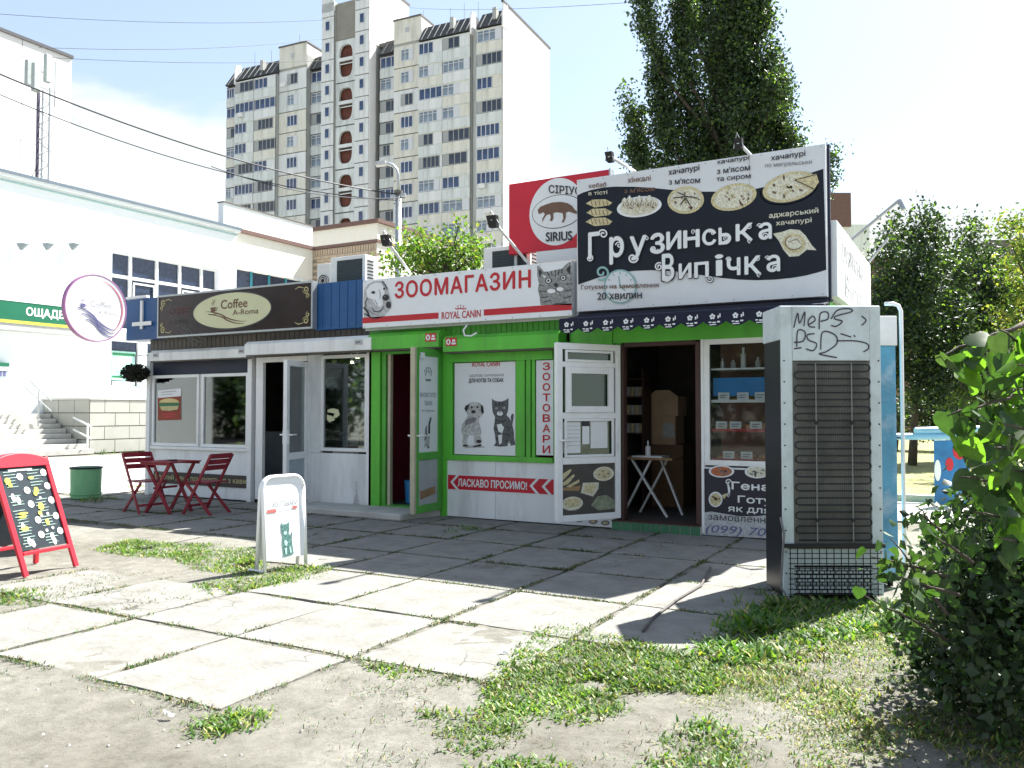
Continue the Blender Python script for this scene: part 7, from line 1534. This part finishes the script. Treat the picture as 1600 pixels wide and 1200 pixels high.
for (a, c) in (((1560, 1130), (1500, 900)), ((1570, 1130), (1590, 820)), ((1580, 1130), (1640, 760)), ((1560, 1130), (1450, 960)), ((1575, 1130), (1600, 560))):
    A_ = Vector((lb0.x, lb0.y, 0)); limb(lb, A_, P3(*c, 3.9), .012, .004, sd=a[0] + c[0], wob=.06, n=9, name='stem')
balls = []
for (px, py, r, f) in ((1490, 840, 40, 3.7), (1540, 830, 60, 3.7), (1590, 800, 80, 3.4), (1460, 900, 40, 4.0), (1520, 910, 80, 4.0), (1590, 920, 100, 3.6), (1640, 850, 120, 3.5), (1490, 990, 60, 4.1), (1560, 1010, 110, 3.8), (1640, 1000, 130, 3.5), (1540, 1080, 60, 3.9), (1620, 1090, 110, 3.6), (1440, 960, 26, 4.2), (1430, 1000, 30, 4.3), (1470, 1050, 40, 4.1), (1600, 700, 50, 3.2), (1640, 640, 60, 3.2), (1620, 560, 34, 3.1), (1680, 900, 150, 3.6), (1560, 760, 40, 3.4), (1500, 940, 50, 4.6), (1560, 900, 70, 4.8), (1620, 940, 90, 4.6), (1510, 1060, 60, 3.9), (1700, 1000, 150, 4.2), (1450, 1010, 40, 4.5), (1500, 960, 55, 3.5), (1565, 1000, 85, 3.35), (1470, 905, 36, 3.5), (1620, 1060, 100, 3.3), (1530, 880, 60, 3.4)):
    s_ = r * f / F; q = P3(px, py, f); q.z = max(q.z, .06 + s_ * .7); balls.append((tuple(q), (s_, s_ * 1.3, s_)))
o = crown(lb, balls, 620, .046, [LM['dark'], LM['lilac'], LM['mid']], [.68, .25, .07], 41, clump=9, name='foliage', aspect=.7); o['kind'] = 'stuff'

# ================================================================== GRASS
def inpoly(P, px, py):
    P = np.asarray(P); n = len(P); ins = np.zeros(len(px), bool); j = n - 1
    for i in range(n):
        xi, yi, xj, yj = P[i, 0], P[i, 1], P[j, 0], P[j, 1]
        c = ((yi > py) != (yj > py)) & (px < (xj - xi) * (py - yi) / (yj - yi + 1e-12) + xi); ins ^= c; j = i
    return ins
def vnoise(x_, y_, f, seed):
    g = np.random.default_rng(seed); out = 0
    for k in range(9):
        a = g.uniform(0, 6.28); ff = f * g.uniform(.6, 1.9); out = out + np.sin(ff * (x_ * math.cos(a) + y_ * math.sin(a)) + g.uniform(0, 6.28))
    return out / 9 ** .5 / 1.4
def grass(name, label, polys, mats, probs, h, seed, soft=.03, wide=.22, parent=None, patch=0.0, zb=-.012):
    """polys: (ground polygon in metres, blades per square metre); blades bend and splay"""
    g = np.random.default_rng(seed); PX_, PY_ = [], []
    for (P, dens) in polys:
        P = np.asarray(P); lo, hi = P.min(0) - soft * 3, P.max(0) + soft * 3; n = int(dens * np.prod(hi - lo)); x_ = g.uniform(lo[0], hi[0], n); y_ = g.uniform(lo[1], hi[1], n)
        jx, jy = x_ + g.normal(0, soft, n), y_ + g.normal(0, soft, n); k = inpoly(P, jx, jy)
        cl_ = .5 + .5 * np.sin(x_ * 9.1 + 3 * np.sin(y_ * 7)) * np.sin(y_ * 11.3 + 2 * np.sin(x_ * 5)); k &= g.uniform(0, 1, n) < (.35 + .75 * cl_)
        if patch: k &= g.uniform(0, 1, n) < np.clip(.55 - patch * .6 + 1.1 * vnoise(x_, y_, 9, seed) + .5 * vnoise(x_, y_, 30, seed + 1), .02, 1)
        PX_.append(x_[k]); PY_.append(y_[k])
    x_, y_ = np.concatenate(PX_), np.concatenate(PY_); N = len(x_); a = g.uniform(0, 2 * np.pi, N); s = h * np.clip(g.gamma(6.0, .15, N), .3, 1.5) * np.clip(.9 + .25 * vnoise(x_, y_, 6, seed + 2), .5, 1.35); tilt = g.uniform(.25, 1.25, N)
    dirx, diry = np.cos(a), np.sin(a); base = np.c_[x_, y_, np.full(N, zb)]; up = np.c_[dirx * np.sin(tilt), diry * np.sin(tilt), np.cos(tilt)]; sd_ = np.c_[-diry, dirx, np.zeros(N)]
    mid = base + up * (s * .55)[:, None]; up2 = unit(up + np.c_[dirx, diry, -.4 * np.ones(N)] * .6); tip = mid + up2 * (s * .6)[:, None]; w = (s * wide)[:, None] * .5
    V = np.stack([base - sd_ * w * .6, base + sd_ * w * .6, mid + sd_ * w * 1.2, mid - sd_ * w * 1.2, tip], 1).reshape(-1, 3); b0 = np.arange(N)[:, None] * 5
    idx = np.concatenate([b0 + [0, 1, 2], b0 + [0, 2, 3], b0 + [3, 2, 4]], 1).astype(np.int32)
    me = bpy.data.meshes.new(name); me.vertices.add(5 * N); me.vertices.foreach_set('co', V.astype(np.float32).ravel()); me.loops.add(9 * N); me.loops.foreach_set('vertex_index', idx.ravel()); me.polygons.add(3 * N)
    me.polygons.foreach_set('loop_start', (np.arange(3 * N) * 3).astype(np.int32)); me.polygons.foreach_set('loop_total', np.full(3 * N, 3, np.int32))
    me.polygons.foreach_set('material_index', np.repeat(g.choice(len(mats), N, p=probs).astype(np.int32), 3)); [me.materials.append(m) for m in mats]; me.update(calc_edges=True); me.validate()
    return tag(put(name, me), label, 'grass', kind='stuff')
DEADB = leaf_mat('dead_brown', (.10, .07, .035), .1)
GP = lambda L: [G(*p) for p in L]
GM = [LM['grass'], LM['grass2'], LM['light'], LM['yellow'], LM['straw']]
P4 = GP([(790, 1040), (810, 1005), (850, 980), (900, 978), (940, 990), (1040, 1012), (1120, 1032), (1135, 1058), (1110, 1080), (960, 1078), (975, 1108), (930, 1130), (880, 1128), (830, 1115), (800, 1150), (755, 1180), (700, 1165), (690, 1140), (740, 1120), (765, 1095), (755, 1070)])
P4b = GP([(660, 1110), (700, 1108), (725, 1130), (700, 1140), (668, 1130)])
P6 = GP([(720, 1205), (790, 1182), (860, 1190), (920, 1205)]); P6b = GP([(1000, 1205), (1030, 1150), (1100, 1120), (1150, 1140), (1160, 1205)])
P1 = GP([(145, 858), (200, 842), (270, 848), (330, 850), (410, 860), (412, 885), (380, 900), (300, 888), (270, 872), (200, 868)]); P1b = GP([(300, 915), (400, 892), (440, 885), (520, 886), (540, 893), (430, 915), (350, 930), (320, 925)])
P2 = GP([(-20, 920), (50, 922), (80, 936), (60, 946), (-20, 945)]); P3_ = GP([(285, 1132), (330, 1118), (400, 1103), (430, 1115), (400, 1135), (340, 1150), (300, 1148)])
P7 = GP([(570, 1038), (640, 1042), (690, 1055), (740, 1068), (680, 1066), (610, 1062)])
grass('grass', 'bright green knotweed and grass growing over the slab edges and bare earth', [(P4, 20000), (P4b, 9000), (P6, 12000), (P6b, 11000), (P1, 9000), (P1b, 9000), (P2, 8000), (P3_, 11000), (P7, 8000)], GM + [DEADB], [.38, .28, .17, .08, .04, .05], .036, 51, patch=-1.6)
P5 = GP([(1150, 1040), (1220, 1020), (1330, 990), (1400, 960), (1600, 960), (1800, 1205), (1180, 1205), (1200, 1130), (1130, 1120), (1080, 1090), (1110, 1050)])
P8 = GP([(1085, 1018), (1150, 960), (1215, 938), (1420, 940), (1420, 985), (1320, 1000), (1200, 1030), (1120, 1040)])
grass('dry_grass', 'yellowing weeds and straw on the earth before the fridge', [(P5, 16000)], [LM['grass'], LM['grass2'], LM['light'], LM['yellow'], LM['straw'], DEADB], [.22, .20, .12, .17, .15, .14], .028, 52, soft=.06, wide=.18, patch=-1.1)
grass('shaded_grass', 'taller dark grass in the shade round the foot of the fridge', [(P8, 7000)], GM, [.3, .5, .1, .05, .05], .06, 53, soft=.05)
# sparse dry bits on the left and thin weeds in the joints
Pd = GP([(40, 905), (250, 885), (300, 930), (280, 960), (120, 955), (30, 925)]); Pd2 = GP([(70, 1060), (180, 1065), (190, 1085), (90, 1075)]); Pd3 = GP([(200, 1100), (270, 1095), (260, 1125), (220, 1130)]); Pd4 = GP([(-20, 1040), (40, 1045), (30, 1062), (-20, 1060)]); Pd5 = GP([(500, 1060), (700, 1070), (900, 1140), (1200, 1120), (1200, 1205), (500, 1205)]); Pd6 = GP([(430, 1090), (520, 1110), (510, 1140), (440, 1130)])
grass('weeds', 'sparse grey dry weeds scattered over the dusty earth', [(Pd, 5200), (Pd2, 5500), (Pd3, 5200), (Pd4, 7000), (Pd5, 2600), (Pd6, 2000)], [MATS['dead_brown'], LM['grass2'], LM['mid'], LM['straw']], [.35, .3, .25, .1], .022, 54, soft=.05, wide=.16, patch=.4, zb=-.004)
joints = []
rj = random.Random(6)
for (y0, y1, xa, xb) in rows:
    x_ = xa
    while x_ < xb:
        l = rj.uniform(.06, .3)
        if rj.random() < .68: w_ = rj.uniform(.008, .034); joints.append((np.array([(x_, y0 - w_), (x_ + l, y0 - w_), (x_ + l, y0 + w_), (x_, y0 + w_)]), 15000))
        x_ += l
for i in range(15):
    xg = -13.65 + .95 * i
    for (y0, y1, xa, xb) in rows:
        if xg < xa - .3 or xg > xb + .3: continue
        y_ = y0
        while y_ < y1:
            l = rj.uniform(.06, .25)
            if rj.random() < .68: w_ = rj.uniform(.008, .034); xo = xg - .018 * (y0 - 5); joints.append((np.array([(xo - w_, y_), (xo + w_, y_), (xo + w_, y_ + l), (xo - w_, y_ + l)]), 15000))
            y_ += l
grass('joint_weeds', 'thin weeds growing in the joints between the paving slabs', joints, [MATS['dead_brown'], LM['grass2'], LM['mid'], LM['straw']], [.35, .3, .25, .1], .022, 55, soft=.010, zb=-.001)
# tufts: by the pet shop corner, bin, plinth, fridge
tufts = []
for (px, py, r, d_) in ((700, 832, .12, 3000), (735, 828, .16, 3500), (140, 783, .35, 1500), (175, 780, .25, 1500), (215, 760, .3, 1200), (1190, 930, .08, 3000), (1150, 945, .06, 2500)):
    c = G(px, py); tufts.append((np.array([(c[0] + r * math.cos(a), c[1] + r * .6 * math.sin(a)) for a in [k * math.pi / 5 for k in range(10)]]), d_))
grass('tall_weeds', 'tufts of taller weeds by the pet shop corner and round the litter bin', tufts, [LM['grass'], LM['grass2'], LM['straw']], [.4, .45, .15], .08, 56, soft=.03, wide=.1)
far = []
for k in range(20): x_ = -26 + rj.uniform(0, 1.0); y_ = 17 + rj.uniform(0, 6); far.append((np.array([(x_, y_), (x_ + .3, y_), (x_ + .3, y_ + .3), (x_, y_ + .3)]), 300))
grass('wall_weeds', 'weeds growing at the foot of the tiled plinth', far, [LM['grass2'], LM['mid']], [.5, .5], .22, 57, soft=.05, wide=.08)
grass('lawn_grass', 'patchy sunlit lawn grass beyond the path on the right', [([(2.2, 15.2), (14, 15.2), (16, 27), (2.2, 27)], 260)], [LM['yellow'], LM['light'], LM['grass'], LM['straw']], [.35, .25, .2, .2], .10, 58, soft=.1, wide=.2)
# small stones and scraps on the earth
sv_, sf_ = [], []; g = np.random.default_rng(9); stone_m = mat('small_stones', (.38, .36, .32), .9, .3, 9)
b = MB()
for k in range(420):
    x_, y_ = g.uniform(-7, 1.4), g.uniform(1.9, 5.4); r_ = g.uniform(.003, .012); b.add([(x_ + r_ * math.cos(a) * g.uniform(.7, 1.2), y_ + r_ * math.sin(a) * g.uniform(.7, 1.2), -.006) for a in (0, 1.26, 2.5, 3.77, 5.0)] + [(x_, y_, -.006 + r_ * .9)], [(0, 1, 5), (1, 2, 5), (2, 3, 5), (3, 4, 5), (4, 0, 5)])
tag(b.build('gravel', stone_m), 'small stones and crumbs scattered over the dusty earth', 'gravel', kind='stuff')
for (px, py, lab) in ((785, 1024, 'crumpled white paper scrap on the slab corner beside the green grass'), (262, 1120, 'small crumpled white paper scrap on the earth by the dry tuft')):
    c = G(px, py); b = MB(); q = random.Random(px); pts = [(c[0] + q.uniform(-.035, .035), c[1] + q.uniform(-.02, .02), .004 + q.uniform(0, .025)) for _ in range(9)]
    b.add(pts, [(0, 1, 2), (2, 3, 4), (4, 5, 6), (6, 7, 8), (0, 3, 6), (1, 4, 7), (2, 5, 8)]); tag(b.build('paper_scrap', ink_white), lab, 'litter')
